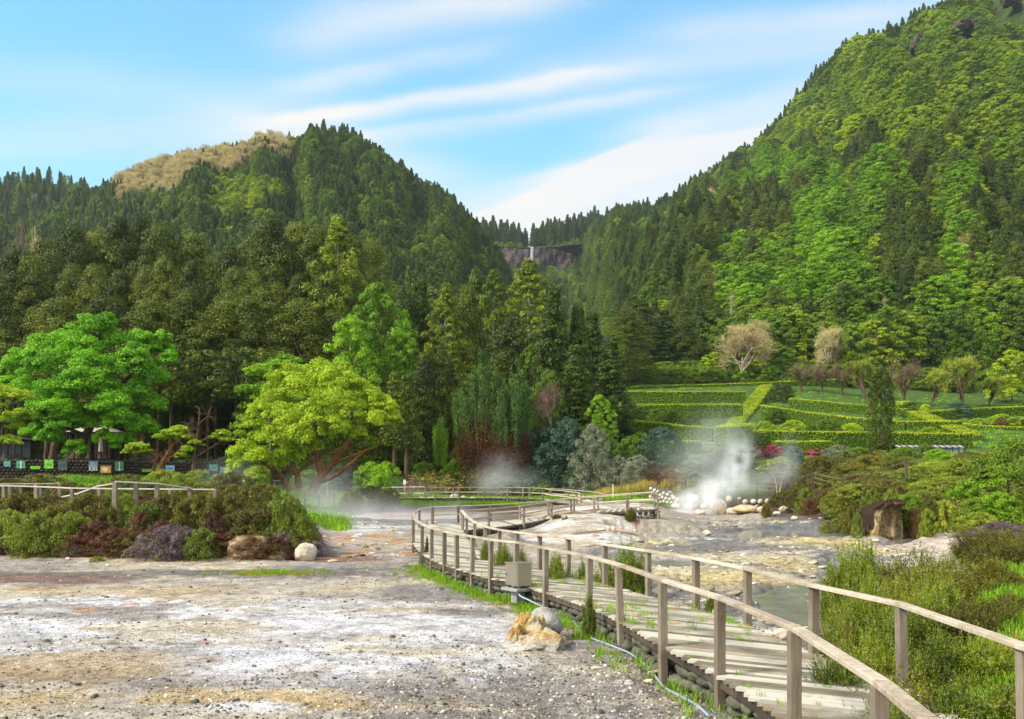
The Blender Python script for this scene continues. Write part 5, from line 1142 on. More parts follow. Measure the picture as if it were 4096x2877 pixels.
for k, (x, y, w, h) in enumerate(((318,535,11,4.5),(341,546,9,5),(366,548,7,5),(374,545,9,4),(378,550,7,4),(391,531,9,4),(346,558,16,4),(332,562,14,3.5))):
    boulder(x, y, w * .8, h * .7, 'orangerock' if k % 2 else 'cliffrock', ['orange crusted lump nearest the misty pool', 'small orange lump right of the pale boulder', 'pink orange lump in the tan field', 'orange knob left of the reddest lump', 'reddest orange lump in the tan field', 'yellow mossy lump at the pool edge', 'long tan ridge rock right of the pale boulder', 'tan ridge rock beside the pale boulder'][k], 110 + k, 0, rough=.35)
ST = [(121.5,715.5,10,7,'darkest large round stone near the bottom edge left of centre'),(152,716,6,4.5,'reddish dark stone at the bottom edge'),(205,641,4,3.2,'dark round stone in the middle of the white crust'),(190.5,588,4,2.6,'lone dark stone at the far edge of the white crust'),(427,681,7.5,5,'dark stone on the gravel edge below the sulphur rocks'),(135,642,3,2.4,'left one of two small dark stones in the white crust'),(141,641,3,2.4,'right one of two small dark stones in the white crust'),(19,688,5,3.5,'brown stone on the ochre crust at left'),(166,644,5,3,'flat brown stone in the white crust'),(446,685,8,4,'flat red brown stone on the gravel below the sulphur rocks'),(0.5,706,6,5,'brown stone at the left picture edge near the bottom'),(208,716,3.5,2.6,'small dark stone at the bottom edge'),(306,705,4,3,'dark stone beside the ochre stain'),(270,642,4,3,'olive brown stone in the white crust'),(280,643,4,3,'red brown stone beside the olive one in the white crust'),(311,667,3.5,2.6,'small dark stone in the lower white crust'),(562,605,3,2.2,'small stone above the sulphur rocks'),(240,701,4,2.5,'small grey stone on the ochre patch'),(60,662,4.5,2.5,'brown stone in the lower left crust'),(31,605,4,2.4,'grey stone near the orange stain at left'),(576,636,8,4.5,'yellow edged stone right of the sulphur rocks'),(560,630,6,3,'small yellowish stone between the sulphur rocks and the hose'),(596,637.5,9,3.5,'mossy stone beside the hose')]
for k, (x, y, w, h, lb) in enumerate(ST): boulder(x, y, w, h, 'darkstone' if k < 20 and 'brown' not in lb else 'cliffrock', lb, 130 + k, 0, 'stone', facet=.25, sub=3, sink=.5)

# ---------------- cave bank on the right ----------------
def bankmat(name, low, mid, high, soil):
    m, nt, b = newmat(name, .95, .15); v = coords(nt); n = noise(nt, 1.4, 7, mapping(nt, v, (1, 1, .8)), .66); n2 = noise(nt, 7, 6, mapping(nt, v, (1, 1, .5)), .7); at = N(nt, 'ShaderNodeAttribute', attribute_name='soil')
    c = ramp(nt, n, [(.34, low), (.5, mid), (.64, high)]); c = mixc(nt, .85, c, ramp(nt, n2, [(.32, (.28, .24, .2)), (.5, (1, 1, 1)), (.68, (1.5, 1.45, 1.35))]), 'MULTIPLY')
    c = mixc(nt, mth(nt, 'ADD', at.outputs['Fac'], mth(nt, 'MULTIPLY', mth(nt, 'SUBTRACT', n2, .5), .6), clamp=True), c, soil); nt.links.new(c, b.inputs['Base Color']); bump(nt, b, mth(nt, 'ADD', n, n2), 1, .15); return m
o = empty('cave_bank', tuple(pw(880, 538, 43.5))); tag(o, 'tan layered earth bank hollowed into a dark cave at the mud pool edge', 'rock outcrop'); O = np.array(o.location)
def bankpart(name, tops, bulges, seed, mat, Y0=44.2, bot=541, soilband=.2, nx=170, ny=80):
    """an eroded face: tops (px, py of the rim); bulges (px, width px, py, height px, metres towards the camera)"""
    px = np.linspace(tops[0][0], tops[-1][0], nx); tp = np.interp(px, [t[0] for t in tops], [t[1] for t in tops]); v = np.linspace(0, 1, ny)
    PX = np.repeat(px[:, None], ny, 1); PY = tp[:, None] * (1 - v) + bot * v; X = (PX - CX) / F * Y0; Z = CZ - (PY - HY) / F * Y0
    y = np.full(X.shape, Y0 + .6)
    for bx, bw, by, bh, d in bulges: y -= d * np.exp(-((PX - bx) / bw) ** 4 - ((PY - by) / bh) ** 4)
    nz = fbm(X.ravel(), Z.ravel() * .7, 1.3, 6, seed).reshape(X.shape); y += nz * .75 + .16 * np.abs(fbm(X.ravel() * 1.6, Z.ravel() * .6, .5, 4, seed + 3)).reshape(X.shape) * 2 - .3 * v
    e = np.minimum(np.arange(nx), np.arange(nx)[::-1])[:, None] / 14.0; y += 2.2 * np.clip(1 - e, 0, 1) ** 2
    P = np.stack([X * (y / Y0) ** 0, y, Z + .10 * nz], -1); back = P[:, :1].copy(); rows = [P]
    for k in range(1, 5):      # the rim rolls back over the top of the bank
        b_ = back.copy(); b_[..., 1] += .8 * k + .2 * k * nz[:, :1]; b_[..., 2] += -.10 * k; rows.insert(0, b_)
    P = np.concatenate(rows, 1); n2 = P.shape[1]; i = np.arange(nx * n2).reshape(nx, n2); mb = MB(); mb.add(P.reshape(-1, 3) - O, np.stack([i[:-1, :-1], i[:-1, 1:], i[1:, 1:], i[1:, :-1]], -1).reshape(-1, 4)[:, ::-1]); me = mb.mesh(name, mat)
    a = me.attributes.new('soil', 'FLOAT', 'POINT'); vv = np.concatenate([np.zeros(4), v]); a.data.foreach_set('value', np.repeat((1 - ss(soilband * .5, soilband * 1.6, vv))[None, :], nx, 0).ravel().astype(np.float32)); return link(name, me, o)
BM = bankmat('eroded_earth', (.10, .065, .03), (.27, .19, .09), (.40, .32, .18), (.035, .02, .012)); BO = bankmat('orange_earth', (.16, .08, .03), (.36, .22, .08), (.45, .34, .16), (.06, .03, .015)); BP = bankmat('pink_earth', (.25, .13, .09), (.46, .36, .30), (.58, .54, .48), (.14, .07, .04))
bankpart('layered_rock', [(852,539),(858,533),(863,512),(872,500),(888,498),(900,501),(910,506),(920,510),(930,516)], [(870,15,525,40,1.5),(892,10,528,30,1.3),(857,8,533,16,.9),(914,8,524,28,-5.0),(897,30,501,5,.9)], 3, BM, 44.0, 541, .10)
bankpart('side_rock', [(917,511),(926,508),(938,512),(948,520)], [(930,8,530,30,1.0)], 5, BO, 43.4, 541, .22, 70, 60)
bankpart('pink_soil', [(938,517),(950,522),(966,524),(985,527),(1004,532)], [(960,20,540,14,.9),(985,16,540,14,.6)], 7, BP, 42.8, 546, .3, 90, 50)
# ---------------- steel cabinet and hose ----------------
m, nt, b = newmat('stainless_steel', .32, .5); b.inputs['Metallic'].default_value = .75; b.inputs['Base Color'].default_value = (.40, .35, .27, 1)
bump(nt, b, noise(nt, 3, 2, coords(nt)), .15, .01); M['steel'] = m
Yb = 19.8; pc = pw(518.5, 587.5, Yb); o = empty('steel_cabinet', tuple(pc), R(-56)); tag(o, 'small stainless steel cabinet standing by the boardwalk edge with a hose below', 'cabinet')
mb = MB(); bev_box(mb, (0, 0, .31), (.25, 0, 0), (0, .2, 0), (0, 0, .25), .012); link('body', mb.mesh('cabinet_body', M['steel']), o)
mb = MB(); bev_box(mb, (0, -.206, .31), (.225, 0, 0), (0, .008, 0), (0, 0, .225), .004); dr = link('door', mb.mesh('cabinet_door', M['steel']), o)
mb = MB(); tube(mb, [(-.19, -.215, .31), (-.19, -.235, .31)], .018, 10); link('lock', mb.mesh('door_lock', M['darkstone']), dr)
mb = MB(); bev_box(mb, (0, 0, .572), (.27, 0, 0), (0, .22, 0), (0, 0, .012), .006); link('lid', mb.mesh('cabinet_lid', M['steel']), o)
for x in (-.19, .19):
    mb = MB(); bev_box(mb, (x, -.12, .03), (.03, 0, 0), (0, .03, 0), (0, 0, .04), .004); link('foot', mb.mesh('cabinet_foot', M['darkstone']), o)
mb = MB(); bev_box(mb, (-.02, .0, -.03), (.33, 0, 0), (0, .26, 0), (0, 0, .03), .01); bev_box(mb, (-.02, .0, -.2), (.12, 0, 0), (0, .12, 0), (0, 0, .15), .01); link('concrete_slab', mb.mesh('cabinet_slab', M['greyrock']), o)
m, nt, b = newmat('pale_blue_hose', .45, .4); b.inputs['Base Color'].default_value = (.25, .31, .37, 1); M['hose'] = m
hp = [pw(518, 588, 19.75) - [0, .05, .05], pw(518, 590, 19.5), pw(521, 597, 19.3), pw(526, 601, 19.2), pw(533, 603.5, 19.1), pw(545, 607, 18.9), pw(558, 611, 18.4)]
for zx, zy in ((1310,985),(1350,1035),(1375,1080),(1405,1110),(1450,1138),(1530,1168),(1600,1188),(1670,1210),(1720,1240),(1780,1285),(1830,1335),(1880,1400),(1950,1462),(2030,1520),(2090,1562),(2150,1620)): 
    p = gp(*z2(zx, zy)); hp.append(np.array([p[0], p[1], 0]))
hp = resample(smooth(hp, 2), .12)
for p in hp[int(len(hp) * .12):]: p[2] = gz2(p[0], p[1]) + .022
hp[:, 2] = np.convolve(np.r_[[hp[0, 2]] * 4, hp[:, 2], [hp[-1, 2]] * 4], np.ones(9) / 9, 'valid') + .008; mb = MB(); tube(mb, hp, .019, 8); tag(link('hose', mb.mesh('hose', M['hose'], True)), 'pale blue hose snaking over the gravel from under the steel cabinet', 'hose')
# dark brush roots and twigs on the gravel by the footing
mb = MB(); rg = np.random.RandomState(4)
for cx_, cy_, n in ((690,672,40),(700,700,50),(660,655,26),(655,690,18),(715,690,30),(600,590,16)):
    for k in range(n):
        p = gp(cx_ + rg.normal() * 9, cy_ + rg.normal() * 3.5); a = rg.rand() * 6.28; L = rg.uniform(.05, .3); q_ = p + [math.cos(a) * L, math.sin(a) * L, 0]
        p[2] = gz2(p[0], p[1]) + .01; q_[2] = gz2(q_[0], q_[1]) + rg.uniform(.0, .06); m_ = (p + q_) / 2 + [0, 0, .03]; tube(mb, [p, m_, q_], [.005, .004, .002], 4, cap=False)
tag(link('twigs', mb.mesh('twigs', M['redbrown'])), kind='stuff')

# ---------------- pavilion and sheds under the pines ----------------
M['darkwood'] = woodmat('dark_shed_boards', (.012,.008,.007), (.035,.02,.016), (.07,.04,.032), .4, (8, 1, .1)); M['canvas'] = plain('beige_canvas', (.42, .36, .29), .9)
M['metalsheet'] = plain('grey_sheet_metal', (.10, .11, .13), .5)
def shed(px0, px1, ptop, pbot, Y, label, roofm, wallm, door=True):
    a, c = pw(px0, pbot, Y), pw(px1, ptop, Y); w, h = (c[0] - a[0]) / 2, (c[2] - a[2]); o = empty('pavilion', ((a[0] + c[0]) / 2, Y, a[2])); tag(o, label, 'pavilion'); d = 1.8
    mb = MB()
    for x in np.linspace(-w, w, 7): bev_box(mb, (x, -d, h * .4), (.09, 0, 0), (0, .09, 0), (0, 0, h * .42), .01)
    link('posts', mb.mesh('pavilion_posts', M['darkwood']), o)
    mb = MB(); box(mb, (0, d * .1, h * .38), (w * .97, 0, 0), (0, .06, 0), (0, 0, h * .4)); link('wall', mb.mesh('pavilion_wall', M[wallm]), o)
    mb = MB(); V = [(-w - .4, -d - .3, h * .8), (w + .4, -d - .3, h * .8), (w + .4, d + .3, h * .8), (-w - .4, d + .3, h * .8), (-w * .25, 0, h * 1.05), (w * .25, 0, h * 1.05)]
    mb.add(V, [[0, 1, 5, 4], [2, 3, 4, 5]]); mb.add(V, [[1, 2, 5], [3, 0, 4]]); mb.add([(x, y, z - .08) for x, y, z in V], [[3, 2, 1, 0]]); link('roof', mb.mesh('pavilion_roof', M[roofm]), o)
    if door:
        for x in (-.45, .05, .5):
            mb = MB(); box(mb, (x * w, -.15, h * .32), (w * .14, 0, 0), (0, .04, 0), (0, 0, h * .3)); beam(mb, (x * w - w * .12, -.2, h * .1), (x * w + w * .12, -.2, h * .5), .08, .08); link('shutter', mb.mesh('pavilion_shutter', M['plaster']), o)
shed(78, 117, 426, 459, 98, 'dark wooden pavilion with a beige canvas roof behind the leaning trunk', 'canvas', 'darkwood')
shed(-10, 30, 436, 457, 97, 'grey sheet metal hut behind the left end of the stone wall', 'darkwood', 'metalsheet', False)
mb = MB(); p = pw(100.5, 434, 92); tube(mb, [p + [0, 0, .2], p + [0, 0, -.8], p + [0, 0, -1.9]], [.10, .16, .22], 9); o = link('closed_parasol', mb.mesh('closed_parasol', M['canvas'], True)); tag(o, 'folded beige parasol beside the pavilion above the stone wall', 'parasol')
# picnic tables or roofed stalls behind the right bank: dark covers with pale patches
for k, (x0, x1, lb) in enumerate(((894,925,'left dark blue covered stall row behind the yellow bank bushes'), (931,962,'right dark blue covered stall row behind the yellow bank bushes'))):
    Yk = 101; a, c = pw(x0, 452, Yk), pw(x1, 445, Yk); w = (c[0] - a[0]) / 2; o = empty('covered_stall', ((a[0] + c[0]) / 2, Yk, 5.9)); tag(o, lb, 'stall'); H = c[2] - 5.9
    mb = MB(); V = [(-w, -.9, H - .42), (w, -.9, H - .42), (w, .2, H), (-w, .2, H), (w, 1.0, H - .4), (-w, 1.0, H - .4)]; mb.add(V, [[0, 1, 2, 3], [3, 2, 4, 5]]); link('cover', mb.mesh('stall_cover', M['bluecover'] if 'bluecover' in M else M.setdefault('bluecover', plain('dark_blue_cover', (.03, .05, .08), .35))), o)
    mb = MB()
    for i in range(5): 
        x = -w * .8 + i * w * .4; q_ = [(x, -.5, H - .265), (x + .35, -.5, H - .265), (x + .15, .1, H - .03), (x - .2, .1, H - .03)]; mb.add(q_, [[0, 1, 2, 3]]); mb.add([(a_, b_, z - .02) for a_, b_, z in q_], [[3, 2, 1, 0]])
    link('pale_patch', mb.mesh('stall_patch', M['canvas']), o)
    mb = MB(); box(mb, (0, -.3, (H - .5) / 2), (w * .95, 0, 0), (0, .03, 0), (0, 0, (H - .5) / 2)); link('front_panel', mb.mesh('stall_front', M['whitepaint']), o)
    for i in range(6):
        mb = MB(); bev_box(mb, (-w + i * w * .4, -.7, H * .42), (.05, 0, 0), (0, .05, 0), (0, 0, H * .42), .01); link('post', mb.mesh('stall_post', M['darkbeam']), o)
# bench at the end of the lawn
o = empty('garden_bench', tuple(pw(707.5, 447, 107)), 0); tag(o, 'pale stone garden bench on the lawn against the big hedge block', 'bench')
mb = MB(); bev_box(mb, (0, 0, .5), (.8, 0, 0), (0, .25, 0), (0, 0, .06), .02); link('seat', mb.mesh('bench_seat', M['whiterock']), o)
for x in (-.55, .55): mb = MB(); bev_box(mb, (x, 0, .22), (.09, 0, 0), (0, .2, 0), (0, 0, .24), .02); link('leg', mb.mesh('bench_leg', M['greyrock']), o)

# ---------------- hedges ----------------
def hedge(pts, h, w, label, dens=26, ls=.2, seed=0, top=True, name='hedge'):
    """pts: (px, ptop, Y): top line of the hedge"""
    P = resample(np.array([pw(*q) for q in pts]), .5); o = empty(name, tuple(P[0])); O = P[0].copy(); tag(o, label, 'hedge'); rg = np.random.RandomState(seed)
    T = np.gradient(P, axis=0); T[:, 2] = 0; T = norm(T); S = np.stack([T[:, 1], -T[:, 0], np.zeros(len(T))], 1); k = len(P)
    P[:, 2] += .06 * fbm(P[:, 0], P[:, 1], 2.5, 2, seed)
    hv = np.maximum(h, P[:, 2] - ground(P[:, 0], P[:, 1]) + .3)
    cb = MB(); rows = []
    for sx_, hz in ((-.42, 1), (-.42, 0), (.42, 0), (.42, 1)):
        q_ = P + S * sx_ * w - O; q_[:, 2] -= np.where(hz, hv, .10); rows.append(q_)
    V = np.stack(rows, 1).reshape(-1, 3); f = []
    for i in range(k - 1):
        for j in range(3): f.append([i * 4 + j, (i + 1) * 4 + j, (i + 1) * 4 + j + 1, i * 4 + j + 1])
    f += [[0, 1, 2, 3], [(k - 1) * 4 + 3, (k - 1) * 4 + 2, (k - 1) * 4 + 1, (k - 1) * 4]]
    cb.add(V, f); link('core', cb.mesh('hedge_core', M['core']), o)
    L = np.linalg.norm(np.diff(P, axis=0), axis=1).sum(); mb = MB()
    def put(n, side):
        s_ = rg.uniform(0, k - 1, n); i = np.minimum(s_.astype(int), k - 2); fr = (s_ - i)[:, None]; p = P[i] * (1 - fr) + P[i + 1] * fr; sd_ = S[i]; hh = hv[i]
        if side == 0: q_ = p + sd_ * rg.uniform(-.5, .5, n)[:, None] * w + np.stack([0 * hh, 0 * hh, rg.normal(size=n) * .05], 1); nn_ = np.tile([0, 0, 1.0], (n, 1))
        else: q_ = p + sd_ * (side * .5 * w + rg.normal(size=n) * .05)[:, None] - np.stack([0 * hh, 0 * hh, rg.rand(n) * hh], 1); nn_ = sd_ * side + [0, 0, .15]
        return q_ - O, nn_
    hm = float(hv.mean()); dens = dens * 2.2; ls = ls * .8

    for sd_ in (-1, 1):
        q_, n_ = put(int(L * hm * dens), sd_); leaf_quads(mb, q_, n_, ls, ls * .6, rg, None, .55, 0)
    e = P[[0, -1]]; 
    for a_, d_ in ((P[0], -T[0]), (P[-1], T[-1])):
        n = int(w * hm * dens); q_ = a_ + S[0] * rg.uniform(-.5, .5, n)[:, None] * w - np.stack([np.zeros(n)] * 2 + [rg.rand(n) * hv[0]], 1) - O; leaf_quads(mb, q_, np.tile(d_, (n, 1)), ls, ls * .6, rg, None, .5, 0)
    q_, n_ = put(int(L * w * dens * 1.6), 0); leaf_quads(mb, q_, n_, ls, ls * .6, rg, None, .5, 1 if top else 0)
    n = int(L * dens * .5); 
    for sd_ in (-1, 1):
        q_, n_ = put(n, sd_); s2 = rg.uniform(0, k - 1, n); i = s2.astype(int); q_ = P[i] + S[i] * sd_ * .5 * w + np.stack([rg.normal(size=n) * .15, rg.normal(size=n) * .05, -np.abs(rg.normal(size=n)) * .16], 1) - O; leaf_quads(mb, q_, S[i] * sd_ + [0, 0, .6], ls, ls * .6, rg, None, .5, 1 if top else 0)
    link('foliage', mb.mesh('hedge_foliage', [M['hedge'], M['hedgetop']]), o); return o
D_ = .5
hedge([(626,386.5,186),(660,385.5,190),(720,384,192),(764,382.5,193),(800,380.5,194),(845,379,196)], 2.2, 1.4, 'highest long hedge along the top of the garden under the hillside wood', 10, .3, 1)
hedge([(624,391.5,168),(680,391.5,168),(745,391.5,168)], 3.0, 1.5, 'second terrace hedge from the top, left of the diagonal hedge', 12, .28, 2)
hedge([(600,409,144),(622,405.5,144),(680,404.5,143),(742,404.5,143)], 3.2, 1.5, 'third terrace hedge from the top, left of the diagonal hedge', 14, .26, 3)
hedge([(575,417.5,122),(605,418,121),(640,420.5,119),(680,425,116),(713,428,114)], 3.0, 1.5, 'lowest terrace hedge left of the hedge block, sagging to the right', 16, .24, 4)
hedge([(766,384.5,190),(757,396,168),(745,411,150),(733,424,132),(728,432,122)], 2.4, 2.6, 'bright diagonal hedge climbing the middle of the garden', 14, .26, 5)
hedge([(739,424,109),(735,425,105),(729,426.5,101)], 4.6, 3.6, 'tall rounded hedge block at the foot of the diagonal hedge', 26, .22, 6)
hedge([(745,430.5,110),(800,431.5,110),(860,432,110),(905,433,110),(970,433.5,110)], 3.2, 1.6, 'lowest long hedge right of the hedge block, behind the azaleas', 18, .24, 7)
hedge([(762,405,140),(800,411,136),(850,417,132),(905,421.5,129)], 3.2, 1.5, 'middle hedge running right from the diagonal hedge behind the orange trees', 15, .26, 8)
hedge([(905,421.5,129),(935,421,129),(960,421,129)], 3.0, 1.5, 'short hedge between the cypress and the second diagonal hedge', 15, .26, 9)
hedge([(790,398.5,157),(830,402,154),(880,406.5,151),(925,411,148)], 2.8, 1.5, 'upper hedge below the lawn, right of the round bush', 14, .27, 10)
hedge([(902,401,165),(905,407,154),(925,415,142),(950,425,128),(975,435,118)], 2.6, 2.6, 'second diagonal hedge descending towards the right bank', 14, .26, 11)
hedge([(915,412,146),(955,409,149),(990,407.5,152),(1040,406,155)], 3.2, 1.5, 'hedge behind the dark round bush at the right of the garden', 14, .27, 12)
hedge([(958,423,133),(990,426,131),(1040,427.5,130)], 2.6, 1.5, 'curving low hedge at the right edge of the garden', 15, .26, 13)
hedge([(775,441.3,104),(800,441,104),(830,441,104)], 2.6, 1.2, 'small trimmed hedge in front of the azaleas', 22, .2, 14)
hedge([(672,441,108),(690,440.8,108),(702,441,108)], 1.2, 1, 'short low hedge behind the small lawn', 20, .2, 15)
hedge([(592,430,112),(600,430,110)], 4, 3, 'square trimmed hedge block left of the small lawn', 22, .22, 16)
def FH(k): return {'heatholive0':'bholive0','heatholive1':'bholive1','heathgreen0':'bhgreen0','heathgreen1':'bhgreen1','heathred':'bhred0','heathgrey':'bhgrey','yellowbush':'bhyellow0'}.get(k, k)
# ---------------- the dark pine wood at left ----------------
T = tree_at
CED = [ # px, top, Y, width, look
 (-18,268,128,64,'at the left picture edge'),(20,250,124,62,'with a rounded brown top at the far left'),(48,240,134,52,'behind the far left pair'),(72,226,130,56,'with the leftmost tall crown'),
 (98,232,136,54,'between the two tallest left crowns'),(120,218,132,52,'with a dark dense top left of centre of the wood'),(140,215,138,40,'with a narrow dark tip'),(160,224,130,52,'with a broad olive crown'),(192,234,132,50,'with a green rounded shoulder'),
 (212,258,138,40,'set back in the gap of the wood'),(232,246,130,46,'at the dip in the wood outline'),(250,240,136,44,'just left of the tallest brown tree'),(272,217,128,58,'the tallest brown crown of the wood'),(298,222,134,52,'right of the tallest brown crown'),
 (318,226,130,50,'with a brown flank beside the pale crowned tree'),(352,236,134,48,'at the right shoulder of the wood'),(374,240,140,34,'thin and dark at the right end of the wood'),
 (2,330,116,60,'low down behind the left edge'),(60,300,116,66,'in the second row above the big green tree'),(108,296,118,60,'in the second row, middle of the left wood'),(150,300,116,64,'in the second row above the right side of the big green tree'),
 (190,292,118,58,'in the second row with ragged brown boughs'),(228,300,116,62,'in the second row over the dead tree'),(262,290,117,60,'in the second row under the tallest crown'),(300,300,116,60,'in the second row behind the bright layered trees'),(336,310,118,50,'in the second row at its right end'),
 (30,372,108,54,'low in front, behind the leftmost trunks'),(196,356,108,56,'low in front, right of the big green tree'),(232,372,107,48,'low in front, behind the dead tree'),(168,368,110,46,'low in front, above the first windswept tree'),(250,350,109,44,'low in front, left of the lime green tree'),
]
for i, (px, top, Y, w, lb) in enumerate(CED):
    T('wood%d' % (i % 3), 'cedar_tree', px, top, Y, w * 1.3, 'dark brownish conifer ' + lb, 'conifer tree', 'conifers of the dark left wood')
rg = np.random.RandomState(77)
for i in range(16):
    px = 6 + i * 23 + rg.uniform(-6, 6); T('wood%d' % (i % 3), 'cedar_tree', px, 252 + rg.uniform(0, 26) + (12 if px > 200 else 0), 122, 52, 'olive brown conifer wedged between its neighbours deep in the left wood', 'conifer tree', 'conifers filling the left wood')
# bare lower trunks in the gloom under the wood
rg = np.random.RandomState(12)
for i, px in enumerate([3,14,33,52,66,78,92,108,121,128,146,158,170,182,201,209,216,231,238,246,262]):
    Y = rg.uniform(97, 106); p = pw(px, 470, Y); z0 = gz(p[0], Y); H = rg.uniform(11, 14); mb = MB(); r_ = rg.uniform(.18, .3); tube(mb, [(0, 0, -.5), (rg.normal() * .1, 0, H * .5), (rg.normal() * .2, 0, H)], [r_, r_ * .8, r_ * .5], 7)
    o = empty('pine_tree', (p[0], Y, z0)); tag(o, 'bare dark conifer trunk standing in the shade behind the picture wall', 'tree', 'bare trunks behind the picture wall'); link('trunk', mb.mesh('pine_trunk', M['darkbark'], True), o)
    mb = MB(); c, rr = crown(rg, H * 1.15, 2.8, prof_dome, .62, 26, .34, .7); lobes(mb, c, rr, 60, .5, rg, .4, .2, .5, -.6, .2); link('crown', mb.mesh('pine_crown', M['cedar']), o)
# ---------------- middle trees ----------------
MID = [
 ('tall0','lime_green_tree',338,217,122,60,'pale yellow green leafy tree rising between the brown conifers'),
 ('tier0','broadleaf_tree',378,284,106,62,'tall bright green layered tree right of the dark wood'),('tier1','broadleaf_tree',352,316,101,58,'bright green layered tree in front of the tallest layered tree'),('tier0','broadleaf_tree',402,330,104,44,'layered green tree leaning right, beside the brown branchy pine'),
 ('tier1','broadleaf_tree',284,354,98,70,'green layered tree behind the top left of the lime green tree'),('cedargreen0','conifer_tree',402,300,114,40,'slim dark conifer behind the layered trees'),
 ('cedargreen1','conifer_tree',420,278,128,40,'conifer with a yellowish tip right of the layered trees'),('tall1','blossoming_tree',446,284,122,44,'pale cream flowering tree in the middle of the valley'),('cedar1','cedar_tree',468,288,126,34,'dark conifer right of the cream flowering tree'),
 ('tall0','lime_green_tree',494,270,134,46,'tall yellow green feathery tree left of the waterfall tree'),('tall1','lime_green_tree',529,260,132,58,'tall yellow green tree standing right under the waterfall'),('cedargreen0','conifer_tree',475,270,140,34,'dark green conifer behind the feathery trees'),
 ('cedargreen1','conifer_tree',553,285,116,42,'deep green cone shaped conifer, largest in the valley middle'),('cedargreen0','conifer_tree',578,302,118,30,'narrow dark conifer right of the largest cone shaped conifer'),('cedar2','cedar_tree',512,318,108,46,'olive conifer above the juniper'),
 ('cedargreen1','conifer_tree',592,312,124,34,'conifer behind the lone bushy conifer at the hedge end'),('cedargreen0','conifer_tree',611,338,114,36,'bushy bright edged conifer at the left end of the terrace hedges'),('cedargreen1','conifer_tree',575,345,106,38,'dark conifer in front of the narrow pair'),
 ('cedar0','cedar_tree',440,345,106,36,'brown green conifer left of the juniper'),('cedar1','cedar_tree',423,360,100,34,'ragged brownish conifer behind the lime green tree'),('spire0','spruce_tree',408,268,135,16,'thin pale green spruce tip in the valley middle'),
 ('dome0','woodland_tree',530,345,104,34,'green leafy tree right of the juniper top'),('dome1','woodland_tree',548,370,100,34,'grey green leafy tree with bare upper twigs'),('cedar2','cedar_tree',372,370,102,46,'dark conifer behind the lime green tree crown'),
 ('tier0','broadleaf_tree',600,395,104,26,'small bright green tree below the bushy conifer'),('cedar0','cedar_tree',640,300,214,34,'dark conifer above the highest hedge at its left end'),('cedargreen1','conifer_tree',664,310,212,28,'dark conifer second from the left above the highest hedge'),
 ('cedar1','cedar_tree',628,310,190,34,'dark conifer filling the corner left of the terrace hedges'),('cedargreen0','conifer_tree',655,330,206,30,'lower dark conifer above the highest hedge'),('cedar2','cedar_tree',684,318,210,26,'dark conifer beside the shaded gap in the wood'),
]
for k, nm, px, top, Y, w, lb in MID: T(k, nm, px, top, Y, w * (1.35 if k[:5] in ('cedar', 'spire') else 1.15), lb, 'conifer tree' if 'conifer' in nm or 'cedar' in nm else 'tree')
T('pinktwig', 'bare_tree', 22, 226, 170, 44, 'pinkish bare branched tree at the far left above the wood'); T('paletwig', 'bare_tree', 30, 238, 150, 30, 'pale bare tree at the far left')
T('paletwig', 'bare_tree', 978, 128, 430, 30, 'pale bare branched tree high on the right hill', base=CZ - (175 - HY) / F * 430)
for px, top, w in ((731,286,14),(884,290,10),(921,280,12)): T('deadtree', 'dead_tree', px, top, 216, w, 'dead pale snag among the trees of the lower right hill, ' + {731:'left of the pale willow',884:'left of the brown conifers',921:'between the brown conifers'}[px], base=CZ - (335 - HY) / F * 216)
for px, top, Y, w, lb in ((888,262,225,26,'brown green conifer with a pale dead side above the cypress'),(905,270,226,22,'narrow brown conifer above the right garden'),(938,258,224,30,'tall brown green conifer with a bare double trunk'),(775,290,226,26,'olive green conifer behind the pale bare trees'),(1015,330,205,30,'deep green conifer at the right picture edge above the garden')):
    T('cedar%d' % (px % 3), 'cedar_tree', px, top, Y, w, lb, 'conifer tree')
# garden trees
T('paletwig', 'bare_tree', 742, 330, 196, 52, 'large pale yellowish bare tree behind the diagonal hedge'); T('paletwig', 'bare_tree', 828, 326, 200, 34, 'whitish bare tree leaning above the lawn')
T('dome1', 'woodland_tree', 780, 345, 202, 34, 'mustard green leafy tree between the two pale bare trees'); T('lime0', 'lime_green_tree', 715, 352, 200, 26, 'light green bush like tree left of the large pale bare tree')
T('pinktwig', 'bare_tree', 802, 362, 186, 28, 'first small pink grey bare tree on the lawn from the left'); T('pinktwig', 'bare_tree', 822, 364, 184, 24, 'second small pink grey bare tree on the lawn'); T('pinktwig', 'bare_tree', 843, 362, 182, 26, 'third small pinkish bare tree on the lawn')
T('yellowtwig', 'budding_tree', 864, 359, 178, 34, 'yellow green budding tree left of the columnar cypress'); T('pinktwig', 'bare_tree', 905, 358, 172, 34, 'reddish brown bare fan shaped tree right of the cypress'); T('yellowtwig', 'budding_tree', 932, 370, 168, 28, 'smaller yellow budding tree right of the reddish bare tree')
T('yellowtwig', 'budding_tree', 962, 356, 168, 44, 'largest yellow budding tree at the right of the garden'); T('yellowtwig', 'budding_tree', 990, 378, 172, 24, 'low yellow budding tree right of the largest one')
T('slopetree0', 'hillside_tree', 1012, 350, 178, 44, 'golden green tree at the right picture edge behind the garden'); T('dome0', 'woodland_tree', 955, 320, 210, 40, 'soft mid green tree behind the budding trees')
T('fern', 'tree_fern', 987, 350, 186, 26, 'bright tree fern above the right of the garden', base=CZ - (368 - HY) / F * 186); T('fern', 'tree_fern', 706, 362, 196, 26, 'bright tree fern beside the shaded gap in the wood', base=CZ - (378 - HY) / F * 196)
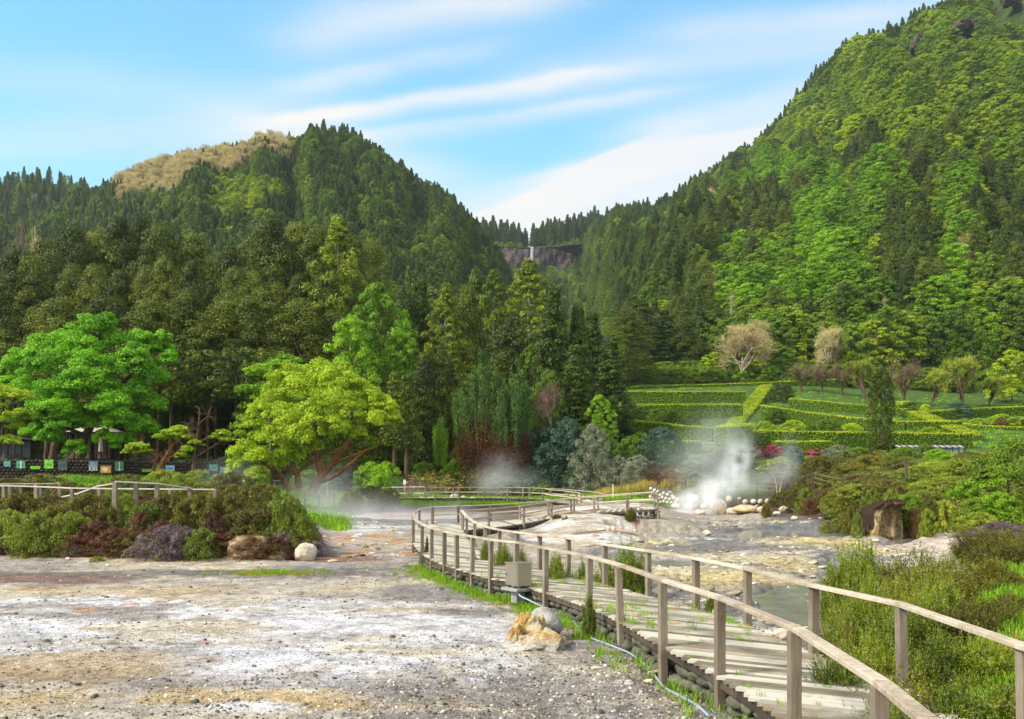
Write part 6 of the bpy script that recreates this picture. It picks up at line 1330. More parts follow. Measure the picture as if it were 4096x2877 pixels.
T('cypress', 'cypress_tree', 881, 366, 104, 27, 'dark columnar cypress standing alone in front of the garden hedges'); T('roundbush', 'round_tree', 782, 384, 168, 24, 'dark clipped round tree right of the diagonal hedge'); T('bluebush', 'round_bush', 957, 402, 150, 26, 'dark blue green round bush in front of the right hedge')
for i, (px, top, w, Y, kd) in enumerate(((765,421,20,124,0),(793,420,24,124,0),(828,419,26,126,1),(852,423,18,124,0),(872,424,18,124,1),(640,407,20,135,1),(655,409,18,132,1),(672,411,18,130,1),(690,412,22,128,1),(930,427,22,120,0),(776,408,22,136,1),(910,402,26,150,1),(625,424,18,116,1),(640,432,20,114,0),(608,412,20,132,1),(812,424,16,122,1),(1000,414,22,140,0),(978,418,14,140,0),(1018,417,26,138,0),(925,404,14,148,0))):
    T('orangetreedark' if kd else 'orangetree', 'fruit_tree', px, top, Y, w, ['small yellow green orchard tree','small dark orchard tree'][kd] + ' between terrace hedges, ' + ['just right of the hedge block','second right of the hedge block','third right of the hedge block','behind the cypress','beside the cypress trunk','left end above the lowest hedge','second above the left lowest hedge','third above the left lowest hedge','nearest the diagonal hedge on its left','at the foot of the second diagonal hedge','in the corner of the diagonal hedge','on the second diagonal hedge','below the lowest left hedge','beside the blue green bush','leftmost under the third hedge','between the round orchard trees','on the right lawn','left on the right lawn','at the right edge lawn','right of the second diagonal hedge'][i], 'fruit tree')
T('redbush', 'red_bush', 1001, 417, 137, 12, 'small red brown bush on the right lawn', 'shrub')
for px, top, w, lb in ((755,445.6,15,'leftmost pink azalea below the long hedge'),(773,444.6,18,'second pink azalea, widest of the left pair'),(797,447,13,'small pink azalea half hidden by steam'),(811,448,21,'brightest pink round azalea, alone at the right')): T('azalea', 'azalea_bush', px, top, 104, w, lb, 'azalea', base=CZ - (top + 10 - HY) / F * 104, rz=px * .1)
T('smallgreen', 'clipped_bush', 836, 449.5, 103, 13, 'clipped light green ball beside the brightest azalea', 'shrub', base=CZ - (457 - HY) / F * 103)
# ---------------- centre shrubs ----------------
def flame(name, px, top, bot, Y, wpx, leafm, n, seed, label, low=None, cat='juniper'):
    n = int(n * 1.5)
    """upright flame shaped sprays around several stems"""
    rg = np.random.RandomState(seed); p = pw(px, bot, Y); H = (bot - top) / F * Y; r = wpx / 2 / F * Y; o = empty(name, (p[0], Y, p[2] - .3)); tag(o, label, cat); mb, lb, st = MB(), MB(), MB()
    for i in range(n):
        a, d = rg.rand() * 6.28, rg.rand() ** .5; x, y = math.cos(a) * d * r, math.sin(a) * d * r * .7; hh = H * (1.05 - .45 * d * rg.rand() - .25 * d) ; ln = np.array([x * .35, y * .35, 0]); k = 9
        t = np.linspace(.12, 1, k) ; c = np.stack([x * .6 + ln[0] * t, y * .6 + ln[1] * t, hh * t], 1); sz = r * .24 * (1.15 - t); sz = np.maximum(sz, .26)
        lowm = (t < .55) if low else np.zeros(k, bool)
        rr_ = np.stack([sz * 1.15, sz * 1.15, sz * 1.6 + .15], 1)
        if (~lowm).any(): lobes(mb, c[~lowm], rr_[~lowm], 46, .22, rg, .4, .2, .45, -1, 1.2)
        if lowm.any(): lobes(lb, c[lowm] + rg.normal(size=(lowm.sum(), 3)) * .2, rr_[lowm] * [1.3, 1.3, .9], 46, .22, rg, .4, 0, .5, -1, .6)
        if i % 3 == 0: tube(st, [(x * .2, y * .2, 0), (x * .5, y * .5, hh * .35), (x * .75, y * .75, hh * .8)], [.1, .07, .03], 5, cap=False)
    link('trunk', st.mesh(name + '_stems', M['orangebark'], True), o); link('crown', mb.mesh(name + '_crown', M[leafm]), o)
    if low: link('dead_foliage', lb.mesh(name + '_dead', M[low]), o)
flame('juniper_tree', 482, 353, 468, 98, 62, 'juniper', 46, 5, 'large blue green juniper with upright tips and dead red brown lower boughs', 'redbrown')
flame('juniper_tree', 515, 372, 466, 97, 46, 'juniper', 30, 6, 'second juniper with yellow green tips and reddish dead branches', 'redbrown')
flame('young_tree', 441, 413, 462, 96, 14, 'bright', 12, 7, 'slim bright green young tree left of the juniper', None, 'tree')
T('twigshrub', 'bare_shrub', 551, 380, 99, 34, 'silvery bare twiggy shrub above the right side of the junipers', 'shrub', base=CZ - (425 - HY) / F * 99)
CS = [('bigsilver',592,424,94,40,'brown grey feathery shrub right of the junipers'),('bigblue',567,418,97,44,'dull green shrub behind the brown grey one'),('bigblue',661,427,96,46,'dense blue green bush left of the small lawn'),('leafybush',633,436,98,34,'green mixed bush left of the blue green bush'),('leafybush',612,440,99,26,'low green shrub beside the square hedge block'),
 ('bigblue',545,425,98,50,'grey green bush in front of the junipers'),('leafybush',520,440,99.5,34,'olive bush under the second juniper'),('leafybush',488,452,100,40,'dark olive bush at the foot of the large juniper'),('leafybush',460,446,100,30,'dark green bush left of the large juniper'),('brightbush',455,460,98,30,'light green bush above the ginger plants'),
 ('bigsilver',640,455,90,36,'straw coloured shrub above the rubble wall'),('silverbush',618,456,93,28,'grey green shrub above the retaining wall end'),('silverbush',600,462,95,26,'small grey shrub above the retaining wall'),('brightbush',498,464,98,20,'fresh green low bush on top of the retaining wall'),('leafybush',575,460,97,26,'rounded olive shrub on top of the retaining wall'),('leafybush',540,462,98,26,'dark rounded shrub on top of the retaining wall'),
 ('bigsilver',700,455,90,36,'grey green shrub left of the steam column'),('bigsilver',722,448,94,38,'tall grey green shrub behind the steam column'),('silverbush',745,446,96,36,'pale feathery shrub right behind the steam column'),('silverbush',690,470,86,32,'low grey shrub behind the vent rocks'),('redbush',672,470,87,26,'red brown low shrub above the rubble wall'),('redbush',655,462,88,26,'red brown shrub above the dark hollow'),
 ('bluebush',792,446,94,24,'pale blue green upright shrub behind the thin steam'),('silverbush',765,466,86,34,'grey shrub left of the small yellow tree'),('silverbush',838,445,92,34,'silvery green shrub left of the cypress'),('leafybush',858,447,90,30,'green shrub at the foot of the cypress'),('leafybush',905,447,88,34,'green shrub in front of the covered stalls'),('brightbush',938,449,84,34,'light green shrub in front of the right stall'),('leafybush',925,444,90,20,'upright green shrub between the two covered stalls'),
 ('brightbush',386,462,92,36,'light yellow green bush under the lime green tree'),('leafybush',424,462,96,28,'dark leafy bush left of the ginger plants'),('leafybush',310,470,84,34,'dark green bush under the lime green tree trunks'),('brightbush',371,462,94,34,'bright green leafy bush by the dark garden wall'),
 ('heatholive0',372,486,72,46,'olive heath bush at the edge of the misty pool'),('heatholive1',352,492,69,26,'grey green heath bush in the mist'),('heatholive0',390,488,73,22,'reddish heath at the right end of the misty bushes')]
for k, px, top, Y, w, lb in CS: T(FH(k), 'shrub', px, top, Y, w, lb, 'shrub', sink=.1)
for px, top, Y, w, lb in ((415,474,92,22,'leftmost ginger clump with withered orange leaves'),(430,470,93,26,'second ginger clump with brown and yellow leaves'),(446,473,92,24,'third ginger clump beside the retaining wall'),(470,466,96,24,'yellow leaved ginger clump above the left end of the retaining wall'),(483,462,98,20,'tall green ginger clump above the retaining wall')): T('ginger', 'ginger_plant', px, top, Y, w, lb, 'plant')
for px, top, Y, lb in ((315,395,94,'tall bare conifer trunk behind the lime green tree'),(394,372,93,'tall straight pine with a reddish trunk right of the lime green tree'),(406,376,92,'tall pine with pink brown dead twigs left of the ginger plants'),(350,400,96,'dark pine trunk behind the lime green tree')):
    p = pw(px, 480, Y); z0 = gz(p[0], Y); H = CZ - (top - HY) / F * Y - z0; rg = np.random.RandomState(int(px)); o = empty('pine_tree', (p[0], Y, z0)); tag(o, lb, 'pine tree'); mb = MB(); tube(mb, [(0, 0, -.4), (.1, 0, H * .5), (0, 0, H * .97)], [.27, .2, .05], 8); link('trunk', mb.mesh('pine_trunk', M['bark'], True), o)
    mb = MB(); c, rr = crown(rg, H, 1.9, prof_cone, .42, 60, .36, .6); lobes(mb, c, rr, 60, .35, rg, .4, .2, .5, -.6, .3); link('crown', mb.mesh('pine_crown', M['cedar']), o)

# ---------------- custom trees: big green tree, lime green tree, windswept trees ----------------
def custom(name, base, Y, lob, limbs, leafm, barkm, label, cat='tree', ls=.22, per=150, flat=.6, asp=.6, up=.5, seed=1, extra_twigs=0, dens=1.0):
    """lob: (px, py, radius px, depth offset m) clumps; limbs: lists of (px, py, dY, radius m)"""
    rg = np.random.RandomState(seed); b0 = pw(base[0], base[1], Y); o = empty(name, tuple(b0)); tag(o, label, cat); mb, st = MB(), MB()
    for q_ in lob:
        px, py, r, dY = q_[:4]; fl = q_[4] if len(q_) > 4 else flat; c = pw(px, py, Y + dY) - b0; R_ = r / F * Y
        # each clump is a cauliflower of smaller lobes
        n = max(10, int(22 * dens)); D = norm(rg.normal(size=(n, 3))); D[:, 2] = np.where(D[:, 2] < -.3, -D[:, 2] * .6, D[:, 2]); cc = c + D * np.array([R_, R_, R_ * fl]) * .72; rr = np.stack([R_ * rg.uniform(.24, .42, n)] * 2 + [R_ * rg.uniform(.2, .32, n) * max(fl, .6)], 1)
        lobes(mb, cc, rr, int(per * .42), ls, rg, asp, up, .5, -.35, .2)
    for lm in limbs:
        P = np.array([pw(a, b_, Y + d) - b0 for a, b_, d, r in lm]); tube(st, smooth(P, 2), np.interp(np.linspace(0, 1, len(smooth(P, 2))), np.linspace(0, 1, len(lm)), [r for *_, r in lm]), 7)
    if extra_twigs:
        for _ in range(extra_twigs):
            lm = limbs[rg.randint(len(limbs))]; a, b_, d, r = lm[rg.randint(1, len(lm))]; p = pw(a, b_, Y + d) - b0; v = norm(rg.normal(size=3) + [0, 0, .3]); L = rg.uniform(.4, 1.3) * Y / 70
            m_ = p + v * L * .5 + rg.normal(size=3) * .12; e = p + v * L; tube(st, [p, m_, e], [.03, .02, .007], 4, cap=False)
            for _ in range(3): e2 = m_ + norm(v + rg.normal(size=3) * .7) * L * .5; tube(st, [m_, e2], [.012, .004], 3, cap=False)
    link('trunk', st.mesh(name + '_trunk', M[barkm], True), o)
    if lob: link('crown', mb.mesh(name + '_crown', M[leafm]), o)
    return o
custom('maple_tree', (80, 459), 86, [(96,330,17,0),(70,342,20,-1),(48,350,20,0),(118,345,20,1),(142,346,18,0),(158,352,17,1),(170,362,13,0),(24,366,20,0),(6,376,14,1),(60,368,24,-3),(95,368,26,-3),(130,372,24,-2),(152,380,18,-1),(30,392,20,-2),(60,396,24,-4),(100,398,24,-3),(135,400,22,-2),(154,408,15,-1),(40,416,18,-3),(62,424,20,-4),(92,424,16,-2),(120,424,20,-3),(142,428,16,-2),(50,438,14,-3),(125,444,13,-2),(164,338,9,0),(76,450,12,-3),(34,436,14,-3),(105,440,12,-3),(60,410,20,-5),(112,412,22,-5),(84,384,24,-5),(40,372,20,-4),(134,358,16,-2),(80,352,22,-2),(108,322,10,0),(86,322,9,0),(14,384,14,0)],
 [[(80,459,0,.5),(84,440,0,.42),(92,420,0,.34),(98,380,0,.2),(96,345,0,.08)],[(92,420,0,.3),(70,395,-1,.2),(48,365,-1,.08)],[(94,412,0,.28),(120,385,0,.18),(146,362,0,.06)],[(86,436,0,.25),(60,425,-2,.15),(42,410,-2,.06)],[(92,418,0,.22),(120,415,-1,.14),(140,408,-1,.05)]],
 'maple', 'bark', 'broad bright green spreading tree behind the left stone wall', ls=.24, per=330, flat=1.0, up=.25, seed=2)
custom('leaning_tree', (74, 459), 92, [], [[(52,459,0,.45),(56,440,0,.35),(62,415,0,.2)],[(73,459,0,.4),(79,446,0,.34),(88,434,0,.28),(94,424,0,.2)],[(46,459,0,.3),(48,430,0,.2)]], 'maple', 'bark', 'group of leaning ivy grown trunks under the broad bright green tree')
custom('lime_green_tree', (-2, 470), 74, [(-4,392,22,0),(14,398,18,0),(18,416,15,-1),(2,424,20,-1),(8,442,14,-1),(-10,410,26,0)], [[(-6,472,0,.3),(-4,440,0,.2),(4,405,0,.08)]], 'lime', 'bark', 'yellow green tree cut off by the left picture edge', ls=.2, per=170, seed=3)
custom('acacia_tree', (318, 492), 70, [(286,382,20,2),(318,376,19,2),(335,384,20,0),(352,388,18,0),(368,398,17,0),(384,410,15,0),(394,422,11,0),(300,396,24,1),(276,400,20,2),(328,402,22,-1),(350,412,20,-1),(372,424,15,-1),(262,414,18,1),(284,424,22,-1),(312,420,20,-2),(252,432,17,1),(272,444,20,-1),(298,442,18,-2),(334,430,16,-2),(244,452,16,0),(262,464,18,-1),(288,460,16,-1),(240,470,15,0),(256,480,14,-1),(234,482,12,0),(356,436,12,-1),(312,448,12,-1),(345,372,10,1)],
 [[(312,492,0,.42),(318,480,0,.36),(330,466,0,.28),(345,446,0,.2),(360,425,0,.12),(372,410,0,.05)],[(322,476,0,.3),(316,455,0,.22),(320,430,0,.14),(326,405,0,.06)],[(300,488,.5,.3),(296,470,.5,.24),(284,450,0,.16),(270,430,0,.07)],[(318,482,0,.25),(336,476,-1,.18),(352,462,-1,.12),(366,450,-1,.05)],[(296,474,.5,.2),(310,462,0,.14),(334,452,-1,.08),(352,440,-1,.04)],[(290,490,1,.28),(280,474,1,.2),(262,462,0,.1)],[(330,466,0,.16),(350,456,-1,.1),(372,448,-1,.04)]],
 'lime', 'orangebark', 'large lime green domed tree with twisting orange trunks beside the misty pool', ls=.18, per=300, flat=1.1, up=.2, seed=4, extra_twigs=70)
custom('acacia_tree', (268, 486), 78, [(262,372,18,2),(280,366,15,2),(250,392,17,2),(300,370,15,3)], [[(270,488,0,.25),(272,440,0,.18),(268,385,0,.06)]], 'tier' if False else 'bright', 'bark', 'darker green layered tree behind the lime green domed tree', ls=.24, per=150, flat=.45, seed=5)
custom('windswept_tree', (158, 474), 62, [(173,434,14,0,.45),(163,438,10,0,.5),(180,430,10,0,.5),(184,438,10,0,.5),(138,448,12,0,.5),(130,452,8,0,.5),(146,452,8,0,.5)],
 [[(156,478,0,.17),(160,468,0,.15),(166,456,0,.12),(172,446,0,.08),(178,438,0,.04)],[(150,478,.3,.14),(155,466,.3,.11),(158,456,0,.09),(148,452,0,.05),(138,450,0,.03)],[(160,464,0,.08),(170,458,0,.06),(182,448,0,.04),(190,442,0,.02)]], 'lime', 'orangebark', 'small windswept tree with two flat yellow crowns and brown twigs before the wall', ls=.16, per=150, seed=6, extra_twigs=60)
custom('windswept_tree', (193, 470), 61, [(188,450,8,0),(196,444,8,0),(182,456,7,0),(222,434,9,0,.5),(228,440,8,0,.5),(216,438,7,0,.5)],
 [[(193,474,0,.17),(194,460,0,.14),(196,446,0,.10),(198,430,0,.06),(200,410,0,.02)],[(194,458,0,.1),(204,452,0,.08),(214,446,0,.05),(226,438,0,.03)],[(196,444,0,.09),(208,438,0,.06),(218,432,0,.03)],[(196,452,0,.08),(186,448,0,.05),(178,440,0,.03)],[(198,430,0,.06),(190,424,0,.03)],[(199,424,0,.06),(208,416,0,.03)],[(198,436,0,.06),(188,432,0,.03)]], 'lime', 'bark', 'half dead windswept tree with a bare pointed top and sparse green tufts', ls=.16, per=140, seed=7, extra_twigs=70)
custom('small_tree', (777, 492), 72, [(770,465,10,0),(780,462,10,0),(788,466,8,0),(762,470,7,0),(775,474,10,0),(788,474,7,0)], [[(777,494,0,.05),(776,480,0,.04),(770,468,0,.02)],[(779,494,0,.05),(782,480,0,.04),(788,468,0,.02)]], 'yellowbush', 'dead', 'small yellow green round tree among the charred fence posts right of the steam', ls=.15, per=110, seed=8)
custom('bush_tree', (1005, 500), 46, [(1012,458,26,0,.9),(995,466,20,-1,.9),(1030,455,24,0,.9),(1012,480,24,-2,.9),(1035,480,24,-1,.9),(985,478,12,-1,.9)], [[(1008,510,0,.1),(1008,480,0,.06)]], 'mid', 'bark', 'big dark glossy leaved bush at the right picture edge', ls=.13, per=190, flat=.9, seed=9)

# ---------------- heath bushes on the left bank ----------------
HB_ = [ # kind, px, top, Y, w, label
 ('heathgreen0',8,510,31.5,52,'green heath bush at the left edge of the bank'),('heatholive0',18,493,33.5,50,'olive heath bush in the upper left corner of the bank'),('heatholive1',-8,500,33,40,'heath bush cut by the left picture edge'),('heathgreen1',34,512,31,44,'fresh green rounded heath bush near the left end'),('heatholive0',55,505,32.2,46,'olive heath bush in front of the pink path'),
 ('heatholive1',88,494,33.2,58,'large rounded heath bush left of the dark corner post'),('heathgreen0',70,512,31.6,44,'bright tipped heath bush under the large rounded one'),('heathred','x'),('heatholive0',30,498,34.5,44,'back heath bush by the first fence post'),('heathgreen1',126,494,33.6,34,'upright green bush just right of the dark corner post'),('heathgreen0',146,502,32.6,40,'green heath bush right of the upright one'),
 ('heatholive1',170,494,33.6,50,'brownish heath bush in the middle of the bank'),('heatholive0',200,494,33.4,52,'olive heath bush left of the big rounded dome'),('heatholive1',232,493,33.6,56,'upper heath bush behind the big rounded dome'),('heatholive0',262,506,32.9,62,'big rounded brown olive dome at the right of the bank'),('heathgreen0',285,494,33,48,'green topped heath bush behind the right end'),('heathgreen1',295,510,33,38,'ragged heath bush at the right end of the bank'),
 ('heatholive1',236,512,32.6,44,'brown heath bush left of the big rounded dome'),('heathgreen1',201,528,30.8,36,'small round green bush right of the dead grey bush'),('heathred',96,520,31.4,40,'red brown heath under the large rounded bush'),('heathred',116,528,31,38,'red brown heath in the middle hollow of the bank'),('heathred',163,520,31.6,34,'dark red heath above the dead grey bush'),('heathred',215,512,31.8,26,'thin red brown heath behind the small round bush'),
 ('heathgrey',172,526,31.0,62,'dead purple grey drooping bush in the middle of the bank'),('heathgrey',76,545,30.8,20,'dead grey twigs low on the left of the bank'),('heathgrey',281,532,32.0,36,'grey brown dead skirt under the right end bushes'),('heatholive0',45,530,31,30,'dark low heath bush at the left foot of the bank'),('heathgreen0',64,540,30.9,24,'grey green sprig bush low on the left'),('heathred',8,545,31,30,'reddish low heath at the left edge foot'),
 ('heathgreen1',162,553,30.2,16,'tiny green bush at the foot of the bank right of centre'),('heathgreen0',98,557,30.0,16,'tiny green tuft at the foot of the bank left of centre'),('heatholive1',243,524,32.3,40,'dark brown lower part bush under the dome'),('heathred',140,512,32.2,30,'red tinged heath between the green bushes'),('heatholive0',112,508,32.8,34,'shaded heath beside the dark corner post'),
 ('heatholive1',8,478,52,60,'olive heath mound far left behind the fences'),('heatholive0',40,474,54,56,'heath mound behind the left fences'),('heatholive1',70,482,52,36,'smaller heath mound behind the short back fence'),('heathgreen0',104,480,50,26,'light green bush behind the sloping handrail'),('heatholive0',64,497,41,26,'olive bush beside the pink path'),('heatholive1',128,474,56,44,'heath on the mound left of the first windswept tree'),('heathgreen1',165,470,58,50,'green heath under the first windswept tree'),
 ('heathgreen0',200,470,58,50,'green heath mound under the half dead windswept tree'),('heatholive0',232,472,56,46,'heath mound left of the lime green tree'),('heatholive1',150,482,48,44,'olive heath just behind the bleached fence'),('heatholive0',190,482,48,50,'brown heath just behind the bleached fence, middle'),('heatholive1',232,484,46,50,'brown olive heath just behind the end of the bleached fence'),('heatholive0',262,484,44,44,'heath behind the big rounded dome'),('heatholive1',90,486,46,30,'heath bush in the loop of the path')]
for q_ in HB_:
    if len(q_) < 6: continue
    k, px, top, Y, w, lb = q_; T(FH(k), 'heath_bush', px, top, Y, w * 1.05, lb, 'heath bush', 'heath bushes on the left bank', sink=.15)
T('heathgreen0', 'heath_bush', 497, 532, 30.5, 0, '') if False else None
HW = [('heatholive0',425,538,24.5+5,10,'narrow mossy bush against the left corner of the boardwalk',.9),('heathgreen1',484,543,26.6,20,'dark green bush inside the bend behind the near railing',0),('heathgreen0',505,545,24.8,22,'green heath bush beside the boardwalk, second from the bend',0),('heathgreen1',522,549,24.2,14,'small heath bush right next to the second one',0),
 ('heathgreen0',560,556,21.6,34,'low green bush behind the steel cabinet',0),('heathgreen1',583,562,21.2,14,'small bush at the right of the one behind the cabinet',0),('heathgreen0',622,549,21.8,54,'large upright yellow green heath bush beside the boardwalk',0),('conebush',714,588,17.2,18,'dark little bush at the right edge of the deck',0),('conebush',829,565,17.6,17,'small upright green bush on the mud right of the railing',0),
 ('conebush',589,592,15.6,13,'tiny conifer sprouting at the left deck edge, by the cabinet hose',0),('heatholive1',557,513,49.5,9,'round dark tuft on the mound beside the boardwalk',0),('heatholive0',631,508,49.0,12,'dark tuft against the end stretch of the boardwalk',0),('heatholive0',565,516,48,8,'brown tuft behind the round dark one',0),('heatholive1',766,501,61,9,'small brown round bush on the shore below the block wall',0)]
for k, px, top, Y, w, lb, _ in HW: T(k, 'heath_bush', px, top, Y, w, lb, 'heath bush', sink=.1)
T('conebush', 'heath_bush', 590, 593, 17.3, 12, 'x') if False else None
# ---------------- right bank ----------------
rg = np.random.RandomState(21)
RB = []
def rb(k, px, top, Y, w, lb): RB.append((k, px, top, Y, w, lb))
for q_ in (('heatholive0',800,486,64,40,'olive heath at the left end of the right slope'),('heathred',822,495,60,34,'brown red heath above the brown bank'),('heatholive1',838,480,64,40,'rounded olive heath right of the block wall'),('heatholive0',855,488,58,36,'rounded heath above the dark bank'),('heatholive0',868,500,52,30,'dark heath left of the cave bank'),('heathred',842,500,55,28,'dark reddish heath low on the slope'),
 ('heatholive1',815,472,70,40,'green olive heath under the charred posts'),('heatholive0',850,465,70,46,'dark olive heath high on the slope'),('heathgreen1',880,472,62,40,'green heath between the charred posts'),('heatholive1',790,466,76,40,'grey green heath behind the first charred posts'),('heatholive0',822,456,80,46,'olive heath bank below the clipped ball'),('heathgreen0',805,488,62,22,'fresh green heath low beside the block wall'),
 ('heatholive0',870,455,76,44,'heath below the columnar cypress'),('redbush',872,452,82,12,'small orange brown bush at the cypress foot'),('heatholive0',900,460,68,44,'brown heath right of the cypress'),('yellowbush',912,466,60,50,'straw yellow bush left of the bank middle'),('yellowbush',935,460,62,56,'wide straw yellow bush in the middle of the right bank'),('yellowbush',960,458,60,54,'yellow green bush below the right covered stall'),
 ('yellowbush',895,480,54,44,'dry yellow bush above the cave'),('yellowbush',925,480,52,50,'dry straw bush above the cave, right side'),('yellowbush',950,476,54,50,'yellow grey bush right of the straw bushes'),('yellowbush',870,486,54,30,'dry grassy bush above the left of the cave'),('heatholive0',929,495,43.0,17,'mossy green bush hanging beside the cave mouth'),('heathgreen1',928,508,42.7,17,'second mossy bush below it at the cave mouth'),('heathgreen0',857,513,42.6,12,'green bush at the left foot of the cave bank'),('heatholive0',852,505,44.6,18,'olive heath on the left shoulder of the cave bank'),
 ('brightbush',985,470,50,40,'bright leafy bush on the upper right bank'),('brightbush',965,482,46,40,'bright leafy bush in the middle of the right bank'),('brightbush',1000,492,42,44,'green leafy bush below the glossy bush'),('leafybush',975,498,42,36,'dark leafy bush above the yellow leaves'),('yellowbush',945,500,43,28,'yellow green bush over the orange side rock'),('yellowbush',978,512,41,40,'yellow leaved bush hanging over the pink soil'),('yellowbush',1012,500,42,30,'yellow green bush at the right edge above the dead grey one'),
 ('heathgrey',1000,522,38,50,'dead grey brown bush above the right heath mass'),('heathgrey',975,530,38,40,'dead purplish grass clump above the right heath mass'),('fern',930,496,44,30,'bright green fern left of the yellow bush'),('fern',948,524,41.5,24,'green fern hanging over the pink soil'),('leafybush',910,493,45.2,30,'dark green bush over the cave mouth'),('fern',905,489,46,18,'small bright fern on top of the cave bank'),('heathgreen0',872,489,45.2,24,'grassy green tuft on top of the cave bank left'),('heathgreen1',892,488,46,22,'green tuft on top of the cave bank middle'),
 ('ginger',965,500,42.5,22,'withered orange leaf clump among the yellow leaves')): rb(*q_)
for k, px, top, Y, w, lb in RB: T(FH(k), 'fern' if k == 'fern' else 'ginger_plant' if k == 'ginger' else 'bank_bush', px, top, Y, w, lb, 'fern' if k == 'fern' else 'shrub', None, sink=.25)
# heath mass at the lower right, beside the walk
HM = [(860,602,13.6,60,0),(872,549,18.5,60,1),(905,545,19.5,64,0),(938,551,18.0,64,1),(855,560,16.5,50,0),(985,560,18.0,60,0),(1010,540,21,60,2),(985,527,25,50,2),(1020,528,24,56,2),(955,560,20,50,0),(840,620,12.2,52,1),(870,640,11.0,70,0),(905,610,13.0,76,0),(945,600,13.8,80,1),(985,600,13.2,80,2),(1015,590,14.0,60,2),(1000,562,17,50,3),
      (850,655,10.2,66,1),(895,655,10.2,84,0),(935,640,10.8,90,0),(980,640,10.6,90,1),(1020,640,10.8,80,0),(900,690,8.9,90,1),(945,690,8.9,100,0),(990,690,9.0,100,1),(1030,690,8.8,90,0),(965,735,7.9,110,0),(1015,740,7.8,110,1),(880,712,8.4,80,0),(862,585,15.2,40,1),(895,585,15.2,60,1),(930,578,16,60,0)]
HK = ['heathgreen0', 'heath0', 'heatholive1', 'heatholive0']; HL_ = ['green feathery heath bush', 'yellow tipped feathery heath bush', 'olive heath bush', 'brownish dense heath bush']
for i, (px, top, Y, w, k) in enumerate(HM):
    row = 'in the front row at the bottom right' if Y < 10 else 'in the second row right of the near railing' if Y < 12.5 else 'in the third row right of the railing' if Y < 16 else 'in the back row beside the mud pool'
    pos_ = 'left end' if px < 880 else 'left middle' if px < 925 else 'middle' if px < 965 else 'right middle' if px < 1000 else 'right end'
    kk = HK[k] if k not in (0, 1) else (['heathgreen0', 'heathgreen1', 'heath0', 'heath1'][(i * 7 + k) % 4])
    T(kk, 'heath_bush', px, top, Y, w * 1.15, '%s %s, %s' % (HL_[0 if 'green' in kk else 1 if kk.startswith('heath0') or kk.startswith('heath1') else k], row, pos_), 'heath bush', 'heath mass beside the near railing', sink=.25, base=min(gz(pw(px, top, Y)[0], Y), CZ - (top - HY) / F * Y - .55))
# ---------------- pebbles ----------------
rg = np.random.RandomState(5)
def pebmesh(nm, seed, mat): mb = MB(); rock(mb, (0, 0, .1), (1, .8, .6), seed, 2, .25, 0, .6, .3); return mb.mesh(nm, M[mat], False)
m, nt, b = newmat('pebble', .9, .2); oi = N(nt, 'ShaderNodeObjectInfo')
nt.links.new(mixc(nt, .5, ramp(nt, oi.outputs['Random'], [(0, (.05,.045,.04)), (.35, (.13,.115,.095)), (.6, (.24,.21,.17)), (.85, (.38,.34,.27)), (1, (.55,.52,.47))]), mixc(nt, noise(nt, 2.5, 4, coords(nt)), (.3,.3,.3), (1.5,1.5,1.5)), 'MULTIPLY'), b.inputs['Base Color']); M['pebble'] = m
PB = [pebmesh('pebble_%d' % i, 300 + i, 'pebble') for i in range(6)]
n = 46000; Yp = 1 / rg.uniform(1 / 34.0, 1 / 8.6, n); px = rg.uniform(-20, 900, n); X = (px - CX) / F * Yp
py = HY + CZ * F / Yp
dn = .25 + .55 * ss(-.1, .4, fbm(X, Yp, .9, 3, 50)) + .9 * np.exp(-((px - 560) / 170) ** 2 - ((py - 700) / 34) ** 2) + .5 * np.exp(-((px - 640) / 90) ** 2 - ((py - 680) / 60) ** 2) - .25 * np.exp(-((px - 400) / 200) ** 2 - ((py - 630) / 28) ** 2)
left_of_walk = px < np.interp(py, [560, 575, 620, 660, 719], [415, 520, 640, 740, 850]) - 6
gzv = ground(X, Yp); k = (rg.rand(n) < dn) & (left_of_walk | (py < 650)) & (gzv < .12) & ~((py > 545) & ~left_of_walk & (px < 620))
X, Yp, px, py = X[k], Yp[k], px[k], py[k]; n = len(X); sz = np.clip(rg.lognormal(-4.75, .55, n), .004, .05) * (1 + Yp / 40)
Z = ground(X, Yp) + relief(X, Yp)
scatter('gravel', PB, np.stack([X, Yp, Z], 1), np.stack([rg.normal(size=n) * .4, rg.normal(size=n) * .4, rg.rand(n) * 6.28], 1), sz, rg.randint(0, 6, n))
# crust fragments on the mud flat
n = 5200; Yp = rg.uniform(12, 64, n) ** 1.0; px = rg.uniform(300, 960, n); X = (px - CX) / F * Yp; k = (ground(X, Yp) < .5) & ((mudmask(X, Yp) > .3) | ((Yp > 32) & (px < 440))) & (rg.rand(n) < .2 + .8 * ss(-.1, .35, fbm(X, Yp, 2.2, 3, 51))) & (pooldist(X, Yp) > .3)
X, Yp = X[k], Yp[k]; n = len(X); Z = ground(X, Yp) + relief(X, Yp)
m, nt, b = newmat('crust_fragment', .9, .2); oi = N(nt, 'ShaderNodeObjectInfo'); nt.links.new(mixc(nt, .6, ramp(nt, oi.outputs['Random'], [(0, (.10,.09,.075)), (.3, (.26,.22,.14)), (.6, (.45,.39,.24)), (1, (.6,.57,.5))]), mixc(nt, noise(nt, 2.5, 4, coords(nt)), (.3,.3,.3), (1.5,1.5,1.5)), 'MULTIPLY'), b.inputs['Base Color']); M['crustf'] = m
CB = [pebmesh('crust_%d' % i, 320 + i, 'crustf') for i in range(5)]
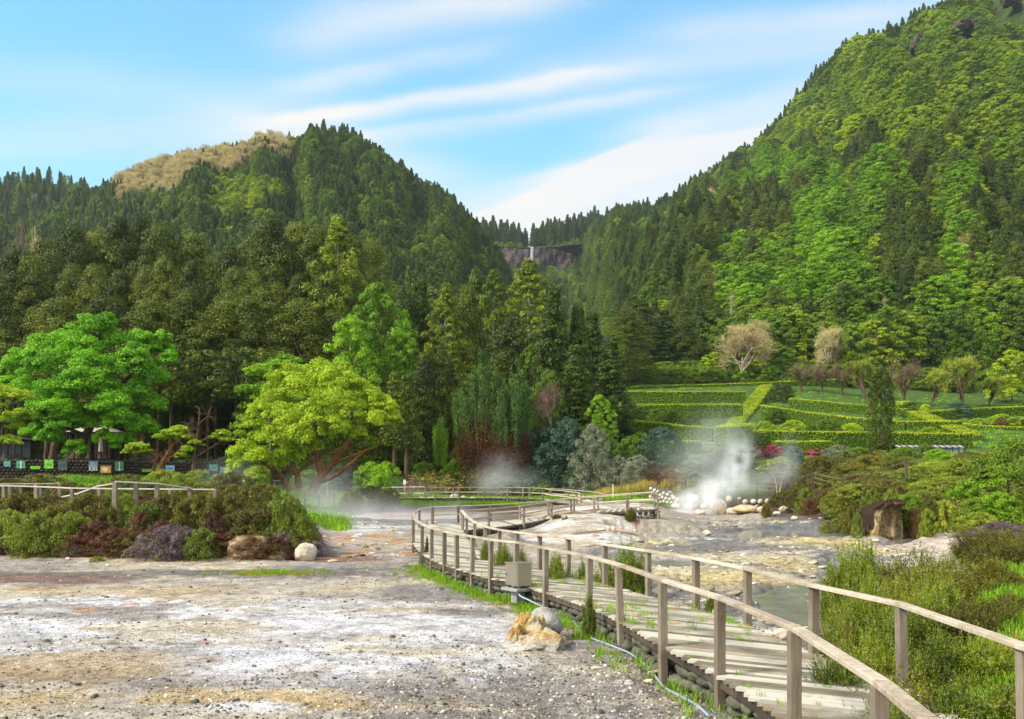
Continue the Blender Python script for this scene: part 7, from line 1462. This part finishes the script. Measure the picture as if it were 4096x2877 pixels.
sz = np.clip(rg.lognormal(-2.9, .6, n), .02, .25); scatter('rubble', CB, np.stack([X, Yp, Z], 1), np.stack([rg.normal(size=n) * .2, rg.normal(size=n) * .2, rg.rand(n) * 6.28], 1), np.stack([sz * 1.3, sz, sz * .45], 1), rg.randint(0, 5, n))
# ---------------- grass ----------------
def tuft(nm, mat, n, h, r, w, seed, spread=.5):
    rg = np.random.RandomState(seed); mb = MB(); V, Q = [], []
    for i in range(n):
        p = rg.normal(size=2) * r; a = rg.rand() * 6.28; d = np.array([math.cos(a), math.sin(a)]) * rg.uniform(.1, spread); hh = h * rg.uniform(.5, 1.15); s_ = np.array([-math.sin(a), math.cos(a)]) * w / 2; b0 = len(V)
        for t, ww in ((0, 1), (.55, .8), (1, .12)):
            c = p + d * hh * t ** 1.8; z = hh * t * (1 - .18 * t); V += [(c[0] - s_[0] * ww, c[1] - s_[1] * ww, z), (c[0] + s_[0] * ww, c[1] + s_[1] * ww, z)]
        Q += [[b0, b0 + 1, b0 + 3, b0 + 2], [b0 + 2, b0 + 3, b0 + 5, b0 + 4]]
    mb.add(V, Q); return mb.mesh(nm, M[mat])
TG = [tuft('grass_a', 'grassb', 16, .12, .03, .007, 1), tuft('grass_b', 'grassb', 12, .2, .03, .008, 2, .9), tuft('grass_c', 'mossgrass', 22, .06, .04, .006, 3), tuft('lawn_a', 'grassb', 30, .22, .22, .03, 4), tuft('dry_a', 'drygrass', 60, .95, .25, .03, 5, .7), tuft('lawn_b', 'grassb', 36, .45, .35, .05, 6)]
P, S, I, Rz = [], [], [], []
def put(x, y, z, s, i): P.append((x, y, z)); S.append(s); I.append(i)
LL, RR = resample(LEFT, .3), resample(RIGHT, .3)
Lr, Rr_ = resample(LEFT, 1 / 6.0), None
def deck_pt(t, w):
    a = np.array([np.interp(t * (len(LL) - 1), range(len(LL)), LL[:, j]) for j in range(3)]); c = np.array([np.interp(t * (len(RR) - 1), range(len(RR)), RR[:, j]) for j in range(3)]); return a * (1 - w) + c * w
for i in range(1500):
    t = rg.rand(); w = rg.rand() if rg.rand() < .75 else rg.choice([rg.uniform(0, .1), rg.uniform(.9, 1)]); p = deck_pt(t, w); dd = fbm(np.array([p[0]]), np.array([p[1]]), 1.1, 3, 60)[0]
    gd = 1.0 if 14 < p[1] < 22 else .45
    if rg.rand() < gd * (.35 + 1.2 * dd) + .12: put(p[0], p[1], .44, rg.uniform(.5, 1.15) * (1.25 if 14 < p[1] < 22 else .8), 2 if rg.rand() < .45 else 0 if rg.rand() < .8 else 1)
for i in range(1500):   # along the near edge of the walk
    t = rg.rand(); p = deck_pt(t, 0); off = abs(rg.normal()) * .35; x, y = p[0] - off, p[1] + rg.normal() * .1
    k = 1.0 if 15.5 < y < 26 else .3
    if rg.rand() < k: put(x, y, -9, rg.uniform(.6, 1.6), rg.choice([0, 0, 1, 2]))
for i in range(3400):   # mossy patch left of the walk and strip at the bank
    if rg.rand() < .72: px, py = rg.normal(470, 30), rg.normal(573, 4.0)
    else: px, py = rg.normal(518, 20), rg.normal(594, 5)
    if rg.rand() < .12: px, py = rg.normal(268, 24), rg.normal(573, 1.4)
    q_ = gp(px, py)
    if px < 640: put(q_[0], q_[1], -9, rg.uniform(.5, 1.3), 2 if rg.rand() < .6 else 0)
for a_, c_ in GAPS:     # moss and grass growing in the gaps between planks
    if a_[1] > 30: continue
    for _ in range(6):
        w = rg.rand(); p = a_ * (1 - w) + c_ * w
        if rg.rand() < .30 + .9 * fbm(np.array([p[0]]), np.array([p[1]]), .7, 2, 61)[0]: put(p[0], p[1], p[2] - .02, rg.uniform(.4, .8), 2 if rg.rand() < .8 else 0)
n0 = len(P)
for (n, pxa, pxb, Ya, Yb, i, smin, smax) in ((3000,330,650,75,98,3,.8,1.6),(2600,60,345,50,96,5,.6,1.2),(1500,540,1040,100,190,5,.6,1.2),(420,500,600,99,104,4,.9,1.5),(220,590,690,84,98,4,.6,1.1),(160,870,960,52,66,4,.4,.8),(900,975,1030,8,20,0,1.,2.2)):
    Yq = rg.uniform(Ya, Yb, n); pq = rg.uniform(pxa, pxb, n); Xq = (pq - CX) / F * Yq; Zq = ground(Xq, Yq) + relief(Xq, Yq)
    for a_, b_, c_ in zip(Xq, Yq, Zq): put(a_, b_, c_, rg.uniform(smin, smax), i)
P = np.array(P); n = len(P); k = P[:, 2] < -5; P[k, 2] = ground(P[k, 0], P[k, 1]) + relief(P[k, 0], P[k, 1])
scatter('grass', TG, P, np.stack([np.zeros(n), np.zeros(n), rg.rand(n) * 6.28], 1), np.array(S), I)
# dense low undergrowth over the right bank and between the bushes
n = 2600; Yp = rg.uniform(44, 98, n); px = rg.uniform(780, 1045, n); X = (px - CX) / F * Yp; k = ground(X, Yp) > .9; X, Yp, px = X[k], Yp[k], px[k]; Z = ground(X, Yp) + relief(X, Yp); n = len(X)
UG = [KIND[q_]['parts'][1][1] for q_ in ('bholive0', 'bhgreen0', 'bhred0', 'bhyellow0', 'bholive1')]
nz = fbm(X, Yp, 7, 3, 70); i_ = np.where(px > 885 + 30 * nz, np.where(rg.rand(n) < .7, 3, 1), np.where(nz > .34, 2, np.where(rg.rand(n) < .75, 0, 1))); i_ = np.where(rg.rand(n) < .15, 4, i_)
s_ = rg.uniform(.5, 1.0, n) * np.where(i_ == 3, .45, 1.0)
scatter('undergrowth', UG, np.stack([X, Yp, Z - .15], 1), np.stack([rg.normal(size=n) * .1, rg.normal(size=n) * .1, rg.rand(n) * 6.28], 1), np.stack([s_, s_, s_ * .8], 1), i_)
n = 700; Yp = rg.uniform(31.2, 37, n); px = rg.uniform(-40, 308, n); X = (px - CX) / F * Yp; Z = ground(X, Yp) + relief(X, Yp)
s_ = rg.uniform(.35, .7, n); scatter('undergrowth', [KIND[q_]['parts'][1][1] for q_ in ('bholive0', 'bhred0', 'bhgrey')], np.stack([X, Yp, Z - .12], 1), np.stack([rg.normal(size=n) * .15, rg.normal(size=n) * .15, rg.rand(n) * 6.28], 1), np.stack([s_, s_, s_ * .8], 1), rg.choice([0, 0, 1, 2], n))
# bushes under the garden woods and at the wood foot
n = 900; Yp = rg.uniform(96, 112, n); px = rg.uniform(-30, 640, n); X = (px - CX) / F * Yp; k = ~((px > 40) & (px < 262) & (Yp < 99)); X, Yp = X[k], Yp[k]; Z = ground(X, Yp); n = len(X); s_ = rg.uniform(.5, 1.1, n)
scatter('undergrowth', [KIND[q_]['parts'][1][1] for q_ in ('leafybush', 'silverbush', 'brightbush', 'leafybush')], np.stack([X, Yp, Z - .2], 1), np.stack([rg.normal(size=n) * .1, rg.normal(size=n) * .1, rg.rand(n) * 6.28], 1), np.stack([s_, s_, s_ * .8], 1), rg.choice([0, 0, 3, 1, 2], n) % 4)
n = 700; Yp = rg.uniform(197, 212, n); px = rg.uniform(590, 1050, n); X = (px - CX) / F * Yp; Z = ground(X, Yp); s_ = rg.uniform(1, 2, n)
scatter('undergrowth', [KIND[q_]['parts'][1][1] for q_ in ('leafybush', 'yellowbush', 'brightbush', 'orangetreedark')], np.stack([X, Yp, Z - .2], 1), np.stack([rg.normal(size=n) * .1, rg.normal(size=n) * .1, rg.rand(n) * 6.28], 1), np.stack([s_, s_, s_ * .8], 1), rg.choice([0, 0, 1, 2, 3], n))

# ---------------- steam ----------------
def steam(name, blobs, dens, nsc=.5, thr=.42):
    """blobs: (px, py, Y, rx m, ry m, rz m, weight): one soft volume of drifting vapour"""
    C = np.array([pw(b_[0], b_[1], b_[2]) for b_ in blobs]); Rr = np.array([b_[3:6] for b_ in blobs]); lo = (C - Rr * 1.35).min(0); hi = (C + Rr * 1.35).max(0); c = (lo + hi) / 2
    mb = MB(); box(mb, (0, 0, 0), ((hi[0] - lo[0]) / 2, 0, 0), (0, (hi[1] - lo[1]) / 2, 0), (0, 0, (hi[2] - lo[2]) / 2)); m = bpy.data.materials.new(name); m.use_nodes = True; nt = m.node_tree; nt.nodes.remove(nt.nodes['Principled BSDF'])
    v = N(nt, 'ShaderNodeVolumePrincipled'); v.inputs['Color'].default_value = (.995, .995, .995, 1); v.inputs['Anisotropy'].default_value = .0; nt.links.new(v.outputs[0], nt.nodes['Material Output'].inputs['Volume'])
    oc = coords(nt, 'Object'); wn = N(nt, 'ShaderNodeTexNoise'); wn.inputs['Scale'].default_value = nsc * .8; wn.inputs['Detail'].default_value = 3; nt.links.new(oc, wn.inputs['Vector'])
    wv = N(nt, 'ShaderNodeVectorMath', operation='MULTIPLY_ADD'); nt.links.new(wn.outputs['Color'], wv.inputs[0]); wv.inputs[1].default_value = (1.8 / nsc * .35,) * 3; nt.links.new(oc, wv.inputs[2]); s2 = N(nt, 'ShaderNodeVectorMath', operation='SUBTRACT'); nt.links.new(wv.outputs[0], s2.inputs[0]); s2.inputs[1].default_value = (.9 / nsc * .35,) * 3
    tot = None
    for p, r, b_ in zip(C - c, Rr, blobs):
        q1 = N(nt, 'ShaderNodeVectorMath', operation='SUBTRACT'); nt.links.new(s2.outputs[0], q1.inputs[0]); q1.inputs[1].default_value = tuple(p); q2 = N(nt, 'ShaderNodeVectorMath', operation='DIVIDE'); nt.links.new(q1.outputs[0], q2.inputs[0]); q2.inputs[1].default_value = tuple(r)
        q3 = N(nt, 'ShaderNodeVectorMath', operation='LENGTH'); nt.links.new(q2.outputs[0], q3.inputs[0]); e = mth(nt, 'SUBTRACT', 1.0, q3.outputs['Value'], clamp=True); e = mth(nt, 'MULTIPLY', mth(nt, 'MULTIPLY', e, e), b_[6]); tot = e if tot is None else mth(nt, 'ADD', tot, e)
    nz = ramp(nt, noise(nt, nsc, 4, oc, .6), [(thr - .1, (0, 0, 0)), (thr + .2, (1, 1, 1))]); nt.links.new(mth(nt, 'MULTIPLY', mth(nt, 'MULTIPLY', tot, nz), dens), v.inputs['Density'])
    o = link(name, mb.mesh(name, m)); o.location = tuple(c); return tag(o, kind='stuff')
steam('steam', [(690,514,66,2.6,1.5,1.4,1.6),(698,504,66.5,2.6,1.6,1.6,1.5),(708,494,67,2.8,1.7,1.7,1.2),(720,485,67.5,2.6,1.7,1.7,1.0),(732,477,68,2.0,1.6,2.0,1.0),(738,464,68,1.6,1.5,2.4,1.0),(739,450,68,1.7,1.5,2.2,.8),(684,498,66,2.6,1.5,1.4,.55),(745,488,67,3.4,1.8,1.6,.35)], 1.15, .75, .44)
steam('steam', [(786,462,70,1.8,1.4,2.4,.7),(790,446,70,1.4,1.4,2.0,.3),(780,472,70,2.6,1.4,1.6,.7),(770,480,70,3.2,1.4,1.4,.6)], .42, .6, .36)
steam('steam', [(720,440,80,5.,3,4.5,.7),(700,460,78,6,3,4,.6)], .22, .3, .3)
steam('steam', [(335,524,60,5,3,1.6,1),(375,518,64,7,4,1.5,.9),(420,516,66,6,4,1.4,.7),(325,500,58,4,3,2.2,.5),(455,514,66,5,4,1.2,.5),(350,506,66,6,4,2,.6)], .20, .35, .34)
steam('steam', [(500,472,90,3.5,2,3,1),(488,484,90,3.6,2,2.4,.8),(520,480,90,4,2,2,.5)], .28, .45, .36)
steam('steam', [(330,480,72,4,3,3.2,.8),(312,492,66,4,3,2,.6),(410,494,84,6,3,2.4,.5),(228,478,56,3,2,1.6,.8)], .16, .4, .34)

# ---------------- haze ----------------
m = bpy.data.materials.new('haze'); m.use_nodes = True; nt = m.node_tree; nt.nodes.remove(nt.nodes['Principled BSDF']); v = N(nt, 'ShaderNodeVolumePrincipled'); v.inputs['Color'].default_value = (.80, .88, 1, 1); v.inputs['Density'].default_value = .00006; v.inputs['Anisotropy'].default_value = .1
nt.links.new(v.outputs[0], nt.nodes['Material Output'].inputs['Volume'])
mb = MB(); box(mb, (100, 1750, 296), (3600, 0, 0), (0, 3800, 0), (0, 0, 304)); 
if HAZE: tag(link('haze', mb.mesh('haze', m)), kind='stuff')
